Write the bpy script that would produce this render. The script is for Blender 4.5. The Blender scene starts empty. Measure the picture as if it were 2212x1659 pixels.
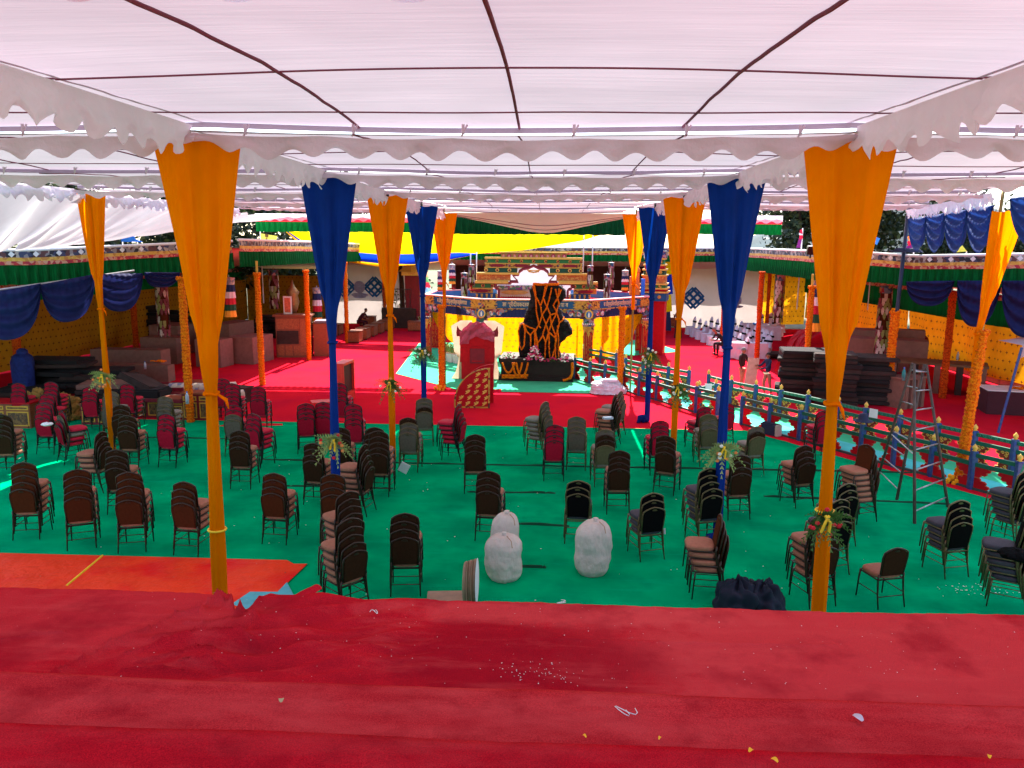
import bpy, bmesh, math, random
from mathutils import Vector, Matrix, noise as mnoise
R = math.radians; PI = math.pi; sin = math.sin; cos = math.cos
random.seed(11)
SC = bpy.context.scene; COL = SC.collection
# ------------------------------------------------------------------ camera, sky, sun
FOC, PITCH, YAW, ROLL, HC = 1690.0, .176, .044, .008, 5.08
FWD = Vector((-sin(YAW)*cos(PITCH), cos(YAW)*cos(PITCH), -sin(PITCH)))
RT0 = Vector((cos(YAW), sin(YAW), 0)); UP0 = RT0.cross(FWD)
RT = RT0*cos(ROLL)+UP0*sin(ROLL); UP = -RT0*sin(ROLL)+UP0*cos(ROLL)
cam_data = bpy.data.cameras.new('camera'); cam = bpy.data.objects.new('camera', cam_data); COL.objects.link(cam)
cam_data.sensor_fit = 'HORIZONTAL'; cam_data.sensor_width = 36; cam_data.lens = 36*FOC/2212
cam_data.clip_start = .05; cam_data.clip_end = 6000
cam.matrix_world = Matrix(((RT.x, UP.x, -FWD.x, 0), (RT.y, UP.y, -FWD.y, 0), (RT.z, UP.z, -FWD.z, HC), (0, 0, 0, 1)))
SC.camera = cam
SUN_EL, SUN_AZ = R(47.5), R(5)       # azimuth from +Y towards +X
w = bpy.data.worlds.new('World'); SC.world = w; w.use_nodes = True
nt = w.node_tree; bg = nt.nodes['Background']; sk = nt.nodes.new('ShaderNodeTexSky')
sk.sky_type = 'NISHITA'; sk.sun_disc = False; sk.sun_elevation = SUN_EL; sk.sun_rotation = SUN_AZ
sk.dust_density = 3.5; sk.air_density = 1.2; sk.altitude = 1500
nt.links.new(sk.outputs[0], bg.inputs[0]); bg.inputs[1].default_value = .13
sd = bpy.data.lights.new('sun', 'SUN'); sd.energy = 4.6; sd.angle = R(.5); sd.color = (1, .95, .87)
sun = bpy.data.objects.new('sun', sd); COL.objects.link(sun)
sdir = Vector((sin(SUN_AZ)*cos(SUN_EL), cos(SUN_AZ)*cos(SUN_EL), sin(SUN_EL)))
sun.rotation_euler = sdir.to_track_quat('Z', 'Y').to_euler()
SC.view_settings.view_transform = 'Standard'; SC.view_settings.look = 'None'
SC.view_settings.exposure = 2.12; SC.view_settings.gamma = 1
SC.cycles.max_bounces = 10; SC.cycles.transmission_bounces = 8; SC.cycles.transparent_max_bounces = 12
SC.cycles.use_denoising = True

def ray(u, v): return FWD*FOC+RT*(u-1106)+UP*(829.5-v)
def G(u, v, z=0.0):                      # a point of the photograph on the plane of height z
    d = ray(u, v); return Vector((0, 0, HC))+d*((z-HC)/d.z)
def AT(u, v, Y):                         # a point of the photograph at distance Y
    d = ray(u, v); return Vector((0, 0, HC))+d*(Y/d.y)

# ------------------------------------------------------------------ mesh helpers
class MB:
    def __init__(s): s.v = []; s.f = []; s.uv = None
    def quad(s, a, b, c, d): n = len(s.v); s.v += [tuple(a), tuple(b), tuple(c), tuple(d)]; s.f.append((n, n+1, n+2, n+3)); return s
    def box(s, c, d, rz=0, rx=0, ry=0, taper=1.0):
        n = len(s.v); M = Matrix.Rotation(rz, 3, 'Z') @ Matrix.Rotation(ry, 3, 'Y') @ Matrix.Rotation(rx, 3, 'X'); c = Vector(c)
        for z in (-.5, .5):
            t = taper if z > 0 else 1
            for x, y in ((-.5, -.5), (.5, -.5), (.5, .5), (-.5, .5)):
                s.v.append(tuple(c+M @ Vector((x*d[0]*t, y*d[1]*t, z*d[2]))))
        for q in ((3, 2, 1, 0), (4, 5, 6, 7), (0, 1, 5, 4), (1, 2, 6, 5), (2, 3, 7, 6), (3, 0, 4, 7)): s.f.append(tuple(n+i for i in q))
        return s
    def bx(s, x0, x1, y0, y1, z0, z1): return s.box(((x0+x1)/2, (y0+y1)/2, (z0+z1)/2), (abs(x1-x0), abs(y1-y0), abs(z1-z0)))
    def tube(s, pts, r, n=8, cap=True, jit=0):
        pts = [Vector(p) for p in pts]; m = len(pts); base = len(s.v); prev = None
        rr = r if isinstance(r, (list, tuple)) else [r]*m
        for i, p in enumerate(pts):
            t = (pts[min(i+1, m-1)]-pts[max(i-1, 0)])
            if t.length < 1e-9: t = Vector((0, 0, 1))
            t.normalize()
            if prev is None:
                a = Vector((0, 0, 1)) if abs(t.z) < .9 else Vector((1, 0, 0)); prev = t.cross(a).normalized()
            prev = (prev-t*prev.dot(t)); prev = prev.normalized() if prev.length > 1e-6 else t.orthogonal().normalized()
            q = t.cross(prev)
            for k in range(n):
                a = 2*PI*k/n; rad = rr[i]*(1+(random.uniform(-jit, jit) if jit else 0))
                s.v.append(tuple(p+prev*(cos(a)*rad)+q*(sin(a)*rad)))
        for i in range(m-1):
            for k in range(n):
                a = base+i*n+k; b = base+i*n+(k+1) % n; s.f.append((a, b, b+n, a+n))
        if cap:
            s.f.append(tuple(base+k for k in range(n))[::-1]); s.f.append(tuple(base+(m-1)*n+k for k in range(n)))
        return s
    def cyl(s, a, b, r0, r1=None, n=12): return s.tube([a, b], [r0, r0 if r1 is None else r1], n)
    def lathe(s, c, prof, n=16, sx=1, sy=1):
        base = len(s.v); m = len(prof)
        for (r, z) in prof:
            for k in range(n): a = 2*PI*k/n; s.v.append((c[0]+cos(a)*r*sx, c[1]+sin(a)*r*sy, c[2]+z))
        for i in range(m-1):
            for k in range(n):
                a = base+i*n+k; b = base+i*n+(k+1) % n; s.f.append((a, b, b+n, a+n))
        s.f.append(tuple(base+k for k in range(n))[::-1]); s.f.append(tuple(base+(m-1)*n+k for k in range(n)))
        return s
    def grid(s, fn, nu, nv, uvs=None, closed=False):
        base = len(s.v)
        if uvs is not None and s.uv is None: s.uv = {}
        for j in range(nv+1):
            for i in range(nu+1):
                u, v = i/nu, j/nv; s.v.append(tuple(fn(u, v)))
                if uvs is not None: s.uv[len(s.v)-1] = uvs(u, v)
        for j in range(nv):
            for i in range(nu):
                a = base+j*(nu+1)+i; s.f.append((a, a+1, a+nu+2, a+nu+1))
        return s
    def prism(s, poly, fr, depth):         # poly: list of (a, b) in the plane; fr(a, b, t) gives the point at t = 0..depth
        n = len(s.v); m = len(poly)
        for t in (0, depth):
            for a, b in poly: s.v.append(tuple(fr(a, b, t)))
        s.f.append(tuple(n+i for i in range(m))); s.f.append(tuple(n+m+i for i in range(m))[::-1])
        for i in range(m): j = (i+1) % m; s.f.append((n+i, n+m+i, n+m+j, n+j))
        return s
    def ball(s, c, r, n=8, sz=1.0):
        k = max(3, n//2); pr = [(max(.001, r*sin(PI*i/k)), -r*sz*cos(PI*i/k)) for i in range(k+1)]
        return s.lathe(c, pr, n)
    def build(s, name, m, parent=None, smooth=False, bev=0, loc=None, mats=None):
        me = bpy.data.meshes.new(name); me.from_pydata(s.v, [], s.f)
        if s.uv:
            L = me.uv_layers.new(name='UVMap')
            for lp in me.loops:
                t = s.uv.get(lp.vertex_index)
                if t: L.data[lp.index].uv = t
        bm = bmesh.new(); bm.from_mesh(me); bmesh.ops.recalc_face_normals(bm, faces=bm.faces)
        if bev: 
            ed = [e for e in bm.edges if len(e.link_faces) == 2 and e.calc_face_angle(0) > .6]
            bmesh.ops.bevel(bm, geom=ed, offset=bev, segments=2, affect='EDGES', clamp_overlap=True)
        for f in bm.faces: f.smooth = smooth
        bm.to_mesh(me); bm.free()
        o = bpy.data.objects.new(name, me); COL.objects.link(o)
        me.materials.append(m)
        if parent is not None: o.parent = parent
        if loc is not None: o.location = loc
        return o
def tag(o, label, cat, group=None, kind=None):
    if label: o['label'] = label
    if cat: o['category'] = cat
    if group: o['group'] = group
    if kind: o['kind'] = kind
    return o
def thing(name, label, cat, loc=(0, 0, 0), rz=0, group=None):
    o = bpy.data.objects.new(name, None); COL.objects.link(o); o.location = loc; o.rotation_euler = (0, 0, rz)
    o.empty_display_size = .1
    return tag(o, label, cat, group)
def struct(o): o['kind'] = 'structure'; return o
def dup(root, loc=None, rz=None, label=None, group=None):
    r = root.copy(); COL.objects.link(r)
    if loc is not None: r.location = loc
    if rz is not None: r.rotation_euler = (0, 0, rz)
    if label: r['label'] = label
    if group: r['group'] = group
    for ch in list(root.children):
        c = ch.copy(); COL.objects.link(c); c.parent = r
        for g in ch.children: d = g.copy(); COL.objects.link(d); d.parent = c
    return r

# ------------------------------------------------------------------ materials
MATS = {}
def node(nt, t, **kw):
    n = nt.nodes.new(t)
    for k, v in kw.items(): setattr(n, k, v)
    return n
def mixrgb(nt, fac, a, b, mode='MIX'):
    m = node(nt, 'ShaderNodeMix', data_type='RGBA', blend_type=mode)
    for s, x in ((0, fac), (6, a), (7, b)):
        if hasattr(x, 'is_output'): nt.links.new(x, m.inputs[s])
        elif s == 0: m.inputs[0].default_value = x
        else: m.inputs[s].default_value = tuple(x)[:3]+(1,)
    return m.outputs[2]
def math1(nt, op, a, b=None, c=None):
    m = node(nt, 'ShaderNodeMath', operation=op)
    for i, x in enumerate((a, b, c)):
        if x is None: continue
        if hasattr(x, 'is_output'): nt.links.new(x, m.inputs[i])
        else: m.inputs[i].default_value = x
    return m.outputs[0]
def noisetex(nt, scale, detail=3, rough=.55, vec=None, stretch=None, coord='Object'):
    tc = node(nt, 'ShaderNodeTexCoord'); v = tc.outputs[coord] if vec is None else vec
    if stretch:
        mp = node(nt, 'ShaderNodeMapping'); mp.inputs['Scale'].default_value = stretch; nt.links.new(v, mp.inputs[0]); v = mp.outputs[0]
    n = node(nt, 'ShaderNodeTexNoise'); n.inputs['Scale'].default_value = scale; n.inputs['Detail'].default_value = detail; n.inputs['Roughness'].default_value = rough
    nt.links.new(v, n.inputs['Vector']); return n.outputs[0]
def ramp(nt, fac, lo, hi, a=0.0, b=1.0):
    m = node(nt, 'ShaderNodeMapRange'); m.inputs[1].default_value = lo; m.inputs[2].default_value = hi; m.inputs[3].default_value = a; m.inputs[4].default_value = b
    nt.links.new(fac, m.inputs[0]); return m.outputs[0]
def mat(name, col, rough=.7, var=.15, ns=6, bump=0, bs=60, trans=0, tcol=None, metal=0, spec=.3, stretch=None, col2=None, c2t=(.45, .6), c2s=4, sheen=0, pattern=None, bstretch=None, bdist=.01, coord='Object'):
    if name in MATS: return MATS[name]
    m = bpy.data.materials.new(name); m.use_nodes = True; nt = m.node_tree; b = nt.nodes['Principled BSDF']
    n = noisetex(nt, ns, stretch=stretch, coord=coord)
    f = ramp(nt, n, .3, .7)
    hi = tuple(min(1, c*(1+var)) for c in col); lo = tuple(c*(1-var) for c in col)
    c = mixrgb(nt, f, lo, hi)
    if col2:
        n2 = noisetex(nt, c2s, 4, stretch=stretch, coord=coord); c = mixrgb(nt, ramp(nt, n2, *c2t), c, col2)
    if pattern: c = pattern(nt, c)
    nt.links.new(c, b.inputs['Base Color']); b.inputs['Roughness'].default_value = rough; b.inputs['Metallic'].default_value = metal
    b.inputs['Specular IOR Level'].default_value = spec
    if sheen: b.inputs['Sheen Weight'].default_value = sheen
    bn = None
    if bump:
        bn = node(nt, 'ShaderNodeBump'); bn.inputs['Strength'].default_value = bump; bn.inputs['Distance'].default_value = bdist
        nt.links.new(noisetex(nt, bs, 4, stretch=bstretch, coord=coord), bn.inputs['Height']); nt.links.new(bn.outputs[0], b.inputs['Normal'])
    if trans:
        t = node(nt, 'ShaderNodeBsdfTranslucent'); mx = node(nt, 'ShaderNodeMixShader'); mx.inputs[0].default_value = trans
        if tcol:
            k = mixrgb(nt, 1.0, c, tcol, 'MULTIPLY'); nt.links.new(k, t.inputs[0])
        else: nt.links.new(c, t.inputs[0])
        if bn: nt.links.new(bn.outputs[0], t.inputs[1])
        nt.links.new(b.outputs[0], mx.inputs[1]); nt.links.new(t.outputs[0], mx.inputs[2]); nt.links.new(mx.outputs[0], nt.nodes['Material Output'].inputs[0])
    MATS[name] = m; return m
def P_cells(sx, sy, colr, shape='cross', size=.16, off=.5, use='UV'):
    # small woven motif on a staggered lattice of UV cells
    def fn(nt, c):
        tc = node(nt, 'ShaderNodeTexCoord'); sp = node(nt, 'ShaderNodeSeparateXYZ'); nt.links.new(tc.outputs[use], sp.inputs[0])
        u = math1(nt, 'MULTIPLY', sp.outputs[0], sx); v = math1(nt, 'MULTIPLY', sp.outputs[1], sy)
        row = math1(nt, 'FLOOR', v); u = math1(nt, 'ADD', u, math1(nt, 'MULTIPLY', row, off))
        x = math1(nt, 'ABSOLUTE', math1(nt, 'SUBTRACT', math1(nt, 'FRACT', u), .5)); y = math1(nt, 'ABSOLUTE', math1(nt, 'SUBTRACT', math1(nt, 'FRACT', v), .5))
        if shape == 'cross':
            d = math1(nt, 'ADD', math1(nt, 'MULTIPLY', math1(nt, 'MINIMUM', x, y), 3.2), math1(nt, 'MAXIMUM', x, y))
        elif shape == 'disc':
            d = math1(nt, 'SQRT', math1(nt, 'ADD', math1(nt, 'MULTIPLY', x, x), math1(nt, 'MULTIPLY', y, y)))
        else: d = math1(nt, 'ADD', x, y)
        return mixrgb(nt, math1(nt, 'LESS_THAN', d, size), c, colr)
    return fn
def P_vor(scale, cols, coord='Object', stretch=None):
    def fn(nt, c):
        tc = node(nt, 'ShaderNodeTexCoord'); mp = node(nt, 'ShaderNodeMapping'); nt.links.new(tc.outputs[coord], mp.inputs[0])
        if stretch: mp.inputs['Scale'].default_value = stretch
        vo = node(nt, 'ShaderNodeTexVoronoi'); vo.inputs['Scale'].default_value = scale; nt.links.new(mp.outputs[0], vo.inputs['Vector'])
        sp = node(nt, 'ShaderNodeSeparateXYZ'); nt.links.new(vo.outputs['Color'], sp.inputs[0])
        cr = node(nt, 'ShaderNodeValToRGB'); cr.color_ramp.interpolation = 'CONSTANT'; e = cr.color_ramp.elements
        for i, k in enumerate(cols):
            if i < 2: el = e[i]; el.position = i/len(cols)
            else: el = e.new(i/len(cols))
            el.color = tuple(k)+(1,)
        nt.links.new(sp.outputs[0], cr.inputs[0]); d = ramp(nt, vo.outputs['Distance'], .1/max(1, 1), .75, 1, .35)
        return mixrgb(nt, 1.0, cr.outputs[0], cr.outputs[0], 'MIX')
    return fn

GREEN = mat('green_carpet', (.0, .38, .14), 1, .16, 1.1, bump=.3, bs=220, spec=0, col2=(0, .25, .10), c2s=.9, c2t=(.42, .66), pattern=lambda nt, c: mixrgb(nt, ramp(nt, noisetex(nt, 3.2, 6, .7, stretch=(.25, 1.6, 1)), .52, .72, 0, .45), c, (0, .43, .19)))
REDC = mat('red_carpet', (.60, .012, .026), .95, .10, 1.0, bump=.25, bs=200, spec=0, col2=(.48, .010, .03), c2s=.5, c2t=(.45, .65))
def blob(nt, cx, cy, rx, ry, soft=.5):
    tc = node(nt, 'ShaderNodeTexCoord'); sp = node(nt, 'ShaderNodeSeparateXYZ'); nt.links.new(tc.outputs['Object'], sp.inputs[0]); w_ = noisetex(nt, 3.5, 5, .6)
    x = math1(nt, 'DIVIDE', math1(nt, 'SUBTRACT', sp.outputs[0], cx), rx); y = math1(nt, 'DIVIDE', math1(nt, 'SUBTRACT', sp.outputs[1], cy), ry)
    d = math1(nt, 'SQRT', math1(nt, 'ADD', math1(nt, 'MULTIPLY', x, x), math1(nt, 'MULTIPLY', y, y))); d = math1(nt, 'ADD', d, math1(nt, 'MULTIPLY', math1(nt, 'SUBTRACT', w_, .5), 1.6))
    return ramp(nt, d, 1+soft*.4, 1-soft*.6, 0, 1)
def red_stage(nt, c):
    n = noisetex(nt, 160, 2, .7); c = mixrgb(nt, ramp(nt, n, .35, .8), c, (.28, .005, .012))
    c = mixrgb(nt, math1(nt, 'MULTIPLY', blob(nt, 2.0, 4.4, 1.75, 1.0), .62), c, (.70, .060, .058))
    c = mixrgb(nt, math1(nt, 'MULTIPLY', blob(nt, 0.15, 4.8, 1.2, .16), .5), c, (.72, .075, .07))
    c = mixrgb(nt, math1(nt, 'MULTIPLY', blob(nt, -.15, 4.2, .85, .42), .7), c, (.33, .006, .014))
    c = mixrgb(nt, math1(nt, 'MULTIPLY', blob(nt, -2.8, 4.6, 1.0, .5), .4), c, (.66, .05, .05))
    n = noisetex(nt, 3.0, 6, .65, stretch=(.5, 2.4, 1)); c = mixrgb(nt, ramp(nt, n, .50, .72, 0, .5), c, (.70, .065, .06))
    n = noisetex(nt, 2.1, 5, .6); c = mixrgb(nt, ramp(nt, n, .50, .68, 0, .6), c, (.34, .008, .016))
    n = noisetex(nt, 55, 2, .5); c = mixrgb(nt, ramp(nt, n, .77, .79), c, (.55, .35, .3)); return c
def red_tread(dusty):
    def fn(nt, c):
        n = noisetex(nt, 150, 2, .7); c = mixrgb(nt, ramp(nt, n, .35, .8), c, (.26, .004, .010))
        n = noisetex(nt, 2.4, 6, .65, stretch=(.6, 2.0, 1)); c = mixrgb(nt, ramp(nt, n, .40, .66, 0, dusty), c, (.72, .07, .065))
        n = noisetex(nt, 3.3, 5, .6); return mixrgb(nt, ramp(nt, n, .52, .70, 0, .5), c, (.30, .006, .012))
    return fn
REDT1 = mat('red_tread_dusty', (.66, .032, .034), 1, .12, 2.2, bump=.55, bs=150, spec=0, pattern=red_tread(.5), bdist=.012)
REDT2 = mat('red_tread_deep', (.62, .010, .018), 1, .15, 2.2, bump=.7, bs=130, spec=0, pattern=red_tread(.25), bdist=.015)
REDS = mat('red_stage_carpet', (.66, .014, .022), 1, .12, 2.2, bump=.55, bs=150, spec=0, pattern=red_stage, bdist=.012)
WHITE = mat('canopy_cloth', (.56, .49, .54), .85, .09, .55, bump=.45, bs=2.2, trans=.215, tcol=(1, .96, .99), spec=0, bstretch=(.35, 4, 1), bdist=.03)
HEMC = mat('double_hem_cloth', (.40, .34, .42), .85, .05, 2)
VALC = mat('valance_cloth', (.80, .74, .80), .85, .05, 2, bump=.9, bs=5, trans=.45, tcol=(.96, .88, .93), spec=.1, bdist=.03)
SEAM = mat('seam_tape', (.28, .10, .15), .9, .1, trans=.3)
ORANGE = mat('orange_voile', (1.0, .27, .001), .85, .06, 3, bump=.5, bs=5, bstretch=(5, 5, .5), bdist=.03, trans=.55, spec=0, tcol=(1, .92, .6))
BLUEV = mat('blue_voile', (.0, .030, .25), .8, .10, 3, bump=.5, bs=5, bstretch=(5, 5, .5), bdist=.03, trans=.35, spec=.2)
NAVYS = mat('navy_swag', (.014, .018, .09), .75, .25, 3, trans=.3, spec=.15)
GSHADE = mat('green_pleat_shaded', (.001, .035, .012), .8, .5, 5, trans=.12, spec=.1, stretch=(7, 7, .25))  # shaded copy of the green pleat, canopy shade put into its colour
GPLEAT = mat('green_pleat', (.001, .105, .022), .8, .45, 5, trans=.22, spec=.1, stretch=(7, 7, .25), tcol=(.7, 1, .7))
GOLDL = mat('gold_cloth_shaded', (.42, .19, .008), .85, .12, 2, spec=.05, pattern=P_cells(3.6, 3.6, (.08, .02, .006), 'cross', .24))  # copy of the gold cloth with the left gallery's shade in its colour
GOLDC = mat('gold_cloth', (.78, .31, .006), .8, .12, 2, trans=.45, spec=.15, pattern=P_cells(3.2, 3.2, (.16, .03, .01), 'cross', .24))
YELC = mat('yellow_curtain', (.82, .27, .001), .8, .08, 2, trans=.6, spec=.1, pattern=P_cells(3.6, 3.6, (.42, .13, .01), 'cross', .26))
YELF = mat('yellow_banner', (.90, .72, .002), .8, .05, 2, trans=.5, spec=.1)
BLUEF = mat('blue_banner', (.005, .04, .55), .8, .1, 2, trans=.5, spec=.1)
BANDD = mat('brocade_dark', (.1, .08, .09), .7, .2, pattern=P_vor(9, [(.03, .03, .04), (.25, .22, .22), (.12, .05, .05), (.4, .35, .3), (.05, .06, .12)]))
BANDY = mat('brocade_yellow', (.6, .33, .05), .7, .2, pattern=P_vor(12, [(.62, .36, .06), (.5, .22, .05), (.7, .42, .1), (.62, .36, .06)]))
BANDR = mat('brocade_red', (.5, .05, .05), .7, .2, pattern=P_vor(13, [(.5, .04, .04), (.62, .2, .1), (.38, .03, .05), (.6, .3, .2)]))
def metal(n, c, r=.35): return mat(n, c, r, .1, 20, metal=.9, spec=.5)
BRONZE = mat('bronze_frame', (.045, .025, .016), .38, .15, 30, metal=.55, spec=.5)
BLACKM = mat('black_frame', (.018, .013, .013), .4, .15, 30, metal=.4, spec=.5)
OLIVEM = mat('gold_vein_frame', (.13, .095, .04), .4, .3, 60, metal=.6, spec=.5)
FB = {k: mat('fabric_'+k, c, .9, .12, 25, bump=.3, bs=260, spec=.03) for k, c in dict(
    brown=(.075, .019, .007), umber=(.036, .015, .007), red=(.36, .008, .025), grey=(.12, .095, .07), black=(.004, .004, .004), olive=(.10, .085, .04)).items()}
FS = {k: mat('seat_'+k, c, .75, .1, 20, bump=.2, bs=200, spec=.2) for k, c in dict(
    brown=(.38, .14, .08), umber=(.34, .13, .075), red=(.5, .01, .035), grey=(.21, .18, .14), black=(.05, .045, .055), olive=(.21, .18, .14)).items()}
MARI = mat('marigold', (.95, .19, .004), .85, .35, 45, bump=1, bs=50, bdist=.03, spec=.1, col2=(.62, .07, .003), c2s=22, c2t=(.5, .6))
MARI2 = mat('marigold_red', (.62, .085, .006), .85, .35, 45, bump=1, bs=50, bdist=.03, spec=.1, col2=(.35, .03, .004), c2s=22, c2t=(.5, .6))
GOLDP = mat('gold_paint', (.72, .43, .06), .45, .12, 12, spec=.5)
BLUEP = mat('blue_paint', (.012, .05, .22), .5, .25, 10, spec=.4, col2=(.03, .09, .2), c2s=14)
BLUEL = mat('sky_blue_paint', (.03, .21, .52), .5, .1, 4, spec=.4)
GREENP = mat('green_paint', (.005, .10, .055), .5, .2, 10, spec=.4)
GREENB = mat('green_board', (.02, .17, .04), .5, .1, 6, spec=.3)
REDP = mat('red_paint', (.42, .004, .010), .6, .12, 8, spec=.15)
MAROON = mat('maroon_paint', (.19, .008, .018), .55, .15, 8, spec=.3)
PINKP = mat('pink_paint', (.85, .42, .42), .6, .06, 4)
WOODR = mat('red_wood', (.22, .055, .02), .5, .3, 6, stretch=(1, 1, 8), spec=.35, bump=.2, bs=20)
WOODD = mat('dark_wood', (.035, .018, .014), .6, .3, 5, spec=.25, bump=.3, bs=20)
BOXC = mat('carpeted_platform', (.22, .115, .085), .95, .12, 8, bump=.4, bs=120, spec=.05)
MATD = mat('dark_mattress', (.02, .013, .012), .95, .3, 4, bump=.4, bs=40, spec=.08)
SACK = mat('sack_cloth', (.60, .50, .42), .9, .08, 4, bump=.9, bs=9, spec=.05, bdist=.05, bstretch=(1, 1, .6))
CWHITE = mat('chair_cover', (.74, .69, .76), .85, .05, 5, trans=.15)
PALE = mat('pale_sheet', (.55, .47, .44), .85, .06, 1.2, trans=.3, bump=.3, bs=3, bdist=.04)
WPLASTER = mat('white_plaster', (.75, .73, .72), .8, .05, 3)
TURQ = mat('turquoise_carpet', (.07, .50, .46), .9, .15, 1.5, bump=.4, bs=5, bdist=.03, stretch=(1, 1, 1), spec=.1)
LGREEN = mat('light_green_carpet', (.05, .46, .22), .95, .1, 1.5, bump=.2, bs=100, spec=.05)
RAW = mat('grey_metal', (.35, .35, .36), .4, .2, 12, metal=.8, spec=.5)
POLEM = mat('dark_pole', (.05, .045, .05), .5, .2, 12, metal=.5)
SKIN = mat('skin', (.30, .14, .08), .6, .08, 15, spec=.3)
HAIR = mat('hair', (.012, .009, .008), .6, .2, 80, spec=.3)
def strip(n, c, **k): return mat(n, c, .75, .08, 6, **k)
# ------------------------------------------------------------------ ground, terrace
def sheet(name, poly, z, m, th=None):
    b = MB(); b.v = [(p[0], p[1], z) for p in poly]; b.f = [tuple(range(len(poly)))]
    return struct(b.build(name, m))
EARTH = mat('earth', (.16, .12, .07), .95, .3, .3, col2=(.06, .09, .03), c2s=.1, c2t=(.4, .6), bump=.4, bs=4)
b = MB(); b.grid(lambda u, v: ((u-.5)*6000, (v-.2)*5000, -.02), 40, 40); struct(b.build('ground', EARTH))
def wav(name, poly_fn, nu, nv, z, m, amp, sc, seed=0):
    b = MB()
    def f(u, v):
        p = poly_fn(u, v); return (p[0], p[1], z+amp*max(0, mnoise.noise(Vector((p[0]*sc[0]+seed, p[1]*sc[1], seed)))))
    b.grid(f, nu, nv); return struct(b.build(name, m, smooth=True))
wav('red_carpet', lambda u, v: (-22+42*u, 21+28.7*v), 60, 60, .004, REDC, .012, (.3, 2.2), 3)
# green carpet: straight far edge, slanted edge on the right
def gpoly(u, v):
    y = 4.97+(21.66-4.97)*v; xr = 5.6 if y > 21.5 else min(11.4, 5.6+(21.66-y)*.62); return (-20+(xr+20)*u, y)
struct(MB().grid(lambda u, v: (5+13*u, 4.97+16.6*v, .003), 4, 4).build('red_carpet', REDC))
wav('green_carpet', gpoly, 90, 80, .008, GREEN, .022, (.25, 2.6), 9)
# turquoise path between the railings, and green carpet by the shrine
near = [(1.07, 29.4), (1.63, 28.85), (2.10, 28.25), (2.75, 27.58), (3.21, 26.61), (3.70, 25.84), (4.15, 24.9), (4.65, 23.93), (5.15, 23.15), (5.68, 22.4), (6.2, 21.5), (6.77, 20.61), (7.3, 19.75), (7.75, 18.98), (8.2, 18.19), (8.71, 17.45), (9.13, 16.56), (9.62, 15.79)]
far = [(2.82, 31.31), (3.19, 29.6), (3.75, 29.0), (4.38, 27.9), (4.97, 27.1), (5.48, 26.1), (5.99, 25.0), (6.57, 24.4), (7.11, 23.6), (7.66, 22.8), (8.19, 21.8), (8.63, 21.0), (9.17, 20.2), (9.69, 19.2), (10.16, 18.4), (10.63, 17.6), (11.1, 16.9), (11.6, 16.1)]
b = MB()
def pf(u, v):
    t = v*(len(near)-1); i = min(int(t), len(near)-2); k = t-i
    a = Vector(near[i]).lerp(Vector(near[i+1]), k); c = Vector(far[i]).lerp(Vector(far[i+1]), k); p = a.lerp(c, .02+.5*u)
    return (p.x, p.y, .014+.014*max(0, mnoise.noise(Vector((p.x*1.2, p.y*3, 0)))))
b.grid(pf, 10, 90); struct(b.build('path', TURQ, smooth=True))
b = MB()
def pf2(u, v):
    t = v*(len(near)-1); i = min(int(t), len(near)-2); k = t-i
    a = Vector(near[i]).lerp(Vector(near[i+1]), k); c = Vector(far[i]).lerp(Vector(far[i+1]), k); p = a.lerp(c, .52+.44*u); return (p.x, p.y, .012)
b.grid(pf2, 4, 40); struct(b.build('path', LGREEN))
sheet('green_carpet', [tuple(G(*q))[:2] for q in ((855, 808), (1000, 846), (1300, 829), (1240, 780), (1470, 760), (1395, 735), (905, 742))], .022, LGREEN)
sheet('green_carpet', [tuple(G(*q))[:2] for q in ((1083, 847), (1290, 851), (1330, 826), (1083, 812))], .018, LGREEN)
# orange-red cloth laid on the green carpet, with its yellow edge
SAFF = mat('orange_red_sheet', (.95, .045, .008), .6, .1, 1.2, bump=1, bs=2.2, bdist=.12, spec=.15, col2=(.85, .006, .004), c2s=1.1, c2t=(.5, .66))
pq = [G(-60, 1197), G(620, 1214), G(635, 1222), G(664, 1222), G(600, 1283), G(590, 1330), G(-60, 1330)]
o = MB(); o.v = [(p.x, p.y, .034) for p in pq]+[(p.x, p.y, .026) for p in pq]; n = len(pq); o.f = [tuple(range(n))]+[(i, (i+1) % n, n+(i+1) % n, n+i) for i in range(n)]
cl = o.build('floor_cloth', SAFF); tag(cl, 'bright orange red plastic cloth spread on the green carpet at left', 'floor cloth')
e = MB().tube([Vector((p.x, p.y, .038)) for p in (G(222, 1205), G(145, 1270))], .018, 6).build('yellow_edging', mat('yellow_tape', (.9, .55, .02), .6), cl)
b = MB(); b.v = [tuple(Vector((p.x, p.y, .036))) for p in (G(540, 1283), G(600, 1283), G(620, 1262), G(640, 1300), G(560, 1330), G(500, 1310))]; b.f = [(0, 1, 2, 3, 4, 5)]
tag(b.build('plastic_sheet', mat('cyan_plastic', (.08, .42, .46), .5)), 'small piece of turquoise plastic under the torn edge of the red stage carpet', 'plastic sheet')
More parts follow.
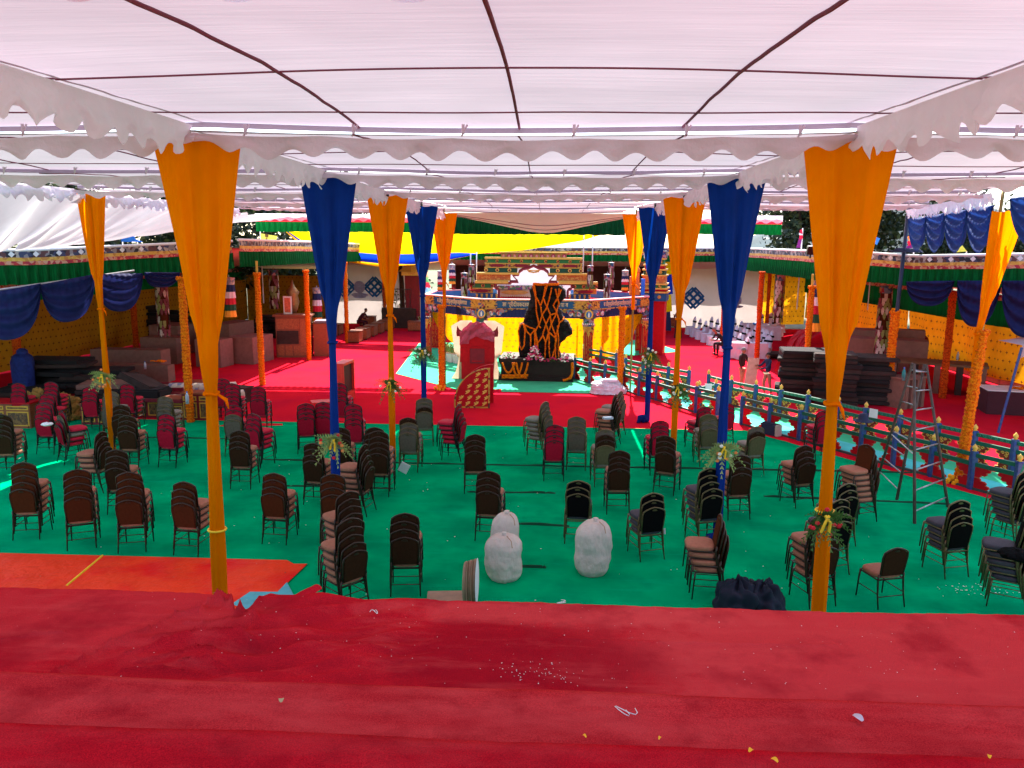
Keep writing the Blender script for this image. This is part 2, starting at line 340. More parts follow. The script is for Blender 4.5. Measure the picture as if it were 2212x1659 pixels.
# terrace with carpeted steps, wrinkled and torn at its edge
RIDGE = []
for pts_, h_, w_ in [([(115, 1456), (180, 1428), (240, 1396), (320, 1366), (380, 1336), (435, 1326)], .028, .017), ([(470, 1301), (500, 1312), (520, 1326), (550, 1348)], .035, .03), ([(550, 1348), (527, 1366)], .035, .025), ([(270, 1416), (350, 1396), (440, 1381), (520, 1385)], .022, .018), ([(375, 1426), (425, 1416), (465, 1421)], .026, .018),
        ([(260, 1456), (350, 1451), (440, 1456)], .02, .018), ([(300, 1431), (380, 1421)], .018, .015), ([(430, 1331), (450, 1308), (480, 1298)], .025, .022), ([(520, 1385), (560, 1392)], .025, .02), ([(0, 1383), (75, 1368), (135, 1366)], .014, .02), ([(480, 1298), (520, 1290), (560, 1300)], .018, .02), ([(560, 1345), (620, 1330), (700, 1325)], .012, .03), ([(400, 1345), (440, 1352), (500, 1345)], .018, .016), ([(330, 1385), (420, 1365), (500, 1362)], .018, .016), ([(390, 1440), (450, 1436), (500, 1446)], .02, .018), ([(600, 1400), (800, 1410), (1000, 1408)], .006, .02), ([(1200, 1380), (1500, 1392), (1800, 1395)], .006, .025)]:
    q_ = [G(a_, c_, 2.7) for a_, c_ in pts_]
    for a_, c_ in zip(q_, q_[1:]): RIDGE.append((a_.x, a_.y, c_.x, c_.y, h_, w_))
def tz(x, y):
    z = 2.7; n = mnoise.noise
    q = Vector((x*.9, y*2.2, 1.7)); z += .016*n(q)+.005*n(q*4)
    k = math.exp(-(((x+1.55)/.75)**2+((y-4.35)/.55)**2)); z += k*(.11*n(Vector((x*2.2+y*1.2, y*8-x*2.6, 3)))+.02)
    if True:
        for (ax, ay, bx_, by_, h_, w_) in RIDGE:
            dx, dy = bx_-ax, by_-ay; t = ((x-ax)*dx+(y-ay)*dy)/(dx*dx+dy*dy); t = max(0, min(1, t)); d2 = (x-ax-dx*t)**2+(y-ay-dy*t)**2
            if d2 < 9*w_*w_: z += 1.5*h_*math.exp(-(d2**.5)/(w_*.62))
    return z
def edge(x): return 4.96+.012*n3(x*7)+.008*n3(x*23)-(.30*max(0, 1-abs(x+2.0+.12*(0))/.13))
def n3(t): return mnoise.noise(Vector((t, 3.3, 7.1)))
b = MB()
def tf(u, v):
    x = -4.3+8.6*u; e0 = edge(x)
    if v < .9: y = 3.66+.02*n3(x*1.3)+(e0-3.66)*(v/.9); return (x, y, tz(x, y))
    t = (v-.9)/.1; return (x, e0+.02*sin(t*3), tz(x, e0)-.02-.22*t*(1+.15*n3(x*5)))
b.grid(tf, 640, 180); struct(b.build('stage', REDS, smooth=True))
for y0, y1, z, zlo in ((3.03, 3.70, 2.83, 2.66), (2.2, 3.05, 2.985, 2.8), (-1.5, 2.25, 3.14, 2.9)):
    b = MB()
    def sf(u, v, y0=y0, y1=y1, z=z, zlo=zlo):
        x = -5.5+11*u; yy = y1+.025*n3(x*1.1+z*9)+.006*n3(x*9)
        if v < .82: y = y0+(yy-y0)*v/.82; return (x, y, z+.008*mnoise.noise(Vector((x*1.3, y*4, z)))-(.012 if v > .78 else 0))
        t = (v-.82)/.18; return (x, yy+.012, z-.015-(z-zlo)*t)
    b.grid(sf, 200, 40); struct(b.build('stage', REDT1 if z < 2.9 else REDT2, smooth=True))
b = MB().bx(-9, 9, -3, 4.45, 0, 2.6); struct(b.build('stage', MAROON))
# a curled flap of carpet at the torn corner
b = MB(); p0 = AT(548, 1368, 4.45); 
def fl(u, v):
    a = AT(560, 1335, 4.72).lerp(AT(668, 1276, 4.98), u); d = Vector((.14, .04, 0)); t = v*PI*.9
    return a+Vector((.05*(1-cos(t)), .03*sin(t), .035*sin(t)+.004))*(1.4-.5*u)+Vector((0, 0, .005*n3(u*9+v*3)))
b.grid(fl, 24, 8); fo = b.build('carpet_flap', REDS, smooth=True); tag(fo, 'curled flap of red carpet beside the tear in the stage edge', 'carpet flap')
# scraps and petals on the stage
SCR = mat('scrap_paper', (.75, .7, .62), .8, .1); PET = mat('petal', (.95, .4, .01), .7, .1)
for i, (u, v, yv, mm, nm, lb, s) in enumerate([(1212, 1306, 2.71, SCR, 'thread_scrap', 'thin white thread curled on the stage near its far edge, middle', .03), (815, 1325, 2.71, SCR, 'thread_scrap', 'curved white thread lying left of the middle of the stage', .03),
        (608, 1519, 2.84, mat('dry_leaf', (.5, .35, .15), .8), 'dry_leaf', 'yellowish dry leaf lying on the first carpeted step', .022), (1340, 1541, 2.84, SCR, 'thread_scrap', 'large white knotted thread on the first carpeted step', .05),
        (1852, 1557, 2.84, mat('clear_scrap', (.6, .45, .45), .3), 'plastic_scrap', 'crumpled clear plastic scrap on the carpeted step at right', .035),
        (1622, 1629, 2.99, PET, 'petal', 'orange petal on the lower right of the steps, larger one', .017), (1672, 1650, 2.99, PET, 'petal', 'orange petal at the very bottom edge of the photo', .02), (1425, 1602, 2.99, PET, 'petal', 'orange petal below the middle of the steps', .01),
        (1262, 1598, 2.99, PET, 'petal', 'orange petal left of the others on the steps', .012), (2136, 1642, 2.99, PET, 'petal', 'orange petal in the bottom right corner', .014)]):
    p = G(u, v, yv); b = MB()
    if nm == 'thread_scrap': b.tube([Vector((sin(t*1.9)*s, cos(t*1.3)*s*.6+t*.2*s, .004)) for t in [k*.45 for k in range(12)]], .0022, 5)
    else:
        b.grid(lambda uu, vv: (s*(uu-.5)*sin(PI*(.15+.7*vv))*1.2, s*1.6*(vv-.5), .006+.4*s*(uu-.5)**2+.01*sin(vv*3)), 6, 6)
    o = b.build(nm, mm, smooth=True, loc=(p.x, p.y, p.z+.008)); o.rotation_euler = (0, 0, i*1.7); tag(o, lb, nm.replace('_', ' '))
b = MB()
for i in range(230):
    u = random.random(); x = random.uniform(-2.6, 3); y = random.uniform(3.75, 4.9)
    if i < 60: x = random.gauss(.0, .12)-.0; y = random.gauss(4.05, .06)
    s = random.uniform(.0015, .0045); a = random.random()*6; b.quad(*[(x+s*cos(a+k), y+s*sin(a+k)*(.5+random.random()), tz(x, y)+.005) for k in (0, 1.6, 3.1, 4.7)])
tag(b.build('litter', SCR), 'tiny pale crumbs scattered over the red stage carpet', 'litter', kind='stuff')
b = MB()
for i in range(260):
    x = random.uniform(-8, 6); y = random.uniform(9, 21)
    if i > 200: p = G(2140+random.gauss(0, 30) if 0 else 2110+random.gauss(0, 45), 1277+random.gauss(0, 7)); x, y = p.x, p.y
    s = random.uniform(.006, .016); a = random.random()*6; b.quad(*[(x+s*cos(a+k), y+s*sin(a+k), .034) for k in (0, 1.6, 3.1, 4.7)])
tag(b.build('litter', SCR), 'white flecks of paper and petals strewn over the green carpet', 'litter', kind='stuff')
# overlapping carpet seams: raised folds, their shade put into a darker green
FOLD = mat('green_fold_shaded', (.0, .055, .024), 1, .1)
def fold(name, pts, h, lb, m):
    b = MB(); Q = [G(*q) for q in pts]; 
    def f(u, v):
        t = u*(len(Q)-1); i = min(int(t), len(Q)-2); p = Q[i].lerp(Q[i+1], t-i); y = (v-.5)*.1
        return (p.x, p.y+y+.02*n3(p.x*1.2), .0085+h*sin(PI*v)*(.6+.5*n3(p.x*2.3))*sin(PI*min(1, max(0, u*8 if u < .125 else (1-u)*8 if u > .875 else .5))))
    b.grid(f, 120, 6); tag(b.build(name, m, smooth=True), lb, 'carpet fold', 'folds across the green carpet')
for i, (pts, h, lb) in enumerate([([(560, 993), (900, 1002), (1500, 1013), (2000, 1022)], .05, 'long low fold across the green carpet beside the middle rows of stacks'), ([(300, 945), (560, 950)], .04, 'short fold in the green carpet behind the red stacks at left'),
        ([(1010, 1063), (1200, 1066)], .05, 'fold in the green carpet right of the middle brown stack'), ([(1110, 1132), (1230, 1137)], .05, 'fold in the green carpet above the tall white sack'), ([(1110, 1225), (1180, 1227)], .05, 'short fold beside the front white sack'),
        ([(1650, 1073), (2060, 1090)], .05, 'fold running under the ladder feet'), ([(600, 1050), (850, 1056)], .04, 'fold behind the blue drape pole at left')]): fold('carpet_fold', pts, h, lb, FOLD)
# ------------------------------------------------------------------ canopies
ROW = [3.44, 8.23, 13.02, 17.81, 22.59, 27.38, 32.1]; XL, XR = -3.60, 2.98; ZC = 6.30
def xo_r(y): return 9.1+max(0, y-16.9)*.24 if y > 13 else 9.1
def xo_l(y): return -10.7
def scallop(t, sp): return sin(PI*t/sp)**2
def canopy(i, side, label, near=True, group='white canopy panels between the pole rows'):
    y0, y1 = ROW[i], ROW[i+1]
    gp = .07 if i == 4 else 0
    if side == 'c': a0 = a1 = XL+gp; c0 = c1 = XR-gp
    elif side == 'l': a0, a1, c0, c1 = xo_l(y0), xo_l(y1), XL+.04-gp*.3, XL+.04-gp*.3
    else: a0, a1, c0, c1 = XR-.04+gp*.3, XR-.04+gp*.3, xo_r(y0), xo_r(y1)
    t = thing('canopy', label, 'canopy', (0, 0, 0), 0, group)
    zo = .03*max(0, i-1)
    def Z(x, u, v):
        return zo+6.19+(.11)*v-.05*sin(PI*u)*(1-v)+.10*sin(PI*v)*sin(PI*u)*(1.0)-.05*sin(PI*u)*(v**3)+.012*mnoise.noise(Vector((x*.6, v*14+i*7, u)))
    def f(u, v):
        yy = y0-.20+(y1-y0+.20)*v; a = a0+(a1-a0)*v; c = c0+(c1-c0)*v; x = a+(c-a)*u
        yy += .05*sin(PI*u)*(1 if v > .95 else 0)
        return (x, yy, Z(x, u, v))
    MB().grid(f, 48, 60).build('roof_cloth', WHITE, t, smooth=True)
    W = c0-a0
    # hem of the far edge, and scalloped valance of the near edge
    def hem(u, v): p = f(u, 1); return (p[0], p[1]+.004, p[2]-.055*v+.0)
    MB().grid(hem, 60, 1).build('hem', HEMC, t)
    if near:
        sp = .66 if i == 0 else .43
        def val(u, v):
            x = a0+W*u; top = zo+6.165-.05*sin(PI*u)-.02*abs(sin(PI*u*5)); n = mnoise.noise(Vector((x*1.3, i*3.3, side == 'c')))
            dep = (.115+.095*scallop(x+.1*n, sp))*(1+.12*n)*[1, 1, .95, .8, .65, .4][i]
            dep *= 1-.55*max(0, 1-min(u, 1-u)*W/.65)
            if i == 0: dep = .01+.075*scallop(x+.25, sp)
            yy = y0-.20+.07*n*v+.035*sin(x*9+n*4)*v*v+.04*mnoise.noise(Vector((x*4, v*2, i)))*v
            return (x, yy, top-dep*v)
        MB().grid(val, int(W*24), 6).build('valance', VALC, t, smooth=True)
        b = MB(); m = 5
        for k in range(m+1):
            u = (k+.5)/(m+1); x = a0+W*u; MB().box((x, y0-.195, zo+6.20), (.03, .01, .10)).box((x+.012, y0-.192, zo+6.19), (.018, .008, .13), ry=.5).build('tie_strip', VALC, t)
    sm = MB(); nl = 4 if side == 'c' else 3
    for k in range(1, nl):
        u = k/nl; sm.tube([Vector(f(u, v/24.))-Vector((0, 0, .008)) for v in range(25)], .0135 if i < 1 else .009, 6)
    for yv in (.52, .86): sm.tube([Vector(f(u/30., yv))-Vector((0, 0, .006)) for u in range(31)], .0075, 6)
    sm.build('seam', SEAM, t)
    return t
pos = ['over the stage steps', 'between the nearest orange drapes and the near blue ones', 'between the near blue drapes and the second orange pair', 'between the second orange drapes and the far blue pair', 'between the far blue drapes and the garlanded orange pair', 'beyond the last orange drapes']
pos2 = ['over the stage steps', 'between the nearest orange and near blue drapes', 'between near blue and second orange drapes', 'between second orange and far blue drapes', 'between far blue and garlanded orange drapes', 'beyond the last drapes']
for i in range(6):
    canopy(i, 'c', near=i < 4, label='middle white canopy panel, '+pos2[i])
    canopy(i, 'l', 'white canopy panel left of the poles, '+pos2[i])
    if i < 5: canopy(i, 'r', 'white canopy panel right of the poles, '+pos2[i])
def side_valance(x0, x1, y0, y1, label, dep=.24, sp=.36, z0=6.22, z1=6.25, side=1):
    def f(u, v):
        y = y0+(y1-y0)*u; x = x0+(x1-x0)*u; n = mnoise.noise(Vector((y*1.7, x, 4))); n2 = mnoise.noise(Vector((y*6, x, v*2)))
        d = (dep+.12*scallop(y+.15*n, sp))*(1+.15*n)
        s = 1-.35*max(0, 1-min(u, 1-u)/.08)
        n4 = mnoise.noise(Vector((y*3, v*4, 9))); return (x+.10*n*v+.09*n2*v+.05*v*side+.05*n4*v, y, z0+(z1-z0)*u-.06*sin(PI*u)*0-d*v*s)
    o = MB().grid(f, int((y1-y0)*26), 8).build('side_valance', VALC, smooth=True)
    return tag(o, label, 'valance', 'scalloped valances along the pole lines')
P2 = ['over the stage', 'first bay beyond the stage', 'second bay', 'third bay', 'fourth bay']
for i in range(5):
    for xx, nm, sd in ((XL-.02, 'left', -1), (XR+.02, 'right', 1)):
        side_valance(xx, xx, ROW[i]+.12, ROW[i+1]-.12, 'crumpled white valance along the %s pole line, %s' % (nm, P2[i]), side=-sd*.5)
for i in (2, 3, 4): side_valance(-10.72, -10.72, ROW[i]+.1, ROW[i+1]-.1, 'white valance on the outer left canopy edge, %s' % P2[i], dep=.22)
side_valance(9.12, 11.2, 17.0, 25.7, 'white valance on the outer right canopy edge above the blue swags', dep=.2)
# wide scalloped edges at the far side of the canopies, with red and green pleats beneath
def _u(): pass
def lastedge(x0, x1, y, nm, lb, z=6.26, dark=False):
    t = thing('end_valance', lb, 'valance', (0, 0, 0), 0, 'valances of the last canopy row')
    if not dark: MB().grid(lambda u, v: (x0+(x1-x0)*u, y+.02*sin(u*80), z-(.22+.08*scallop((x0+(x1-x0)*u), .43))*v), int((x1-x0)*20), 4).build('white_scallops', VALC, t)
    if not dark: MB().grid(lambda u, v: (x0+(x1-x0)*u, y+.04, z-.1-.22*v), 8, 1).build('red_trim', strip('red_trim', (.6, .01, .03), trans=.4), t)
    def g(u, v):
        x = x0+(x1-x0)*u; return (x, y+.07+.055*sin(x*27+n3(x)*5)*(.3+v), z-(.05 if dark else .30)-(.72 if dark else .42)*v*(1+.05*n3(x*4)))
    MB().grid(g, int((x1-x0)*40), 3).build('green_pleats', GSHADE if dark else GPLEAT, t, smooth=True)
    return t
lastedge(-12.0, -4.2, 32.2, 0, 'white scalloped valance with green pleats above the yellow banner, left of the drapes')
lastedge(-3.9, 3.1, 32.25, 0, 'green pleated valance, coloured as shaded, behind the slack canopy point, above the throne pavilion', dark=True)
lastedge(3.4, 9.0, 31.2, 0, 'white scalloped valance with red trim and torn green pleats right of the far drapes')
# slack beige sheet that sags to a point in front of the pavilion
def slack(u, v):
    x = XL+.08+(XR-XL-.16)*u; s = max(0, 1-abs(u-.53)/.5) if u > .53 else u/.53; s = .30*s*s*(3-2*s)+.70*s; s = s-.06*max(0, (s-.86)/.14)**2
    y = 27.5+1.6*v; return (x, y, 6.16-.06*v-.62*s*v**.8+.01*n3(x*3+v*9))
sl = MB().grid(slack, 60, 24).build('slack_sheet', mat('beige_sheet', (.66, .58, .50), .85, .05, 2, trans=.30, bump=.4, bs=3, bdist=.04), smooth=True)
tag(sl, 'beige canvas sheet sagging to a point in front of the throne pavilion', 'canvas sheet')
MB().tube([Vector(slack(u/40, .55))-Vector((0, 0, .008)) for u in range(41)], .012, 5).tube([Vector(slack(u/40, .8))-Vector((0, 0, .008)) for u in range(41)], .012, 5).build('seam', SEAM, sl)
# ruched white sheet outside the left canopy edge
def ruche(u, v):
    T = Vector((-10.75-.55*max(0, 1-abs(11+20.5*u-21.6)/1.3)**.5, 11.0+20.5*u, 6.08)); pts = [(-220, 570, 14.5), (0, 537, 18.5), (120, 527, 20.5), (250, 492, 23), (352, 437, 29.5)]
    k = u*4; i = min(int(k), 3); a = AT(*pts[i][:2], pts[i][2]).lerp(AT(*pts[i+1][:2], pts[i+1][2]), k-i)
    p = T.lerp(a, v); p.z -= .25*sin(PI*v); fold = (lambda q: math.copysign(abs(q)**.6, q))(sin(u*85+3*sin(v*2)+4*n3(u*9)))
    p += Vector((.08, .20, .17))*fold*(.35+.65*sin(PI*v*.9)); return p
ru = MB().grid(ruche, 420, 20).build('ruched_sheet', mat('ruched_cloth', (.50, .45, .48), .85, .04, 3, trans=.3), smooth=True)
tag(ru, 'sunlit white sheet gathered in long pleats outside the left canopy edge', 'ruched sheet')

# ------------------------------------------------------------------ poles and drapes
def pole(name, x0, y0, x1, y1, z1, lb, m, r=.035, group='dark steel poles carrying the canopies', cat='pole'):
    return tag(MB().cyl((x0, y0, 0), (x1, y1, z1), r, r, 12).build(name, m, smooth=True), lb, cat, group)
def drape(x, y, m, lb, ztop=6.15, ztie=3.46, w=.94, z2=None, zend=.0, lean=0, seed=0, group='tall drapes gathered on the canopy poles', w2=.15, pole_m=POLEM, nf=2.6, dx=0):
    t = thing('drape', lb, 'drape', (x, y, 0), 0, group)
    def cs(z):                                # width, wrap 0..1
        if z >= ztie: k = (z-ztie)/(ztop-ztie); return .11+(w-.11)*k, 1-min(1, max(0, k*3.2))
        k = (ztie-z)/ztie; return .11+(w2-.11)*min(1, k*1.9)*(1-.15*sin(k*9)), 1
    def f(u, v):
        z = ztop+(zend-ztop)*v; ww, wr = cs(z); a = (u-.5)*2
        fold = (sin(a*PI*nf+seed)*.6+.3*sin(a*PI*nf*1.9+seed*2+z*.4))*(.35+.65*min(1, (ztop-z)/1.2)) if z > ztie else sin(a*PI*nf*1.5+seed)
        am = min(.05, ww*.09)+.008
        fx = a*ww/2; fy = -.09-am*fold+.07*a*a-(.03*mnoise.noise(Vector((a*1.5+seed, z*.8, seed))))
        th = -PI/2+a*PI*.98; rr = ww*.5*(1+.12*sin(a*13+seed)); cx = cos(th)*rr; cy = sin(th)*rr*.85
        X = fx*(1-wr)+cx*wr; Y = fy*(1-wr)+cy*wr
        zz = z-.03*abs(sin(a*4+seed))*max(0, 1-(ztop-z)/.3)
        return (X+lean*(ztop-z)+dx*max(0, (z-ztie)/(ztop-ztie)), Y, zz)
    MB().grid(f, 72, 90).build('cloth', m, t, smooth=True)
    b = MB(); b.tube([(.075*cos(a)+lean*(ztop-ztie), .07*sin(a), ztie+.01*sin(3*a)) for a in [k*PI/8 for k in range(17)]], .018, 6)
    if m is ORANGE or z2: b.tube([(.07+lean*(ztop-ztie), -.02, ztie), (.13, -.04, ztie-.06), (.16, -.05, ztie-.16)], [.012, .02, .006], 6)
    b.build('tie', m, t, smooth=True)
    if z2: MB().tube([(.095*cos(a)+lean*(ztop-z2), .09*sin(a), z2) for a in [k*PI/8 for k in range(17)]], .013, 6).build('tie', mat('yellow_ribbon', (.95, .55, .02), .6), t, smooth=True)
    return t
for i, (r, m, nm) in enumerate([(1, ORANGE, 'orange'), (2, BLUEV, 'blue'), (3, ORANGE, 'orange'), (4, BLUEV, 'blue'), (5, ORANGE, 'orange')]):
    for s, X in (('left', XL), ('right', XR)):
        dist = ['nearest', 'near', 'second', 'far', 'last garlanded'][i]
        ln = {(0, 'left'): -.017, (0, 'right'): .014, (1, 'left'): -.008, (1, 'right'): .004}.get((i, s), 0)
        pole('pole', X+ln*6.12, ROW[r], X, ROW[r], 6.17+.03*max(0, r-1), 'steel pole inside the %s %s drape on the %s' % (dist, nm, s), POLEM if i < 4 else mat('brass_pole', (.3, .2, .06), .4, metal=.6))
        drape(X, ROW[r]-.0, m, '%s %s drape on the %s pole line, tied at mid height' % (dist, nm, s), seed=i*2.3+(s == 'right'), zend=.02 if i < 4 else 2.9, ztie=[3.46, 3.43, 3.46, 3.6, 3.75][i], lean=ln, z2={(0, 'left'): 1.9, (0, 'right'): 2.28}.get((i, s)),
              dx=-.03 if i == 0 and s == 'left' else .0)
drape(-10.62, 18.2, ORANGE, 'narrow orange drape on the outer left pole in front of the ruched white sheet', ztop=6.2, ztie=3.5, w=.70, seed=4)
pole('pole', -10.62, 18.2, -10.62, 18.2, 6.3, 'steel pole inside the outer left orange drape', POLEM)
pole('pole', 9.07, 16.93, 9.35, 17.0, 6.3, 'brass pole inside the outer right orange drape', MATS['brass_pole'])
drape(9.12, 16.93, ORANGE, 'orange drape on the outer right pole above a thick marigold garland', ztop=5.85, ztie=3.3, w=.70, seed=7, zend=2.6, dx=.35)
pole('pole', 11.18, 25.7, 11.3, 25.7, 6.4, 'navy post with a marigold garland at the corner of the right gallery', mat('navy_post', (.02, .03, .07), .5), r=.06)
# ------------------------------------------------------------------ marigold garlanded posts
def garland(x, y, z1, lb, r=.085, zb=0, rod=0, m=MARI, top=None, base=False, dxy=(0, 0), n=10):
    t = thing('garland_post', lb, 'garlanded post', (x, y, 0), 0, 'posts wound with marigold garlands')
    pts = []; rr = []; k = int((z1-zb)/.045)
    for i in range(k+1):
        z = zb+(z1-zb)*i/k; u = z/z1; pts.append((dxy[0]*u+.012*n3(z*3+x), dxy[1]*u, z)); rr.append(r*(1+.14*(i % 2)+.14*mnoise.noise(Vector((z*1.7, x, y)))))
    MB().tube(pts, rr, n, jit=.10).build('garland', m, t)
    kn = MB()
    for i in range(14): a = i*2*PI/14; kn.ball((pts[-1][0]+cos(a)*r*1.05, sin(a)*r*1.05+pts[-1][1], z1-.02+.03*(i % 2)), .05, 6)
    kn.build('flower_knot', m, t)
    if rod: MB().cyl((pts[-1][0], pts[-1][1], z1), (pts[-1][0]*1.02, pts[-1][1], z1+rod), .045, .045, 8).build('rod', mat('yellow_rod', (.6, .36, .05), .5), t)
    if base: 
        b = MB()
        for i in range(26): a = i*2.4; b.ball((cos(a)*.12*(i % 5)*.4-.05, sin(a)*.1, .03+.06*(i % 3)), .055, 6)
        b.build('flower_base', mat('marigold_yellow', (.95, .42, .01), .8, .2, 30), t)
    return t
GP = [(-3.68, 27.1, 2.95, 'marigold post at the foot of the last left orange drape, left of the red throne', .1, MARI, True), (2.62, 27.4, 2.95, 'marigold post at the foot of the last right orange drape, by the white cloth heap', .1, MARI, False),
      (-10.16, 21.46, 4.1, 'marigold post standing at the yellow framed cabinet on the left', .1, MARI, False), (-10.27, 27.49, 4.0, 'marigold post with a yellow rod left of the near blue drape, beside the pink boxes', .1, MARI, False),
      (-10.45, 33.73, 3.9, 'marigold post in front of the wooden shrine cabinet', .1, MARI, False), (-10.33, 39.9, 4.1, 'marigold post at the near end of the row of low wooden benches', .1, MARI, False),
      (-10.1, 48.3, 4.2, 'marigold post beside the second knot emblem, far left', .1, MARI2, False), (-18.89, 26.9, 3.0, 'marigold post at the far left in front of the golden curtain', .13, MARI2, False), (-19.6, 36.3, 3.3, 'dark orange garland post before the pile of dark mattresses', .13, MARI2, False),
      (8.75, 39.3, 4.0, 'marigold post right of the white sheet emblem, beside the covered chairs', .1, MARI2, False), (9.15, 34.2, 4.0, 'marigold post in front of the white covered chairs on the right', .1, MARI2, False),
      (9.35, 28.3, 3.7, 'marigold post left of the nearest right orange drape', .1, MARI, False), (17.1, 41.9, 3.4, 'thin marigold post by the far golden curtain on the right', .1, MARI2, False), (12.9, 46.5, 3.6, 'distant marigold post behind the white chairs', .1, MARI2, False),
      (11.18, 25.69, 3.05, 'thick marigold post on the navy corner post of the right gallery', .13, MARI, False), (13.64, 27.09, 3.6, 'marigold post at the end of the wooden bench on the right', .11, MARI2, False)]
for i, (x, y, z1, lb, r, m, bs) in enumerate(GP): garland(x, y, z1, lb, r, m=m, base=bs, rod=.45 if i in (3, 5, 11) else 0)
garland(9.07, 16.93, 3.35, 'thick marigold garland hanging to the carpet on the outer right pole', .105, m=MARI, base=True, dxy=(.15, 0))
# ------------------------------------------------------------------ flower sprays
LEAF = mat('fern_leaf', (.07, .16, .03), .7, .4, 12, trans=.2); LEAF2 = mat('pale_leaf', (.30, .38, .12), .7, .3, 12, trans=.2); FLO = {'r': mat('rose_red', (.6, .01, .02), .6), 'w': mat('lily_white', (.8, .75, .62), .6), 'o': mat('lily_orange', (.85, .25, .06), .6)}
def spray(x, y, z, s, lb, cols='r', leaf=LEAF, dark=0):
    t = thing('flower_spray', lb, 'flower spray', (x, y, z), 0, 'flower sprays tied to the drapes'); rnd = random.Random(int(x*100+y*10+z*7)); b = MB()
    for k in range(34):
        a = rnd.uniform(0, 2*PI); L = s*rnd.uniform(.5, 1.0); dz = rnd.uniform(-1.0, .75); d = Vector((cos(a), -abs(sin(a))*.7, dz)).normalized(); sag = rnd.uniform(.2, .6)
        prev = Vector((0, -.08, 0)); side = d.cross(Vector((0, 1, .2))).normalized()
        for q in range(8):
            p = Vector((0, -.08, 0))+d*L*(q+1)/8-Vector((0, 0, sag*L*((q+1)/8)**2)); wl = L*.24*(1-q/9)
            for sg in (-1, 1):
                e = p+side*sg*wl+d*wl*.4; b.quad(prev.lerp(p, .2), prev.lerp(p, .55)+side*sg*wl*.35, e, p+side*sg*wl*.12)
            prev = p
    b.build('leaves', leaf, t)
    for c in cols:
        f = MB()
        for k in range(4 if len(cols) > 1 else 9):
            a = rnd.uniform(0, 2*PI); rr = s*rnd.uniform(.15, .6); p = Vector((cos(a)*rr, -.16-rnd.random()*.08, sin(a)*rr*.9-.05))
            for q in range(5): g = q*2*PI/5; f.lathe((p.x+cos(g)*.014*s*2.5, p.y, p.z+sin(g)*.014*s*2.5), [(.003, -.02*s*2), (.022*s*2.4, 0), (.008, .018*s*2)], 6)
        f.build('flowers', FLO[c], t)
    MB().tube([(-.02, -.2, .05), (.03, -.23, -.02), (.02, -.22, -.16)], .018, 5).tube([(.02, -.2, .05), (-.03, -.23, -.03), (-.06, -.22, -.13)], .016, 5).build('ribbon', mat('yellow_ribbon', (.95, .55, .02), .6), t)
    return t
spray(XR, ROW[1]-.02, 2.25, .34, 'fern and red rose spray on the nearest right orange drape', 'r')
spray(XR, ROW[2]-.02, 1.75, .42, 'spray of pale leaves and orange lilies on the near right blue drape', 'wo', LEAF2)
spray(XL, ROW[2]-.02, 1.75, .42, 'spray of roses and leaves on the near left blue drape', 'ro', LEAF2)
spray(XR, ROW[3]-.02, 1.9, .46, 'fern spray with pink flowers on the second right orange drape', 'ow')
spray(XL, ROW[3]-.02, 1.9, .42, 'leafy spray on the second left orange drape above the red carpet', 'ow')
spray(XR, ROW[4]-.02, 2.0, .5, 'dark feathery spray on the far right blue drape before the railing', 'w')
spray(XL, ROW[4]-.02, 2.0, .5, 'dark feathery spray on the far left blue drape before the pavilion', 'w')
spray(-10.62, 18.2, 1.9, .42, 'pale green leaf spray on the outer left orange drape', 'o', LEAF2)
# loose ends of the blue drapes on the carpet
for x, y, lb in ((XR-.05, ROW[2]-.1, 'knotted blue end of the near right blue drape on the carpet'), (XR-.15, ROW[4]-.15, 'knotted blue end of the far right blue drape on the carpet')):
    b = MB(); rnd = random.Random(4)
    for k in range(16): a = k*.4; b.tube([(0, 0, .22), (.1*cos(a), .08*sin(a), .15+.05*sin(k)), (.16*cos(a*1.3), .12*sin(a*1.7), .02)], [.03, .05, .025], 6)
    tag(b.build('drape_knot', BLUEV, smooth=True, loc=(x, y, 0)), lb, 'drape knot')

# ------------------------------------------------------------------ swags
def swag(a, c, drop, m, lb, n=11, flare=.5, cat='swag', group='navy swags', th=.06):
    a = Vector(a); c = Vector(c); nrm = (c-a).cross(Vector((0, 0, 1))).normalized()
    def f(u, v):
        e = .5-.5*cos(PI*u); e = u*.6+e*.4; s = max(0, 1-(2*abs(u-.5))**2.3); p = a.lerp(c, e); d = drop*v*(s**.75)+.03*v
        fold = sin(v*PI*n*.62+.6*sin(u*7))*th*(.3+.7*s)+.02*sin(u*60)*(1-v); return p-Vector((0, 0, d))+nrm*(fold-.10*s*v)
    return tag(MB().grid(f, 44, 36).build('swag', m, smooth=True), lb, cat, group)
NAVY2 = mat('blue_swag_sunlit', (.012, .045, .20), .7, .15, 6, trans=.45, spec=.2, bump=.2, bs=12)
# right: four long blue swags from the canopy edge
pr = [(9.5, 17.6, 6.0), (9.95, 19.5, 6.0), (10.4, 21.5, 6.0), (10.85, 23.5, 5.98), (11.25, 25.5, 5.98)]
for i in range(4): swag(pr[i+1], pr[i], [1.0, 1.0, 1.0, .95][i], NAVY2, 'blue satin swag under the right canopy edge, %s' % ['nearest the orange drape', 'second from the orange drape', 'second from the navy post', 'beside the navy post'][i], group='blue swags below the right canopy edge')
swag((9.4, 16.8, 6.1), (9.2, 13.4, 6.1), 1.15, MATS['blue_swag_sunlit'], 'large blue swag in the right corner of the view beyond the orange drape', group='blue swags below the right canopy edge')
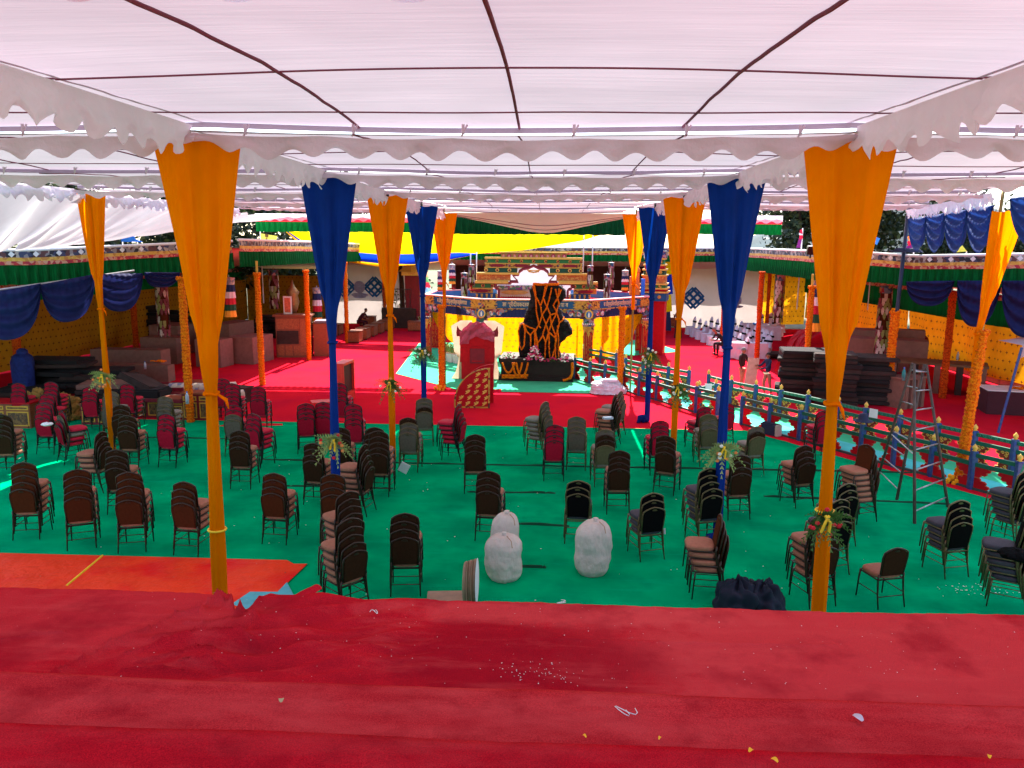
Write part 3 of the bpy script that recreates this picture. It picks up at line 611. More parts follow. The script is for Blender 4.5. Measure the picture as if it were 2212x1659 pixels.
# left: swags under the gallery eave
def eave_pt(px, py, Y): return AT(px, py, Y)
sw = [((-60, 640, 17.6), (88, 612, 18.2), 1.15), ((85, 615, 18.2), (205, 592, 19.0), 1.0), ((205, 592, 19.2), (308, 590, 20.6), .95), ((312, 588, 21.0), (388, 588, 22.6), .4)]
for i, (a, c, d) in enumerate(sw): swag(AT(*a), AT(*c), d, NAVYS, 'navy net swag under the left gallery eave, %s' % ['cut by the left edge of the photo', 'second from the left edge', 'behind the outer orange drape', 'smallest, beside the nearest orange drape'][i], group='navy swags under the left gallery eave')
MB_ = MB().cyl(AT(-60, 635, 17.6), AT(290, 585, 20.4), .03, .03, 8).build('swag_rail', RAW); tag(MB_, 'grey rail carrying the navy swags at the left edge', 'rail')
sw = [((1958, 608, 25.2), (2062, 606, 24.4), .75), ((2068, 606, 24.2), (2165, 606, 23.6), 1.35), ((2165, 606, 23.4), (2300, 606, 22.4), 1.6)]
for i, (a, c, d) in enumerate(sw): swag(AT(*a), AT(*c), d, NAVYS, 'navy net swag under the right gallery eave, %s' % ['shallow one beside the thick garland post', 'middle one behind the outer orange drape', 'cut by the right edge of the photo'][i], group='navy swags under the right gallery eave')

# ------------------------------------------------------------------ perimeter gallery
def polyline_fn(pts):
    P = [Vector(p) for p in pts]; L = [0]
    for i in range(len(P)-1): L.append(L[-1]+(P[i+1]-P[i]).length)
    def f(s):
        s = max(0, min(s, L[-1]-1e-6)); i = max(j for j in range(len(L)-1) if L[j] <= s); return P[i].lerp(P[i+1], (s-L[i])/(L[i+1]-L[i]))
    return f, L[-1]
def eave(pts, zt, zb, lb, hang=True, white=False, sunlit=None):
    f, L = polyline_fn([(p[0], p[1], 0) for p in pts]); Zt = [p[2] if len(p) > 2 else zt for p in pts]
    zf, _ = polyline_fn([(p[0], p[1], (p[2] if len(p) > 2 else zt)) for p in pts])
    t = thing('gallery_eave', lb, 'gallery eave', (0, 0, 0), 0, 'pleated eaves of the gallery')
    hh = zt-zb; n = int(L*5)
    def lay(name, z0, z1, m, off, pl=0, fr=24):
        def g(u, v):
            p = f(u*L); q = f(u*L+.05); d = (q-p); d = d.normalized() if d.length > 1e-6 else Vector((1, 0, 0)); nn = Vector((d.y, -d.x, 0)); z = zf(u*L).z+.02*n3(u*L*.9)
            k = pl*(.35+v)*sin(u*L*fr+2.2*n3(u*L*1.3)); return (p.x+nn.x*(off+k), p.y+nn.y*(off+k), z-(z0+(z1-z0)*v)*(1+.02*n3(u*L*5)*v))
        MB().grid(g, n*(8 if pl else 2), 4 if pl else 2).build(name, m, t, smooth=bool(pl))
    lay('dark_brocade_band', 0, .17, BANDD, .03); lay('yellow_brocade_band', .17, .27, BANDY, .045); lay('red_brocade_band', .27, .37, BANDR, .05)
    lay('green_pleats', .36, hh, GPLEAT, 0, .05)
    rail = MB().tube([Vector((f(s*L/40).x, f(s*L/40).y, zf(s*L/40).z+.03)) for s in range(41)], .045, 8); rail.build('eave_rail', WPLASTER, t)
    if white:
        b = MB(); k = int(L/.62)
        for i in range(k):
            p = f((i+.5)*L/k); q = f((i+.5)*L/k+.05); d = (q-p).normalized(); nn = Vector((d.y, -d.x, 0)); z = zf((i+.5)*L/k).z-.08
            c = p+nn*.06; c.z = z; s = .085; b.quad(c+Vector((0, 0, s)), c+d*s, c-Vector((0, 0, s)), c-d*s)
        b.build('white_diamonds', WPLASTER, t)
    return t
EL = [(-17.5, 15.5), (-14.2, 21.0), (-11.0, 26.6), (-10.5, 30)]
eave([(-17.5, 15.5, 4.85), (-14.2, 21.0, 4.8), (-10.9, 27.0, 5.1)], 4.85, 3.95, 'left gallery eave with green pleats and floral bands, nearest stretch at the left edge', white=True)
eave([(-10.7, 27.0, 5.15), (-10.5, 36, 5.1), (-10.4, 45, 5.0)], 5.1, 4.2, 'left gallery eave running back beside the wooden benches')
eave([(-10.4, 45, 5.0), (0, 45.2, 4.92), (9.6, 45, 4.95)], 4.95, 4.22, 'back gallery eave above the throne pavilion')
eave([(9.6, 45, 5.0), (9.7, 36, 4.95), (9.8, 28, 4.9)], 4.95, 3.95, 'right gallery eave above the white covered chairs')
eave([(9.8, 28, 4.95), (11.6, 25.6, 4.8), (14.5, 22, 4.95), (18, 16, 5.0)], 4.9, 3.98, 'right gallery eave with white diamonds at the right edge', white=True)
ROOFM = mat('gallery_roof_sheet', (.62, .50, .46), .85, .06, 1, trans=0, bump=.3, bs=3, bdist=.03); ROOFT = mat('gallery_roof_lining', (.035, .02, .016), .9, .2)
def groof(a, c, lb, y0z=4.15, z1=3.35):
    # a: eave line, c: back line ; pitched white tarpaulin over dark lining
    fa, La = polyline_fn([(p[0], p[1], p[2]) for p in a]); fc, Lc = polyline_fn([(p[0], p[1], p[2]) for p in c]); t = thing('gallery_roof', lb, 'roof', (0, 0, 0), 0, 'sloping roofs of the gallery')
    def g(u, v): p = fa(u*La).lerp(fc(u*Lc), v); p.z += .05*sin(v*PI)*n3(u*8)-.06*sin(PI*v); return p
    MB().grid(g, 40, 10).build('roof_sheet', ROOFM, t, smooth=True)
    return t
groof([(-17.5, 15.5, 4.7), (-10.9, 27, 4.9), (-10.5, 45, 4.8)], [(-26, 15.5, 3.6), (-21.5, 30, 3.5), (-20.5, 52, 3.5)], 'sloping white roof of the left gallery')
groof([(-10.4, 45.2, 4.8), (9.6, 45.2, 4.8)], [(-20.5, 52, 3.4), (17, 52, 3.4)], 'sloping roof of the back gallery behind the pavilion')
groof([(9.7, 45, 4.8), (9.9, 28, 4.75), (14.6, 22, 4.8), (18.2, 16, 4.8)], [(17, 52, 3.45), (17.2, 30, 3.4), (17.9, 26, 3.4), (23, 15, 3.4)], 'sloping white roof of the right gallery')
def bval(pts, zt, zb, lb):
    t = thing('back_valance', lb, 'valance', (0, 0, 0), 0, 'dark green valances inside the gallery'); f, L = polyline_fn([(p[0], p[1], 0) for p in pts])
    def lay(nm, z0, z1, m, off, pl):
        MB().grid(lambda u, v: tuple(f(u*L)+Vector((off+pl*sin(u*L*26), pl*cos(u*L*20), z0+(z1-z0)*v))), int(L*6), 3).build(nm, m, t, smooth=True)
    lay('brocade_band', zt, zt-.22, BANDR, 0, 0); lay('green_pleats', zt-.2, zb, GPLEAT, 0, .03)
bval([(-25, 15.5), (-20.9, 30), (-19.9, 51)], 3.45, 2.45, 'dark green pleated valance deep inside the left gallery')
bval([(16.4, 51), (16.6, 30), (17.3, 26), (22.3, 15)], 3.4, 2.25, 'dark green pleated valance with red band deep inside the right gallery')
def curtain(pts, zt, zb, m, lb, uo=0, fold=.05, fr=5, swagz=0, cat='curtain', name='curtain'):
    f, L = polyline_fn([(p[0], p[1], 0) for p in pts])
    def g(u, v):
        p = f(u*L); q = f(u*L+.1); d = (q-p); d = d.normalized() if d.length > 1e-6 else Vector((1, 0, 0)); nn = Vector((-d.y, d.x, 0))
        k = fold*(sin(u*L*fr+3*n3(u*L*.7))+.8*mnoise.noise(Vector((u*L*.6, v*3, 2))))+.25*swagz*sin(v*PI)*n3(u*L*.25)
        return (p.x+nn.x*k, p.y+nn.y*k, zt+(zb-zt)*v+swagz*.3*n3(u*L*.5)*v)
    return tag(MB().grid(g, int(L*8), 16, uvs=lambda u, v: (u*L, (zt-zb)*v)).build(name, m, smooth=True), lb, cat)
curtain([(-24.8, 15.5), (-20.8, 30)], 2.7, .1, GOLDL, 'golden patterned curtain, coloured as shaded, along the back of the left gallery, nearest length', swagz=.5, fr=2)
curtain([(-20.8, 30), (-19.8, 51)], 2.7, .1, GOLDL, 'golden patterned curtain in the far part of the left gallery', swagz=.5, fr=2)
curtain([(-19.8, 51), (-13.6, 50.4)], 3.0, 0, GOLDL, 'golden curtain, coloured as shaded, closing the far left corner beside the white cloth wall', fr=3)
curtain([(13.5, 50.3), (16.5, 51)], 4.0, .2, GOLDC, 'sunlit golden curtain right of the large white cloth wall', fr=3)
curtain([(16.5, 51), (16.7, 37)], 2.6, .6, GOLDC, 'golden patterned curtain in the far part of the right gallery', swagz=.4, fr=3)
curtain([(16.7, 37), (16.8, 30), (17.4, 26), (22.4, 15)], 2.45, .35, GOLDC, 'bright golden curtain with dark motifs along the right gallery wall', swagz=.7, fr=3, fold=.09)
CONC = mat('concrete_kerb', (.33, .29, .23), .9, .2, 2, bump=.4, bs=20)
k = MB()
for a, c in (((17.2, 37), (17.3, 30)), ((17.3, 30), (18, 26)), ((18, 26), (23, 15))):
    a = Vector(a); c = Vector(c); m = (a+c)/2; d = c-a; k.box((m.x, m.y, .3), (d.length, .3, .6), rz=math.atan2(d.y, d.x))
tag(k.build('concrete_wall', CONC, bev=.02), 'low concrete wall below the golden curtain on the right', 'wall')
# enclosing walls of the site at the back
# white sheets with endless knot emblems
def white_sheet(x0, x1, y, zt, zb, lb, m=PALE, sl=0):
    def g(u, v):
        x = x0+(x1-x0)*u; return (x, y+.05*sin(x*2.1+v*2)+.08*mnoise.noise(Vector((x*.7+v*2, v*2, 3))), zt+sl*u+(zb-zt-sl*u)*v)
    return tag(MB().grid(g, 40, 16).build('white_sheet', m, smooth=True), lb, 'sheet wall')
KNOT = mat('knot_blue', (.005, .11, .36), .7)
def knot(x, y, z, s, lb, parent):
    b = MB()
    def F(a, c, t): r = Matrix.Rotation(PI/4, 2); p = r @ Vector((a, c)); return (x+p.x, y-.16-t, z+p.y)
    def rect(a0, a1, c0, c1, d): b.prism([(a0, c0), (a1, c0), (a1, c1), (a0, c1)], F, d)
    q = s/3.0
    for i in range(-1, 2):
        rect((i-.22)*q, (i+.22)*q, -1.5*q, 1.5*q, .012); rect(-1.5*q, 1.5*q, (i-.22)*q, (i+.22)*q, .016)
    for sx, sy in ((1, 1), (1, -1), (-1, 1), (-1, -1)):
        cx, cy = sx*q*1.0, sy*q*1.0
        for i in (0, 1): rect(sx*1.5*q-.22*q, sx*1.5*q+.1*q, sy*.0*q, sy*1.2*q, .010) if i == 0 else rect(sx*.0*q, sx*1.2*q, sy*1.5*q-.22*q, sy*1.5*q+.1*q, .010)
    return b.build('knot_emblem', KNOT, parent)
s1 = white_sheet(-13.8, -8.0, 50.2, 4.35, 0, 'white cloth wall with two blue endless knots and a pale lotus emblem, far left')
for u, v in ((784, 620), (808, 618)): pass
for u in (746, 810): p = AT(u, 619, 50); knot(p.x, p.y, p.z, 1.0, '', s1)
EMB = mat('pale_emblem', (.28, .32, .52), .8); p = AT(778, 628, 50); b = MB()
b.lathe((0, 0, 0), [(.30, 0), (.32, .02), (.28, .04)], 20); 
eo = MB()
def disc(b, x, y, z, r, sz=1, n=20, d=.012): b.prism([(cos(2*PI*k/n)*r, sin(2*PI*k/n)*r*sz) for k in range(n)], lambda a, c, t: (x+a, y-t, z+c), d)
disc(eo, p.x, p.y-.16, p.z+.25, .36, 1.1); disc(eo, p.x, p.y-.16, p.z-.25, .55, .25); disc(eo, p.x, p.y-.16, p.z-.38, .42, .2, d=.02)
eo.build('lotus_emblem', EMB, s1)
s2 = white_sheet(6.2, 13.6, 50.2, 4.9, 0, 'large white cloth wall with a blue endless knot and fence shadows, far right', sl=-.5)
p = AT(1497, 643, 50); knot(p.x, p.y, p.z, 1.05, '', s2); eo = MB()
for u, v in ((1412, 640), (1590, 655)):
    p = AT(u, v, 50); disc(eo, p.x, p.y-.16, p.z+.2, .3, 1.1); disc(eo, p.x, p.y-.16, p.z-.2, .42, .22)
eo.build('lotus_emblem', EMB, s2)
p0 = AT(1520, 620, 50); MB().bx(p0.x, p0.x+.9, 49.98, 50.0, p0.z-1.0, p0.z).build('pale_blue_patch', mat('pale_blue_cloth', (.35, .45, .62), .8), s2) if 0 else None
def band_sheet(name, x0, x1, y, bands, lb):
    t = thing(name, lb, 'banner')
    for i, (zt, zb, m, nm) in enumerate(bands):
        MB().grid(lambda u, v: (x0+(x1-x0)*u+.1*v, y+.04*sin(u*9+v), zt[0]+(zt[1]-zt[0])*u+((zb[0]+(zb[1]-zb[0])*u)-(zt[0]+(zt[1]-zt[0])*u))*v), 16, 6).build(nm, m, t, smooth=True)
a = AT(1425, 560, 46); c = AT(1446, 720, 46)
band_sheet('striped_banner', a.x-.9, c.x, 46, [((4.6, 4.7), (3.2, 3.5), YELF, 'yellow_band'), ((3.2, 3.5), (2.1, 2.35), BLUEF, 'blue_band'), ((2.1, 2.35), (1.0, 1.35), YELF, 'yellow_band'), ((1.0, 1.35), (.2, .2), strip('navy_band', (.01, .015, .06)), 'navy_band')], 'hanging banner of yellow and blue bands right of the pavilion')
# dark back wall of the site behind the pavilion
DW = mat('dark_hall_wall', (.045, .012, .010), .9, .2, 2, pattern=P_cells(1.6, 1.6, (.08, .04, .02), 'disc', .1, use='Object'))
t = thing('back_wall', 'dark maroon cloth wall behind the throne pavilion', 'wall')
MB().bx(-6.0, 6.0, 49.8, 49.9, 0, 4.2).build('wall_cloth', DW, t)
for xa in (-6.0, 3.8): MB().bx(xa, xa+.22, 49.4, 49.6, 0, 4.4).build('post', MAROON, t)
# gatehouse with a small golden roof, hedge and iron fence far left
t = thing('gatehouse', 'brown gate pier with a small golden hipped roof, left of the pavilion', 'gate pier', (AT(893, 620, 48).x, 48, 0))
MB().bx(-.45, .45, -.4, .4, 0, 3.25).build('pier', MAROON, t, bev=.02); MB().bx(-.62, .62, -.55, .55, 3.2, 3.42).build('cornice', GOLDP, t)
MB().lathe((0, 0, 3.42), [(.95, 0), (.85, .06), (.25, .55), (.08, .62), (.05, .75)], 4).build('roof', GOLDP, t)
fx = AT(857, 700, 47.5).x; t = thing('iron_fence', 'black iron railing with slanted bars and bushes behind it, left of the pavilion', 'fence', (fx, 47.5, 0)); b = MB()
b.bx(-.9, .9, -.02, .02, 2.35, 2.4).bx(-.9, .9, -.02, .02, 1.2, 1.25)
for i in range(14): b.cyl((-.9+i*.14, 0, 1.2), (-.75+i*.14-.3*(i % 2), 0, 2.35), .012, .012, 5)
b.build('bars', POLEM, t); MB().bx(-.9, 1.2, -.1, .1, 0, 1.2).build('base_wall', WOODD, t)

# ------------------------------------------------------------------ yellow and blue banner slung over the court
def curve(pts, YY):
    P = [AT(u, v, y) for (u, v), y in zip(pts, YY)]; f, L = polyline_fn(P); return lambda s: f(s*L)
def strip2(nm, top, bot, m, parent, push=0, nu=60, nv=10, lean=.8):
    def g(u, v): p = top(u).lerp(bot(u), v); p.y += lean*sin(PI*v)*.3+push+.05*sin(u*25+v*4); return p
    return MB().grid(g, nu, nv).build(nm, m, parent, smooth=True)
t = thing('slung_banner', 'huge yellow banner with a blue border slung between far poles before the pavilion', 'banner')
topc = curve([(614, 492), (700, 490), (800, 489), (900, 490), (1000, 490), (1130, 492), (1322, 499)], [44, 43.5, 43, 42.5, 42, 41.5, 41])
yb = curve([(614, 494), (662, 527), (740, 543), (820, 550), (890, 549), (1000, 546), (1030, 548), (1129, 541), (1259, 520), (1322, 500)], [44, 43.8, 43.4, 43, 42.6, 42.2, 42.1, 41.7, 41.3, 41])
strip2('yellow_field', topc, yb, YELF, t)
bb = curve([(613, 495), (664, 535), (745, 560), (818, 569), (893, 571), (960, 563), (1028, 550)], [44, 43.9, 43.5, 43.1, 42.7, 42.4, 42.2])
yb2 = curve([(614, 494), (662, 527), (740, 543), (820, 550), (890, 549), (960, 545), (1028, 548)], [44, 43.8, 43.4, 43, 42.6, 42.3, 42.1])
strip2('blue_border', yb2, bb, BLUEF, t, .02, nv=5)
eb = curve([(612, 496), (662, 541), (745, 566), (818, 576), (893, 573), (960, 563.5), (1028, 550)], [44, 43.9, 43.5, 43.1, 42.7, 42.4, 42.2])
strip2('yellow_edging', bb, eb, mat('orange_yellow_trim', (.95, .5, .01), .7, trans=.4), t, .03, nv=3)
# ------------------------------------------------------------------ throne pavilion
PAV = thing('throne_pavilion', 'octagonal painted pavilion with inscribed blue beams, red pillars and yellow curtains', 'pavilion', (-.5, 37.1, 0))
PX, PY = -.5, 37.1
OCT = [(-2.76, 33.0), (1.75, 33.0), (4.55, 35.9), (4.55, 38.5), (1.75, 41.2), (-2.76, 41.2), (-5.5, 38.5), (-5.5, 35.6)]
def PB(b, name, m, parent=PAV, **k):
    o = b.build(name, m, None, **k); o.parent = parent
    if parent is PAV: o.matrix_parent_inverse = Matrix.Translation((-PX, -PY, 0))
    return o
SIDES = [(i, OCT[i], OCT[(i+1) % 8]) for i in range(8)]
PAINT = mat('painted_carving', (.12, .05, .06), .6, .2, pattern=P_vor(7.5, [(.20, .01, .02), (.02, .06, .16), (.28, .16, .04), (.02, .09, .06), (.36, .18, .2), (.05, .02, .03), (.10, .16, .24)]))
GOLDPT = mat('gold_scroll_paint', (.50, .26, .035), .5, .15, pattern=P_vor(13, [(.55, .30, .04), (.42, .20, .03), (.10, .03, .02), (.55, .30, .04), (.5, .28, .04)]))
INSC = mat('inscription_gold', (.62, .48, .30), .6, .1)
BEAMB = mat('beam_blue', (.008, .085, .22), .5, .12, 6)
def side_frame(a, c):
    a = Vector((a[0], a[1], 0)); c = Vector((c[0], c[1], 0)); d = (c-a).normalized(); n = Vector((d.y, -d.x, 0))
    if (a+n-Vector((PX, PY, 0))).length < (a-Vector((PX, PY, 0))).length: n = -n
    return a, c, d, n, (c-a).length
for i, a, c in SIDES:
    a, c, d, n, L = side_frame(a, c); F = lambda x, z, t, a=a, d=d, n=n: a+d*x+n*(.06+t)+Vector((0, 0, z))
    rect = lambda b, x0, x1, z0, z1, t0, t1, F=F: b.prism([(x0, z0), (x1, z0), (x1, z1), (x0, z1)], lambda p, q, t, t0=t0: F(p, q, t0+t), t1-t0)
    b = MB(); rect(b, 0, L, 2.44, 2.80, -.10, 0); beam = PB(b, 'beam', BEAMB)
    b = MB(); rect(b, -.03, L+.03, 2.80, 2.845, -.14, .05); PB(b, 'rim', PINKP)
    b = MB(); rect(b, 0, L, 2.41, 2.45, -.1, .03); rect(b, 0, L, 2.765, 2.80, -.1, .02); PB(b, 'beam_moulding', GOLDPT)
    if i in (0, 1, 7, 2):
        for e0, e1 in ((0, .55), (L, L-.55)):
            s = 1 if e1 > e0 else -1; b = MB(); pl = [(e0, 2.46), (e1, 2.46), (e1+s*.12, 2.52), (e1, 2.58), (e1+s*.14, 2.62), (e1, 2.67), (e1+s*.1, 2.72), (e1, 2.765), (e0, 2.765)]
            b.prism(pl, lambda p, q, t, F=F: F(p, q, t), .02); PB(b, 'gold_corner_panel', GOLDPT)
        # Lantsa-like inscription, raised gold letters
        cu = bpy.data.curves.new('inscription', 'FONT'); cu.body = ['\u0919\u093e \u0936\u094d\u0930\u0940\u0926\u0940\u0935\u0915\u0926\u0930\u0915\u0915\u0930\u094d\u0915\u0915\u0930\u094d\u0935\u0947\u0930\u094d\u0935\u0947 \u0930\u094d\u0935\u0930\u092f\u093e\u0938\u093e \u0935', '\u0935 \u0926\u0940\u0930\u094d\u0928\u094d\u0926\u093f\u0930\u0935\u0938\u0940\u0930\u094d\u0926\u0928\u094d\u092f\u0938\u0940\u0930\u094d\u0915\u0938\u0930\u094d\u0935\u0947\u0930\u092f\u0938\u0938\u093e'][0 if i == 0 else 1]
        cu.size = .22; cu.extrude = .008; cu.offset = .004; cu.align_x = 'CENTER'; cu.align_y = 'CENTER'
        to = bpy.data.objects.new('tmp', cu); COL.objects.link(to); dg = bpy.context.evaluated_depsgraph_get(); dg.update(); me = bpy.data.meshes.new_from_object(to.evaluated_get(dg)); bpy.data.objects.remove(to)
        xs = [v.co.x for v in me.vertices]; W = max(xs)-min(xs); k = min(1.6, (L-1.75)/W); k2 = 1.1
        me.transform(Matrix.Diagonal((k, k2, 1, 1))); me.materials.clear(); me.materials.append(INSC)
        io = bpy.data.objects.new('inscription', me); COL.objects.link(io); mid = F(L/2, 2.61, .012); dd = d if (n.y < .5 and d.x > 0) or (abs(d.x) < .01) else -d
        if dd.cross(Vector((0, 0, 1))).dot(n) < 0: dd = -dd
        io.parent = PAV; io.matrix_parent_inverse = Matrix.Translation((-PX, -PY, 0))
        io.matrix_basis = Matrix(((dd.x, 0, n.x, mid.x), (dd.y, 0, n.y, mid.y), (0, 1, 0, mid.z), (0, 0, 0, 1)))
    # stepped painted brackets under the beam and navy pleats behind
    if i in (0, 1, 7, 2, 6):
        b = MB()
        st = [(0, 2.41), (1.35, 2.41), (1.30, 2.36), (1.12, 2.36), (1.05, 2.29), (.90, 2.27), (.84, 2.20), (.66, 2.18), (.60, 2.10), (.42, 2.08), (.36, 2.03), (0, 2.02)]
        for s in (0, 1): PB(MB().prism([(x if not s else L-x, z) for x, z in st], lambda p, q, t, F=F: F(p, q, -.06+t), .1), 'carved_bracket', PAINT)
        b = MB()
        for e in (.42, .75): 
            for s in (0, 1): disc_x = e if not s else L-e; b.prism([(disc_x+cos(k*PI/8)*.10, 2.24+sin(k*PI/8)*.10) for k in range(16)], lambda p, q, t, F=F: F(p, q, .04+t), .03)
        PB(b, 'flower_boss', mat('rose_paint', (.45, .12, .12), .6, pattern=P_vor(16, [(.5, .1, .1), (.6, .5, .45), (.1, .2, .4)])))
        b = MB(); b.grid(lambda u, v, a=a, d=d, n=n, L=L: a+d*(u*L)-n*(.12+.03*sin(u*L*40))+Vector((0, 0, 2.42-.38*v)), int(L*30), 2); PB(b, 'navy_pleats', strip('navy_pleat', (.008, .01, .045), trans=.2), smooth=True)
for k, (x, y) in enumerate(OCT):
    dark = k in (3, 4, 5, 6); d = Vector((x-PX, y-PY, 0)).normalized(); rz = 0 if k in (0, 1, 4, 5) else 0
    p = PB(MB().bx(x-.19, x+.19, y-.19, y+.19, 0, 1.72), 'pillar', REDP, bev=.02)
    b = MB()
    for s in range(-2, 3): b.bx(x+s*.075-.008, x+s*.075+.008, y-.197, y-.188, .1, 1.4)
    b.build('fluting', GOLDPT, p)
    b = MB().bx(x-.225, x+.225, y-.225, y+.225, 1.58, 1.74); b.prism([(x-.22, 1.60), (x-.22, 1.34), (x-.11, 1.56), (x, 1.26), (x+.11, 1.56), (x+.22, 1.34), (x+.22, 1.60)], lambda p_, q, t, y=y: (p_, y-.2-t, q), .03); b.build('gold_pendants', GOLDPT, p)
    b = MB().bx(x-.25, x+.25, y-.25, y+.25, 1.74, 1.82); b.bx(x-.22, x+.22, y-.22, y+.22, 1.86, 2.04); b.build('painted_capital', PAINT, p)
    b = MB()
    for s in range(6): b.bx(x-.235+s*.082, x-.185+s*.082, y-.262, y-.2, 1.82, 1.865)
    b.build('white_beads', WPLASTER, p)
    MB().bx(x-.235, x+.235, y-.235, y+.235, 1.82, 1.86).build('dark_band', BLUEP, p)
for k in (0, 1):          # medallions over the front pillars, and diamond on the beam
    x, y = OCT[k]; b = MB().prism([(x+cos(q*PI/9)*.17, 2.23+sin(q*PI/9)*.2) for q in range(18)], lambda p, q, t: (p, y-.13-t, q), .05); PB(b, 'medallion_ring', GOLDP)
    b = MB().prism([(x+cos(q*PI/9)*.12, 2.23+sin(q*PI/9)*.14) for q in range(18)], lambda p, q, t: (p, y-.175-t, q), .015); PB(b, 'medallion', mat('medallion_blue', (.03, .16, .4), .5))
    b = MB().bx(x-.035, x+.035, y-.205, y-.19, 2.12, 2.27).bx(x-.02, x+.02, y-.21, y-.19, 2.26, 2.32); PB(b, 'stupa_motif', WPLASTER)
    b = MB().prism([(x+cos(q*PI/8)*.14, 2.61+sin(q*PI/8)*.13) for q in range(16)], lambda p, q, t: (p, y-.085-t, q), .02); PB(b, 'beam_rosette', mat('rosette', (.35, .1, .05), .6, pattern=P_vor(14, [(.5, .3, .05), (.4, .05, .05), (.1, .1, .2)])))
# parapet inside, floor
b = MB(); b.v = [(-5.5, 38.5, 2.44), (-4.6, 37.4, 2.44), (3.6, 37.4, 2.44), (4.55, 38.5, 2.44), (1.75, 41.2, 2.44), (-2.76, 41.2, 2.44)]; b.f = [tuple(range(6))]; PB(b, 'floor', REDC)
for xs in ((-5.4, -4.5), (3.5, 4.5)): PB(MB().bx(xs[0], xs[1], 35.8, 38.4, 2.42, 2.44), 'floor', REDC)
for i, a, c in SIDES:
    if i in (3, 4, 5, 2, 6):
        a, c, d, n, L = side_frame(a, c); b = MB().prism([(0, 2.45), (L, 2.45), (L, 2.80), (0, 2.80)], lambda p, q, t, a=a, d=d, n=n: a+d*p-n*(.05+t)+Vector((0, 0, q)), .03); PB(b, 'blue_parapet', BLUEL)
# curtains between the pillars
def pcurt(x0, y0, x1, y1, zb, nm='curtain'):
    a = Vector((x0, y0, 0)); c = Vector((x1, y1, 0)); d = (c-a).normalized(); n = Vector((-d.y, d.x, 0)); L = (c-a).length
    def g(u, v): z1 = zb(u); return a+d*(u*L)+n*(.07*sin(u*L*9+2*n3(u*5))*(1-.3*v)+.04*n3(u*9+v*2))+Vector((0, 0, 2.1+(z1-2.1)*v))
    b = MB().grid(g, int(L*22), 20, uvs=lambda u, v: (u*L, v*1.9)); PB(b, nm, YELC, smooth=True)
pcurt(-5.3, 35.9, -2.9, 33.6, lambda u: 1.95-1.75*min(1, (u*1.15)**.55))
pcurt(-2.6, 34.3, -.9, 34.3, lambda u: .3); pcurt(-.9, 34.4, 1.6, 34.3, lambda u: .3+.1*sin(u*5))
pcurt(1.9, 33.6, 4.35, 36.0, lambda u: .25 if u < .55 else .25+1.75*((u-.55)/.45)**1.5)
# tiered altar backdrop
def px(u, Y): return AT(u, 600, Y).x
def pz(v, Y): return AT(1150, v, Y).z
YT = 39.4; ALT = thing('altar_backdrop', 'stepped painted throne backdrop with arched opening standing on the pavilion', 'altar backdrop', (px(1152, YT), YT, 0)); AX = px(1152, YT)
def ab(b, nm, m, **k): o = b.build(nm, m, None, **k); o.parent = ALT; o.matrix_parent_inverse = Matrix.Translation((-AX, -YT, 0)); return o
def B3(u0, u1, v0, v1, y0, th=.1): return (px(u0, YT), px(u1, YT), YT+y0-th, YT+y0, pz(v1, YT), pz(v0, YT))
GREEND = mat('dark_green_board', (.008, .065, .03), .5, .1, 6); CART = mat('maroon_cartouche', (.22, .006, .018), .5, .1)
OBRO = mat('orange_brocade_board', (.50, .15, .03), .6, .15, pattern=P_vor(16, [(.55, .17, .03), (.45, .11, .03), (.60, .28, .06), (.5, .14, .03)]))
arch = [(1081, 648), (1081, 627), (1072.5, 627), (1072.5, 615), (1104, 615), (1106, 611.5), (1121, 611.5), (1108, 597), (1121, 596.5), (1123, 590), (1131, 584), (1142, 582), (1152.5, 577)]
arch = arch+[(2305-u, v) for u, v in arch[-2::-1]]
def cut_x(v):                              # half width of the opening at a given height
    h = 0; pts = arch[:13]
    for (u0, v0), (u1, v1) in zip(pts, pts[1:]):
        if min(v0, v1) <= v <= max(v0, v1) and abs(v1-v0) > .01: h = max(h, 1152.5-(u0+(u1-u0)*(v-v0)/(v1-v0)))
    return h
def tier(v0, v1, U0, m, nm, dy, th=.12, marg=7):
    h = max(cut_x(v0+.3), cut_x(v1-.3), cut_x((v0+v1)/2)); h = h+marg if h else 0; o = None
    if h <= 0:
        b = MB().bx(*B3(U0, 2305-U0, v0, v1, dy, th)); return ab(b, nm, m, bev=.01)
    b = MB().bx(*B3(U0, 1152.5-h, v0, v1, dy, th)); b.bx(*B3(1152.5+h, 2305-U0, v0, v1, dy, th)); return ab(b, nm, m, bev=.01)
def cartouches(v0, v1, us, w, dy):
    b = MB(); r = MB(); mid = (v0+v1)/2; hh = (v1-v0)*.36
    for u in us:
        poly = [(u-w, mid), (u-w*.78, mid-hh*.5), (u-w*.55, mid-hh), (u+w*.55, mid-hh), (u+w*.78, mid-hh*.5), (u+w, mid), (u+w*.78, mid+hh*.5), (u+w*.55, mid+hh), (u-w*.55, mid+hh), (u-w*.78, mid+hh*.5)]
        b.prism([(px(a, YT), pz(c, YT)) for a, c in poly], lambda p, q, t: (p, YT+dy-t, q), .02)
    ab(b, 'cartouche', CART)
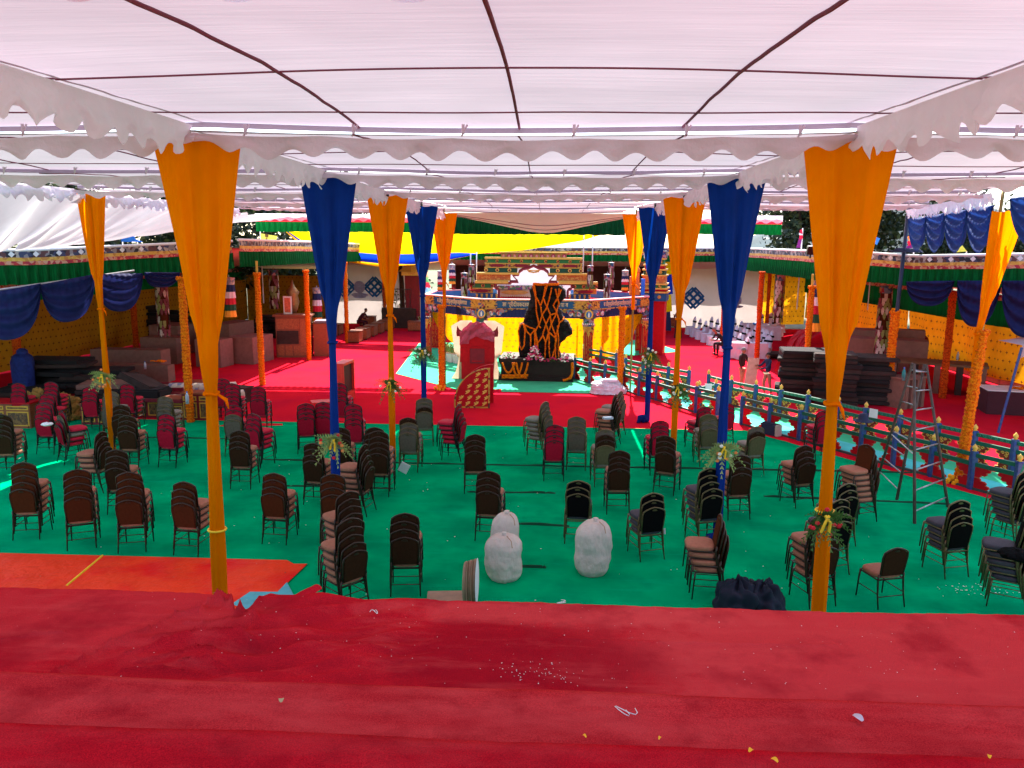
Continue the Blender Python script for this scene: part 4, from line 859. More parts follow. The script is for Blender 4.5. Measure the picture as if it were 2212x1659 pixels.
def roundels(v0, v1, us, dy, m=None, nm='roundel'):
    b = MB(); c = MB(); z = (pz(v0, YT)+pz(v1, YT))/2; r = abs(pz(v0, YT)-pz(v1, YT))*.46
    for u in us:
        x = px(u, YT); b.prism([(x+cos(k*PI/8)*r, z+sin(k*PI/8)*r) for k in range(16)], lambda p, q, t: (p, YT+dy-t, q), .02)
        c.prism([(x+cos(k*PI/6)*r*.55, z-.01+sin(k*PI/6)*r*.6) for k in range(12)], lambda p, q, t: (p, YT+dy-.02-t, q), .012)
    ab(b, nm, m or GOLDPT); ab(c, 'roundel_centre', MAROON)
us3 = [1048+26.1*k for k in range(1, 8)]
tier(546, 556, 1082, mat('petal_back', (.30, .2, .05), .6), 'lotus_row_board', -.02, .14)
b = MB(); r = MB(); c2 = MB()
for k in range(12):
    x = px(1082+11.8*k+6, YT); w = .105; zb, zt = pz(556, YT), pz(547.5, YT); pl = [(x-w, zb), (x-w, zb+(zt-zb)*.55), (x-w*.5, zb+(zt-zb)*.85), (x, zt), (x+w*.5, zb+(zt-zb)*.85), (x+w, zb+(zt-zb)*.55), (x+w, zb)]
    (b if k % 2 else r).prism(pl, lambda p, q, t: (p, YT-.16-t, q), .03); c2.prism([(x+(p-x)*.5, zb+(q-zb)*.72) for p, q in pl], lambda p, q, t: (p, YT-.19-t, q), .012)
ab(b, 'lotus_petals', mat('petal_red', (.38, .02, .05), .5)); ab(r, 'lotus_petals', mat('petal_orange', (.45, .14, .03), .5)); ab(c2, 'petal_hearts', mat('petal_heart', (.6, .25, .2), .5))
tier(544.5, 546.5, 1079, GOLDP, 'top_cornice', .03, .28); tier(555.5, 560, 1047.5, GOLDP, 'cornice', .04, .26)
tier(560, 568.5, 1049, GREENB, 'green_tier', 0); roundels(560.5, 568, [1050.5]+us3+[1254], -.13)
tier(568.5, 570, 1047, GOLDP, 'moulding', .02, .18); tier(570, 577.5, 1049, GOLDPT, 'gold_tier', 0); cartouches(569.8, 577.8, [1074.5, 1126.5, 1178.5, 1230.5], 19, -.13); roundels(571, 577, [1100.5, 1204.5, 1152.5], -.13, PAINT)
tier(577.5, 579, 1047, GOLDP, 'moulding', .02, .18); tier(579, 589, 1049, GREEND, 'dark_green_tier', 0); roundels(579.3, 588.3, [1050.5, 1074.5, 1100.5, 1204.5, 1230.5, 1254], -.13, GOLDP)
tier(589, 593.5, 1030, GOLDP, 'cornice', .02, .3, 1); tier(593.5, 605.5, 1031, OBRO, 'orange_tier', -.02, .15); tier(605.5, 607, 1030, GOLDP, 'moulding', 0, .2)
tier(607, 612.5, 1014, GOLDP, 'cornice', 0, .34); tier(612.5, 622.5, 1016, GREENB, 'green_tier', -.04, .16); roundels(613, 622, [1017, 1044, 1064, 1241, 1261, 1288], -.2)
tier(622.5, 624, 1014, GOLDP, 'moulding', -.02, .22); tier(624, 633.5, 1016, GOLDPT, 'gold_tier', -.04, .16); cartouches(624, 633.5, [1040.5, 1264.5], 19, -.2)
tier(633.5, 648, 1029, BEAMB, 'blue_tier', -.04, .12)
b = MB()
for s in (0, 1):
    for k in range(5):
        u = 1031+k*10.6; u = 2305-u if s else u; x = px(u, YT); b.lathe((x, YT-.2, pz(647, YT)), [(.05, 0), (.05, .02), (.025, .07), (.05, .16), (.045, .22), (.06, .24), (.06, .27)], 8)
ab(b, 'baluster', GOLDP)
# arch border in two steps
def offs(k): return [(1152.5+(u-1152.5)*(1+k*.011)-(.0), v-k*1.0 if v < 647 else v) for u, v in arch]
for k, (o1, o2, m, nm, dy) in enumerate([(6.5, 3.2, MAROON, 'arch_border', -.16), (3.2, 0, mat('arch_rose', (.30, .04, .05), .5), 'arch_inner_border', -.17)]):
    b = MB(); A = offs(o1); Bq = offs(o2)
    for i in range(len(A)-1):
        q = [A[i], A[i+1], Bq[i+1], Bq[i]]; b.prism([(px(a, YT), pz(c, YT)) for a, c in q], lambda p, q_, t, dy=dy: (p, YT+dy-t, q_), .04)
    ab(b, nm, m)
ab(MB().bx(px(1070, YT), px(1235, YT), YT+1.3, YT+1.35, pz(648, YT), pz(560, YT)), 'white_back_panel', mat('white_back_panel', (.72, .70, .76), .8, .04, 1, trans=.5))
b = MB(); x = px(1152.5, YT); zt = pz(584, YT)
for k in range(7): b.ball((x+(k-3)*.075, YT-.05, zt-.05-.015*(3-abs(k-3))), .05, 8)
b.bx(x-.33, x+.33, YT-.08, YT, zt-.02, zt+.03); ab(b, 'gold_garland', GOLDP)
CREAM = mat('cream_brocade', (.72, .55, .36), .7, .08, pattern=None)
t = thing('brocade_throne', 'cream and gold brocade throne seat inside the arch of the backdrop', 'throne seat', (px(1140, 40.0), 40.0, 0)); sx = px(1140, 40.0)
def ts(b, nm, m): o = b.build(nm, m, None, bev=.01); o.parent = t; o.matrix_parent_inverse = Matrix.Translation((-sx, -40.0, 0))
YS = 40.0; X = lambda u: AT(u, 630, YS).x; Zs = lambda v: AT(1150, v, YS).z
ts(MB().bx(X(1077), X(1200), YS, YS+.9, 2.46, Zs(627)), 'cream_front', CREAM)
ts(MB().bx(X(1074), X(1216), YS-.05, YS+.8, Zs(626), Zs(617.5)), 'cushion', mat('cushion_pattern', (.5, .45, .38), .7, pattern=P_vor(10, [(.5, .45, .38), (.3, .05, .2), (.1, .25, .15), (.55, .5, .42), (.15, .12, .35)])))
b = MB(); cx, cz = X(1112), Zs(632); b.prism([(cx-.72, cz), (cx-.5, cz+.09), (cx, cz+.13), (cx+.5, cz+.09), (cx+.72, cz), (cx+.5, cz-.09), (cx, cz-.13), (cx-.5, cz-.09)], lambda p, q, tt: (p, YS-.005-tt, q), .02); ts(b, 'gold_lozenge', mat('gold_brocade_l', (.65, .32, .08), .6))
b = MB()
for k in range(13): b.ball((cx+(k-6)*.11, YS-.02, Zs(640.5)), .025+.018*(1-abs(k-6)/6), 6)
ts(b, 'bead_row', mat('bead_orange', (.6, .16, .03), .5))
# small white poles, rolled banners on the pavilion
for u, vb, Y, vt in ((1016.5, 609, 39.1, 548), (1029.5, 609, 39.6, 545), (1259.5, 588, 38.8, 468), (1278.5, 608, 39.4, 470)):
    a = AT(u, vb, Y); c = AT(u, vt, Y); tag(MB().cyl((a.x, Y, max(2.45, a.z)), (a.x, Y, c.z), .028, .028, 8).build('white_pole', WPLASTER, smooth=True), 'slender white pole %s of the stepped backdrop, %s' % ('left' if u < 1150 else 'right', 'outer one' if u in (1016.5, 1278.5) else 'inner one'), 'pole')
def victory(x, y, z0, h, r, lb, kind=0, stem=.25, name='victory_banner', group='cylindrical cloth victory banners'):
    t = thing(name, lb, 'cloth banner', (x, y, z0), 0, group)
    if stem: MB().cyl((0, 0, 0), (0, 0, stem), .03, .03, 8).lathe((0, 0, 0), [(r*1.1, 0), (r*1.1, .04), (r*.4, .06)], 12).build('stand', REDP, t, smooth=True)
    MB().lathe((0, 0, z0*0+stem+h), [(r*1.05, -.26), (r*1.05, -.05), (r*1.15, -.04), (r*1.15, 0), (.02, .03), (.02, .12)], 14).build('top_drum', PAINT if kind else mat('drum_grey', (.3, .27, .3), .6, pattern=P_vor(9, [(.4, .35, .4), (.2, .2, .25), (.5, .42, .35)])), t)
    if kind == 0:
        cols = [(.01, .02, .09), (.75, .6, .66), (.5, .01, .03), (.01, .07, .03), (.85, .36, .03)]; hh = (h-.28)/5
        for k, c in enumerate(cols):
            def g(u, v, k=k): a = u*2*PI; rr = r*(1.0+.10*v)+.02*sin(a*9)*v; return (cos(a)*rr, sin(a)*rr, stem+h-.26-hh*k-hh*1.12*v)
            MB().grid(g, 48, 2).build('flounce', strip('flounce_%d' % k, c), t, smooth=True)
    else:
        b = MB(); rnd = random.Random(int(x*50)); MB().lathe((0, 0, stem), [(r*.8, .0), (r*.85, h-.25)], 12).build('core', FB['brown'], t)
        cs = [[(.55, .45, .42), (.25, .03, .05)], [(.3, .25, .08), (.06, .06, .08)]]
        for q, m in enumerate((mat('tab_a', (.5, .42, .36), .8, .2, 20), mat('tab_b', (.17, .04, .05), .8, .3, 20), mat('tab_c', (.22, .24, .07), .8, .2, 20))):
            b = MB()
            for row in range(int((h-.25)/.17)):
                for k in range(10):
                    if (row*3+k*2+int(rnd.random()*2)) % 3 != q: continue
                    a = 2*PI*(k+.5*(row % 2))/10; z = stem+h-.27-row*.17; rr = r*(.98+.05*rnd.random()); e = Vector((-sin(a), cos(a), 0))*r*.27; c = Vector((cos(a)*rr, sin(a)*rr, z)); dn = Vector((cos(a)*.02, sin(a)*.02, -.24))
                    b.quad(c-e, c+e, c+e*.9+dn*.8, c-e*.9+dn*.8); b.v.append(tuple(c+dn*1.25)); n = len(b.v); b.f.append((n-3, n-2, n-1))
            b.build('tongue_tabs', m, t)
    return t
victory(AT(976, 600, 39.5).x, 39.6, 2.86, .98, .15, 'banner of coloured flounces on the left parapet of the pavilion', 0)
victory(AT(949, 600, 37.5).x, 38.0, 2.86, .9, .15, 'banner of coloured flounces half behind the left garland post on the pavilion', 0, stem=.05)
victory(AT(1002.5, 600, 35.5).x, 35.6, 2.46, 1.2, .14, 'banner of grey and brown tongues inside the left front of the pavilion', 1, .15)
victory(AT(1018.5, 600, 38.5).x, 38.6, 2.86, 1.0, .14, 'banner of pale tongues close to the left white poles', 1)
victory(AT(1275, 600, 38.5).x, 38.6, 2.86, 1.0, .14, 'banner of pale tongues close to the right white poles', 1)
victory(AT(1312, 600, 35.5).x, 35.6, 2.46, 1.2, .14, 'banner of brown tongues inside the right front of the pavilion', 1, .15)
victory(AT(1320, 600, 38.8).x, 38.9, 2.86, 1.15, .14, 'banner behind the right front one, by the blue parapet', 1)
victory(AT(1351, 600, 38.2).x, 38.3, 2.86, .95, .15, 'banner of coloured flounces right of the last orange drape', 0, .1)
# five colour prayer flag strip near the left
fs = thing('flag_strip', 'vertical strip of pink, green and orange prayer flags left of the pavilion', 'prayer flags'); A_ = AT(913, 565, 38.5); C_ = AT(925, 632, 38.5)
for k, c in enumerate([(.7, .05, .12), (.1, .35, .2), (.8, .45, .25), (.15, .4, .15), (.6, .03, .06), (.2, .4, .7)]):
    p = A_.lerp(C_, k/6); q = A_.lerp(C_, (k+1)/6); MB().grid(lambda u, v: (p.x+(q.x-p.x)*v+(u-.5)*.3+.03*sin(v*5+k), 38.5+.05*sin(u*6+k), p.z+(q.z-p.z)*v), 6, 4).build('flag_panel', strip('pf%d' % k, c, trans=.4), fs, smooth=True)
# right wing tower of painted tiers
tx, ty = 5.05, 37.4; t = thing('side_altar', 'narrow tower of green, red and gold painted tiers right of the pavilion', 'side altar', (tx, ty, 0), R(-14))
lv = [(2.55, 2.95, BEAMB), (2.95, 3.12, REDP), (3.12, 3.32, GREENB), (3.36, 3.72, OBRO), (3.76, 3.98, GREEND), (4.0, 4.2, REDP), (4.24, 4.48, GREENB)]
MB().bx(-.55, .55, -.5, .5, 0, 2.55).build('tower_base', REDP, t)
for k, (z0, z1, m) in enumerate(lv): wd = .62-.035*k; MB().bx(-wd, wd, -wd, wd, z0, z1).build('painted_tier', m, t, bev=.01); MB().bx(-wd-.06, wd+.06, -wd-.06, wd+.06, z1-.02, z1+.045).build('gold_moulding', GOLDP, t)
b = MB()
for k in (0, 2, 4, 6):
    z = (lv[k][0]+lv[k][1])/2
    for x in (-.3, .3): b.prism([(x+cos(q*PI/6)*.08, z+sin(q*PI/6)*.08) for q in range(12)], lambda p, q, tt: (p, -.63+.035*k-tt, q), .02)
b.build('roundel', GOLDPT, t); MB().bx(-.5, .1, -.45, .45, 4.53, 4.85).build('white_block', WPLASTER, t); MB().bx(.1, .5, -.45, .45, 4.53, 4.85).build('painted_block', PAINT, t)
st = thing('crown_finial', 'white crown shaped finial standing on top of the side altar', 'finial', (tx-.1, ty, 4.86)); MB().lathe((0, 0, 0), [(.3, 0), (.3, .08), (.18, .12), (.24, .3), (.28, .42), (.1, .44), (.06, .8), (.1, .95), (.02, 1.1)], 10).build('finial_body', WPLASTER, st); b = MB()
for k in range(5): a = k*2*PI/5; b.lathe((cos(a)*.22, sin(a)*.22, .4), [(.07, 0), (.08, .1), (.005, .28)], 4)
b.build('crown_points', mat('cream_paint', (.6, .5, .3), .6), st)
t = thing('orange_idol_case', 'orange pointed niche standing on the right of the pavilion beside the side altar', 'niche', (AT(1375, 620, 37).x-.1, 36.6, 2.84)); b = MB(); OR = mat('orange_paint', (.75, .17, .03), .6)
b.bx(-.2, .2, -.15, .15, 0, .55).bx(-.26, -.2, -.2, .2, 0, .85).bx(-.17, .17, -.12, .12, .55, 1.05); b.build('case', OR, t, bev=.01); MB().lathe((0, 0, 1.05), [(.22, 0), (.2, .12), (.1, .28), (.02, .42)], 10).build('pointed_top', OR, t); MB().bx(.26, .42, -.15, .15, 0, .75).build('blue_side', mat('bright_blue', (.02, .15, .7), .6), t)

# ------------------------------------------------------------------ rock with marigold lattice on a black plinth
def zz(x, y): return (864+.24303*x, 460.83+.24303*y)
RY = 29.9
lvls = [(632, 1195, 1400), (645, 1172, 1440), (680, 1150, 1475), (740, 1162, 1478), (790, 1148, 1430), (830, 1140, 1408), (870, 1122, 1438), (920, 1108, 1455), (960, 1098, 1500), (985, 1062, 1512), (1030, 1054, 1533), (1062, 1058, 1533), (1100, 1062, 1480), (1150, 1066, 1428), (1200, 1050, 1415), (1250, 1060, 1432), (1300, 1080, 1450), (1325, 1070, 1460)]
prof = []
for y, a, c in lvls:
    u0, v = zz(a, y); u1, _ = zz(c, y); p = AT(u0, v, RY); q = AT(u1, v, RY); prof.append((p.z, p.x, q.x))
prof.sort(); ZB, ZT = prof[0][0], prof[-1][0]
def rk(z):
    z = max(ZB, min(ZT, z))
    for (z0, a0, c0), (z1, a1, c1) in zip(prof, prof[1:]):
        if z0 <= z <= z1: k = (z-z0)/(z1-z0+1e-9); k = k*k*(3-2*k); return a0+(a1-a0)*k, c0+(c1-c0)*k
    return prof[-1][1:]
def rock_pt(z, th, pad=0):
    a, c = rk(z); cx, hw = (a+c)/2, (c-a)/2; r = 1+.0; n = mnoise.noise(Vector((cos(th)*1.6, sin(th)*1.6, z*1.9)))*.18+mnoise.noise(Vector((cos(th)*4, sin(th)*4, z*6)))*.10+.05*mnoise.noise(Vector((cos(th)*3, sin(th)*3, z*26)))
    ex = .7; sx_ = math.copysign(abs(cos(th))**ex, cos(th)); sy_ = math.copysign(abs(sin(th))**ex, sin(th))
    return Vector((cx+sx_*(hw+pad)+n*.10, RY+sy_*(.52+.12*n3(z*2)+pad)*(1+n*1.3), z))
ROCK = mat('black_rock', (.008, .0075, .007), .85, .5, 7, bump=1.0, bs=9, bdist=.1, spec=.15, bstretch=(1, 1, 3), col2=(.02, .019, .017), c2s=5, c2t=(.5, .62))
b = MB(); b.grid(lambda u, v: rock_pt(ZB+(ZT-ZB)*v, u*2*PI), 90, 110); 
b.grid(lambda u, v: Vector((0, 0, .0))+rock_pt(ZT, u*2*PI).lerp(Vector(((rk(ZT)[0]+rk(ZT)[1])/2, RY, ZT+.05)), v)+Vector((0, 0, .05*n3(u*9))), 60, 4)
rock = b.build('rock', ROCK, smooth=False); tag(rock, 'tall black rock standing on the dark plinth, covered by a lattice of marigold strings', 'rock')
def onrock(x, y):
    u, v = zz(x, y); p = AT(u, v, RY-.5); a, c = rk(p.z); cx, hw = (a+c)/2, max(.05, (c-a)/2); k = max(-.97, min(.97, (p.x-cx)/hw)); th = -math.acos(abs(k)**(1/.7)*math.copysign(1, k)); q = rock_pt(p.z, th, .03); q.y -= .02; return q
GS = [[(1185, 640), (1210, 745), (1215, 860), (1240, 1000), (1255, 1020)], [(1200, 640), (1212, 740), (1250, 820), (1275, 745), (1290, 650)], [(1270, 740), (1290, 800), (1305, 830), (1265, 900), (1240, 990), (1205, 1050), (1230, 1290)],
      [(1345, 660), (1330, 740), (1305, 830), (1330, 890), (1345, 985), (1320, 1060), (1290, 1150), (1285, 1290)], [(1410, 670), (1400, 745), (1360, 820), (1385, 870), (1415, 975), (1460, 925)], [(1375, 670), (1395, 745), (1410, 800), (1380, 890), (1335, 900), (1300, 985), (1270, 1080), (1290, 1140), (1330, 1060), (1370, 1100)],
      [(1250, 825), (1262, 900), (1300, 985), (1325, 1065), (1318, 1180), (1330, 1290)], [(1385, 890), (1345, 985), (1378, 1080), (1372, 1200), (1345, 1290)], [(1415, 975), (1385, 1080), (1375, 1200), (1378, 1290)], [(1100, 985), (1160, 1015), (1205, 1030), (1165, 1080), (1162, 1180)], [(1110, 990), (1130, 1050), (1165, 1085)],
      [(1105, 985), (1115, 1050), (1108, 1170), (1085, 1215), (1062, 1170), (1055, 1060), (1080, 995), (1100, 985)], [(1205, 1040), (1222, 1140), (1225, 1290)], [(1225, 1150), (1270, 1085)], [(1400, 1000), (1402, 1150), (1405, 1290)], [(1305, 640), (1280, 740)], [(1430, 680), (1400, 745)], [(1200, 1030), (1200, 1180)]]
for i, g in enumerate(GS):
    pts = []
    for (x0, y0), (x1, y1) in zip(g, g[1:]):
        m = max(2, int(math.hypot(x1-x0, y1-y0)/9))
        for k in range(m): pts.append(onrock(x0+(x1-x0)*k/m, y0+(y1-y0)*k/m))
    pts.append(onrock(*g[-1])); tag(MB().tube(pts, [.025*(1+.25*(k % 2)) for k in range(len(pts))], 7, jit=.1).build('marigold_string', MARI), 'marigold string of the diamond lattice hung over the black rock', 'marigold string', 'marigold strings over the rock')
tag(MB().tube([rock_pt(ZT, -PI*.95+k*.14, .02)+Vector((0, 0, .03)) for k in range(22)], .05, 7, jit=.2).build('marigold_string', MARI), 'marigold string lying along the top rim of the black rock', 'marigold string')
pa = AT(1083, 779, 29.3); pc = AT(1238, 779, 29.3); PL = thing('plinth', 'dark moulded rectangular plinth under the garlanded rock', 'plinth', ((pa.x+pc.x)/2, 30.0, 0), R(-3)); hw = (pc.x-pa.x)/2
PM = mat('plinth_black', (.022, .012, .009), .6, .25, 6, spec=.2)
for i, (z0, z1, e) in enumerate([(0, .1, .06), (.1, .18, .03), (.18, .24, 0), (.24, .62, -.03), (.62, .68, 0), (.68, .74, .03), (.74, .86, .06)]): MB().bx(-hw-e, hw+e, -.85-e, .85+e, z0, z1).build('plinth_course', PM, PL, bev=.008)
def loop(pts, lb, r=.035, name='marigold_string'): return tag(MB().tube(pts, [r*(1+.2*(k % 2)) for k in range(len(pts))], 7, jit=.12).build(name, MARI), lb, 'marigold string')
def front(u, v, Y=28.98): p = AT(u, v, Y); return p
def cat(a, c, drop, n=22): return [a.lerp(c, k/n)-Vector((0, .03*sin(PI*k/n), drop*4*(k/n)*(1-k/n))) for k in range(n+1)]
loop(cat(front(1085, 783), front(1112, 783), .38), 'marigold loop at the left end of the plinth front'); loop(cat(front(1107, 783), front(1128, 783), .5), 'marigold loop second from the left on the plinth front'); loop(cat(front(1115, 783), front(1141, 783), .55), 'longest marigold loop on the plinth front')
loop([front(1084+i*3, 811+.6*sin(i)) for i in range(20)], 'marigold rope lying along the lower left ledge of the plinth', .045); loop([front(1084+i*2.6, 815+.6*sin(i)) for i in range(22)], 'lowest marigold rope at the foot of the plinth', .045)
loop([front(1236, 783), front(1237, 795), front(1236, 808), front(1232, 816), front(1224, 820), front(1216, 822)], 'marigold string hanging down the right corner of the plinth', .05)
loop([AT(1085+i*4, 777.5+sin(i), 29.4) for i in range(16)], 'marigold rope across the top left of the plinth', .04)
FLW = [mat('flower_pink', (.7, .12, .25), .6), mat('flower_white', (.8, .72, .62), .6), mat('flower_deep_pink', (.5, .01, .09), .6)]
def bouquet(u, v, Y, w, h, lb, n=40, dark=True, colors=(0, 1, 2), name='flower_arrangement'):
    p = AT(u, v, Y); t = thing(name, lb, 'flowers', tuple(p), 0); rnd = random.Random(int(u*3+v)); b = MB()
    for k in range(90):
        a = rnd.uniform(0, 2*PI); q = Vector((cos(a)*w*rnd.random(), sin(a)*w*.5*rnd.random(), rnd.random()*h*.7)); d = Vector((rnd.uniform(-1, 1), rnd.uniform(-1, .3), rnd.uniform(-.2, 1)))*.09; s = d.cross(Vector((0, 0, 1)))*.5; b.quad(q, q+d*.5+s, q+d, q+d*.5-s)
    b.build('leaves', LEAF, t)
    for c in colors:
        f = MB()
        for k in range(n//len(colors)):
            zq = rnd.random()**1.3; a = rnd.uniform(0, 2*PI); rr = w*(1-zq*.85)*rnd.uniform(.5, 1); f.lathe((cos(a)*rr, -abs(sin(a))*rr*.5-.04, .03+zq*h), [(.012, -.03), (.05, .0), (.045, .02), (.01, .03)], 7)
        f.build('blossoms', FLW[c], t)
bouquet(1154, 778, 29.1, .40, .52, 'cone of pink and white flowers at the foot of the black rock', 70); bouquet(1220, 781, 29.2, .35, .3, 'white and pink flowers on the right end of the plinth', 40, colors=(1, 0)); bouquet(1100, 778, 29.4, .3, .3, 'dark leafy flowers on the left end of the plinth', 6, colors=(2,)); bouquet(1190, 781, 29.1, .5, .12, 'low row of dark flowers along the rock foot', 14, colors=(2,))

# ------------------------------------------------------------------ red throne with plastic cover and plastic wings
TY = 29.3; tx0, tx1 = AT(994, 760, TY).x, AT(1068, 760, TY).x; cx = (tx0+tx1)/2; TW = (tx1-tx0)/2
T = thing('covered_throne', 'red box shaped throne seen from behind under torn plastic, left of the rock', 'throne', (cx, TY, 0)); tz = lambda v: AT(1033, v, TY).z
b = MB().bx(-TW*.93, TW*.93, 0, .9, 0, tz(775)); b.bx(-TW, TW, -.03, .93, tz(782), tz(752)); 
arc = [(-TW, tz(775)), (-TW, tz(722)), (-TW*.8, tz(718)), (-TW*.72, tz(709)), (-TW*.5, tz(706)), (-TW*.42, tz(700)), (-TW*.2, tz(698)), (0, tz(695)), (TW*.2, tz(698)), (TW*.42, tz(700)), (TW*.5, tz(706)), (TW*.72, tz(709)), (TW*.8, tz(718)), (TW, tz(722)), (TW, tz(775))]
b.prism(arc, lambda p, q, t: (p, .0+t, q), .12); b.build('back', REDP, T, bev=.01)
f = MB().bx(-.42, .42, -.06, -.03, tz(752), tz(749)).bx(-.34, -.29, -.055, -.03, tz(786), tz(752)).bx(.29, .34, -.055, -.03, tz(786), tz(752)).bx(-.2, .2, -.045, -.03, tz(781), tz(779)); f.build('moulded_frame', REDP, T)
MB().bx(-.28, .28, -.035, -.028, tz(785), tz(753)).build('recess', MAROON, T)
for s in (-1, 1): MB().prism([(s*TW*.98, tz(727)), (s*TW*1.2, tz(727)), (s*TW*1.22, tz(719)), (s*TW*1.17, tz(704)), (s*TW*1.05, tz(712)), (s*TW*.9, tz(716))], lambda p, q, t: (p, -.02+t, q), .1).build('carved_ear', MAROON, T, bev=.01)
PLS = mat('rose_plastic', (.40, .035, .085), .28, .3, 9, bump=1, bs=9, bdist=.04, spec=.6, trans=.15)
def cov(u, v):
    x = (u-.5)*2; base = tz(695)-.10*abs(x)-.26*max(0, min(1, (abs(x)-.38)/.5))**1.3+.02*cos(x*16); z1 = tz(741-16*abs(math.sin(x*1.4+.5))*1.0) if False else tz(728)+(-.14 if x < -.45 else 0)-.16*abs(x)+.08*n3(x*3)
    return (x*TW*1.02, -.06-.02*sin(v*9+x*7)-.012*n3(x*9+v*7), base+(z1-base)*v+.01)
MB().grid(cov, 50, 24).build('plastic_cover', PLS, T, smooth=True)
CLR = mat('milky_plastic', (.42, .29, .21), .35, .06, 2, trans=.5, spec=.4, bump=.6, bs=3, bdist=.05)
def wing(s, nm):
    L_ = [(694, 1.0), (700, 1.30), (706, 1.55), (722, 1.50), (750, 1.42), (762, 1.40), (768, 1.28), (775, 1.12), (790, 1.18), (806, 1.30), (818, 1.52), (822, 1.50)]
    def g(u, v):
        k = v*(len(L_)-1); i = min(int(k), len(L_)-2); q = k-i; vv = L_[i][0]+(L_[i+1][0]-L_[i][0])*q; w = L_[i][1]+(L_[i+1][1]-L_[i][1])*q; x = (.35+(w-.35)*u)
        return (s*TW*x, .25+.05*sin(u*4+v*9)-.1*v, tz(vv))
    MB().grid(g, 14, 40).build(nm, CLR, T, smooth=True)
wing(-1, 'plastic_sheet'); wing(1, 'plastic_sheet')
def fan(u0, u1, vt, vb, Y, lb, cloud=True):
    a = AT(u0, vb, Y); c = AT(u1, vb, Y); W = c.x-a.x; H = AT(u1, vt, Y).z; t = thing('red_screen', lb, 'screen', (a.x, Y, 0)); n = 20
    q = [(0, 0), (0, H*.12)]+[(W*(1-cos(k*PI/2/n)), H*.12+H*.88*sin(k*PI/2/n)) for k in range(n+1)]+[(W, 0)]
    MB().prism(q, lambda p, z, tt: (p, tt, z), .05).build('panel', REDP, t)
    b = MB(); qi = [(.05+(p)*.91, .05+z*.925) for p, z in q]
    for i in range(len(q)-1): b.prism([q[i], q[i+1], qi[i+1], qi[i]], lambda p, z, tt: (p, -.022+tt, z), .022)
    b.prism([q[-1], q[0], qi[0], qi[-1]], lambda p, z, tt: (p, -.022+tt, z), .022); b.build('gold_border', GOLDPT if cloud else REDP, t)
    if cloud:
        b = MB(); rnd = random.Random(3)
        for j in range(6):
            for i in range(4):
                x = .16+i*W*.235+.06*(j % 2); z = .13+j*.185
                if ((W-x)/W)**2+((z-.1)/(H*.9))**2 > .80 or x > W-.1: continue
                for (dx, dz, r) in ((0, 0, .036), (.045, .03, .032), (-.035, .03, .028), (.02, .06, .03), (-.03, -.03, .024), (-.06, -.045, .014), (.07, .065, .022)): b.lathe((x+dx, -.008, z+dz), [(.001, -r), (r*.75, -r*.5), (r, 0), (r*.75, r*.5), (.001, r)], 8, sy=.25)
        b.build('gold_clouds', GOLDP, t, smooth=True)
    return t
fan(981, 1058, 795, 884, 24.1, 'quarter round red screen with gold clouds and gold border standing before the throne'); fan(992, 1066, 787, 872, 24.9, 'plain red quarter round screen half hidden behind the cloud painted one', cloud=False)
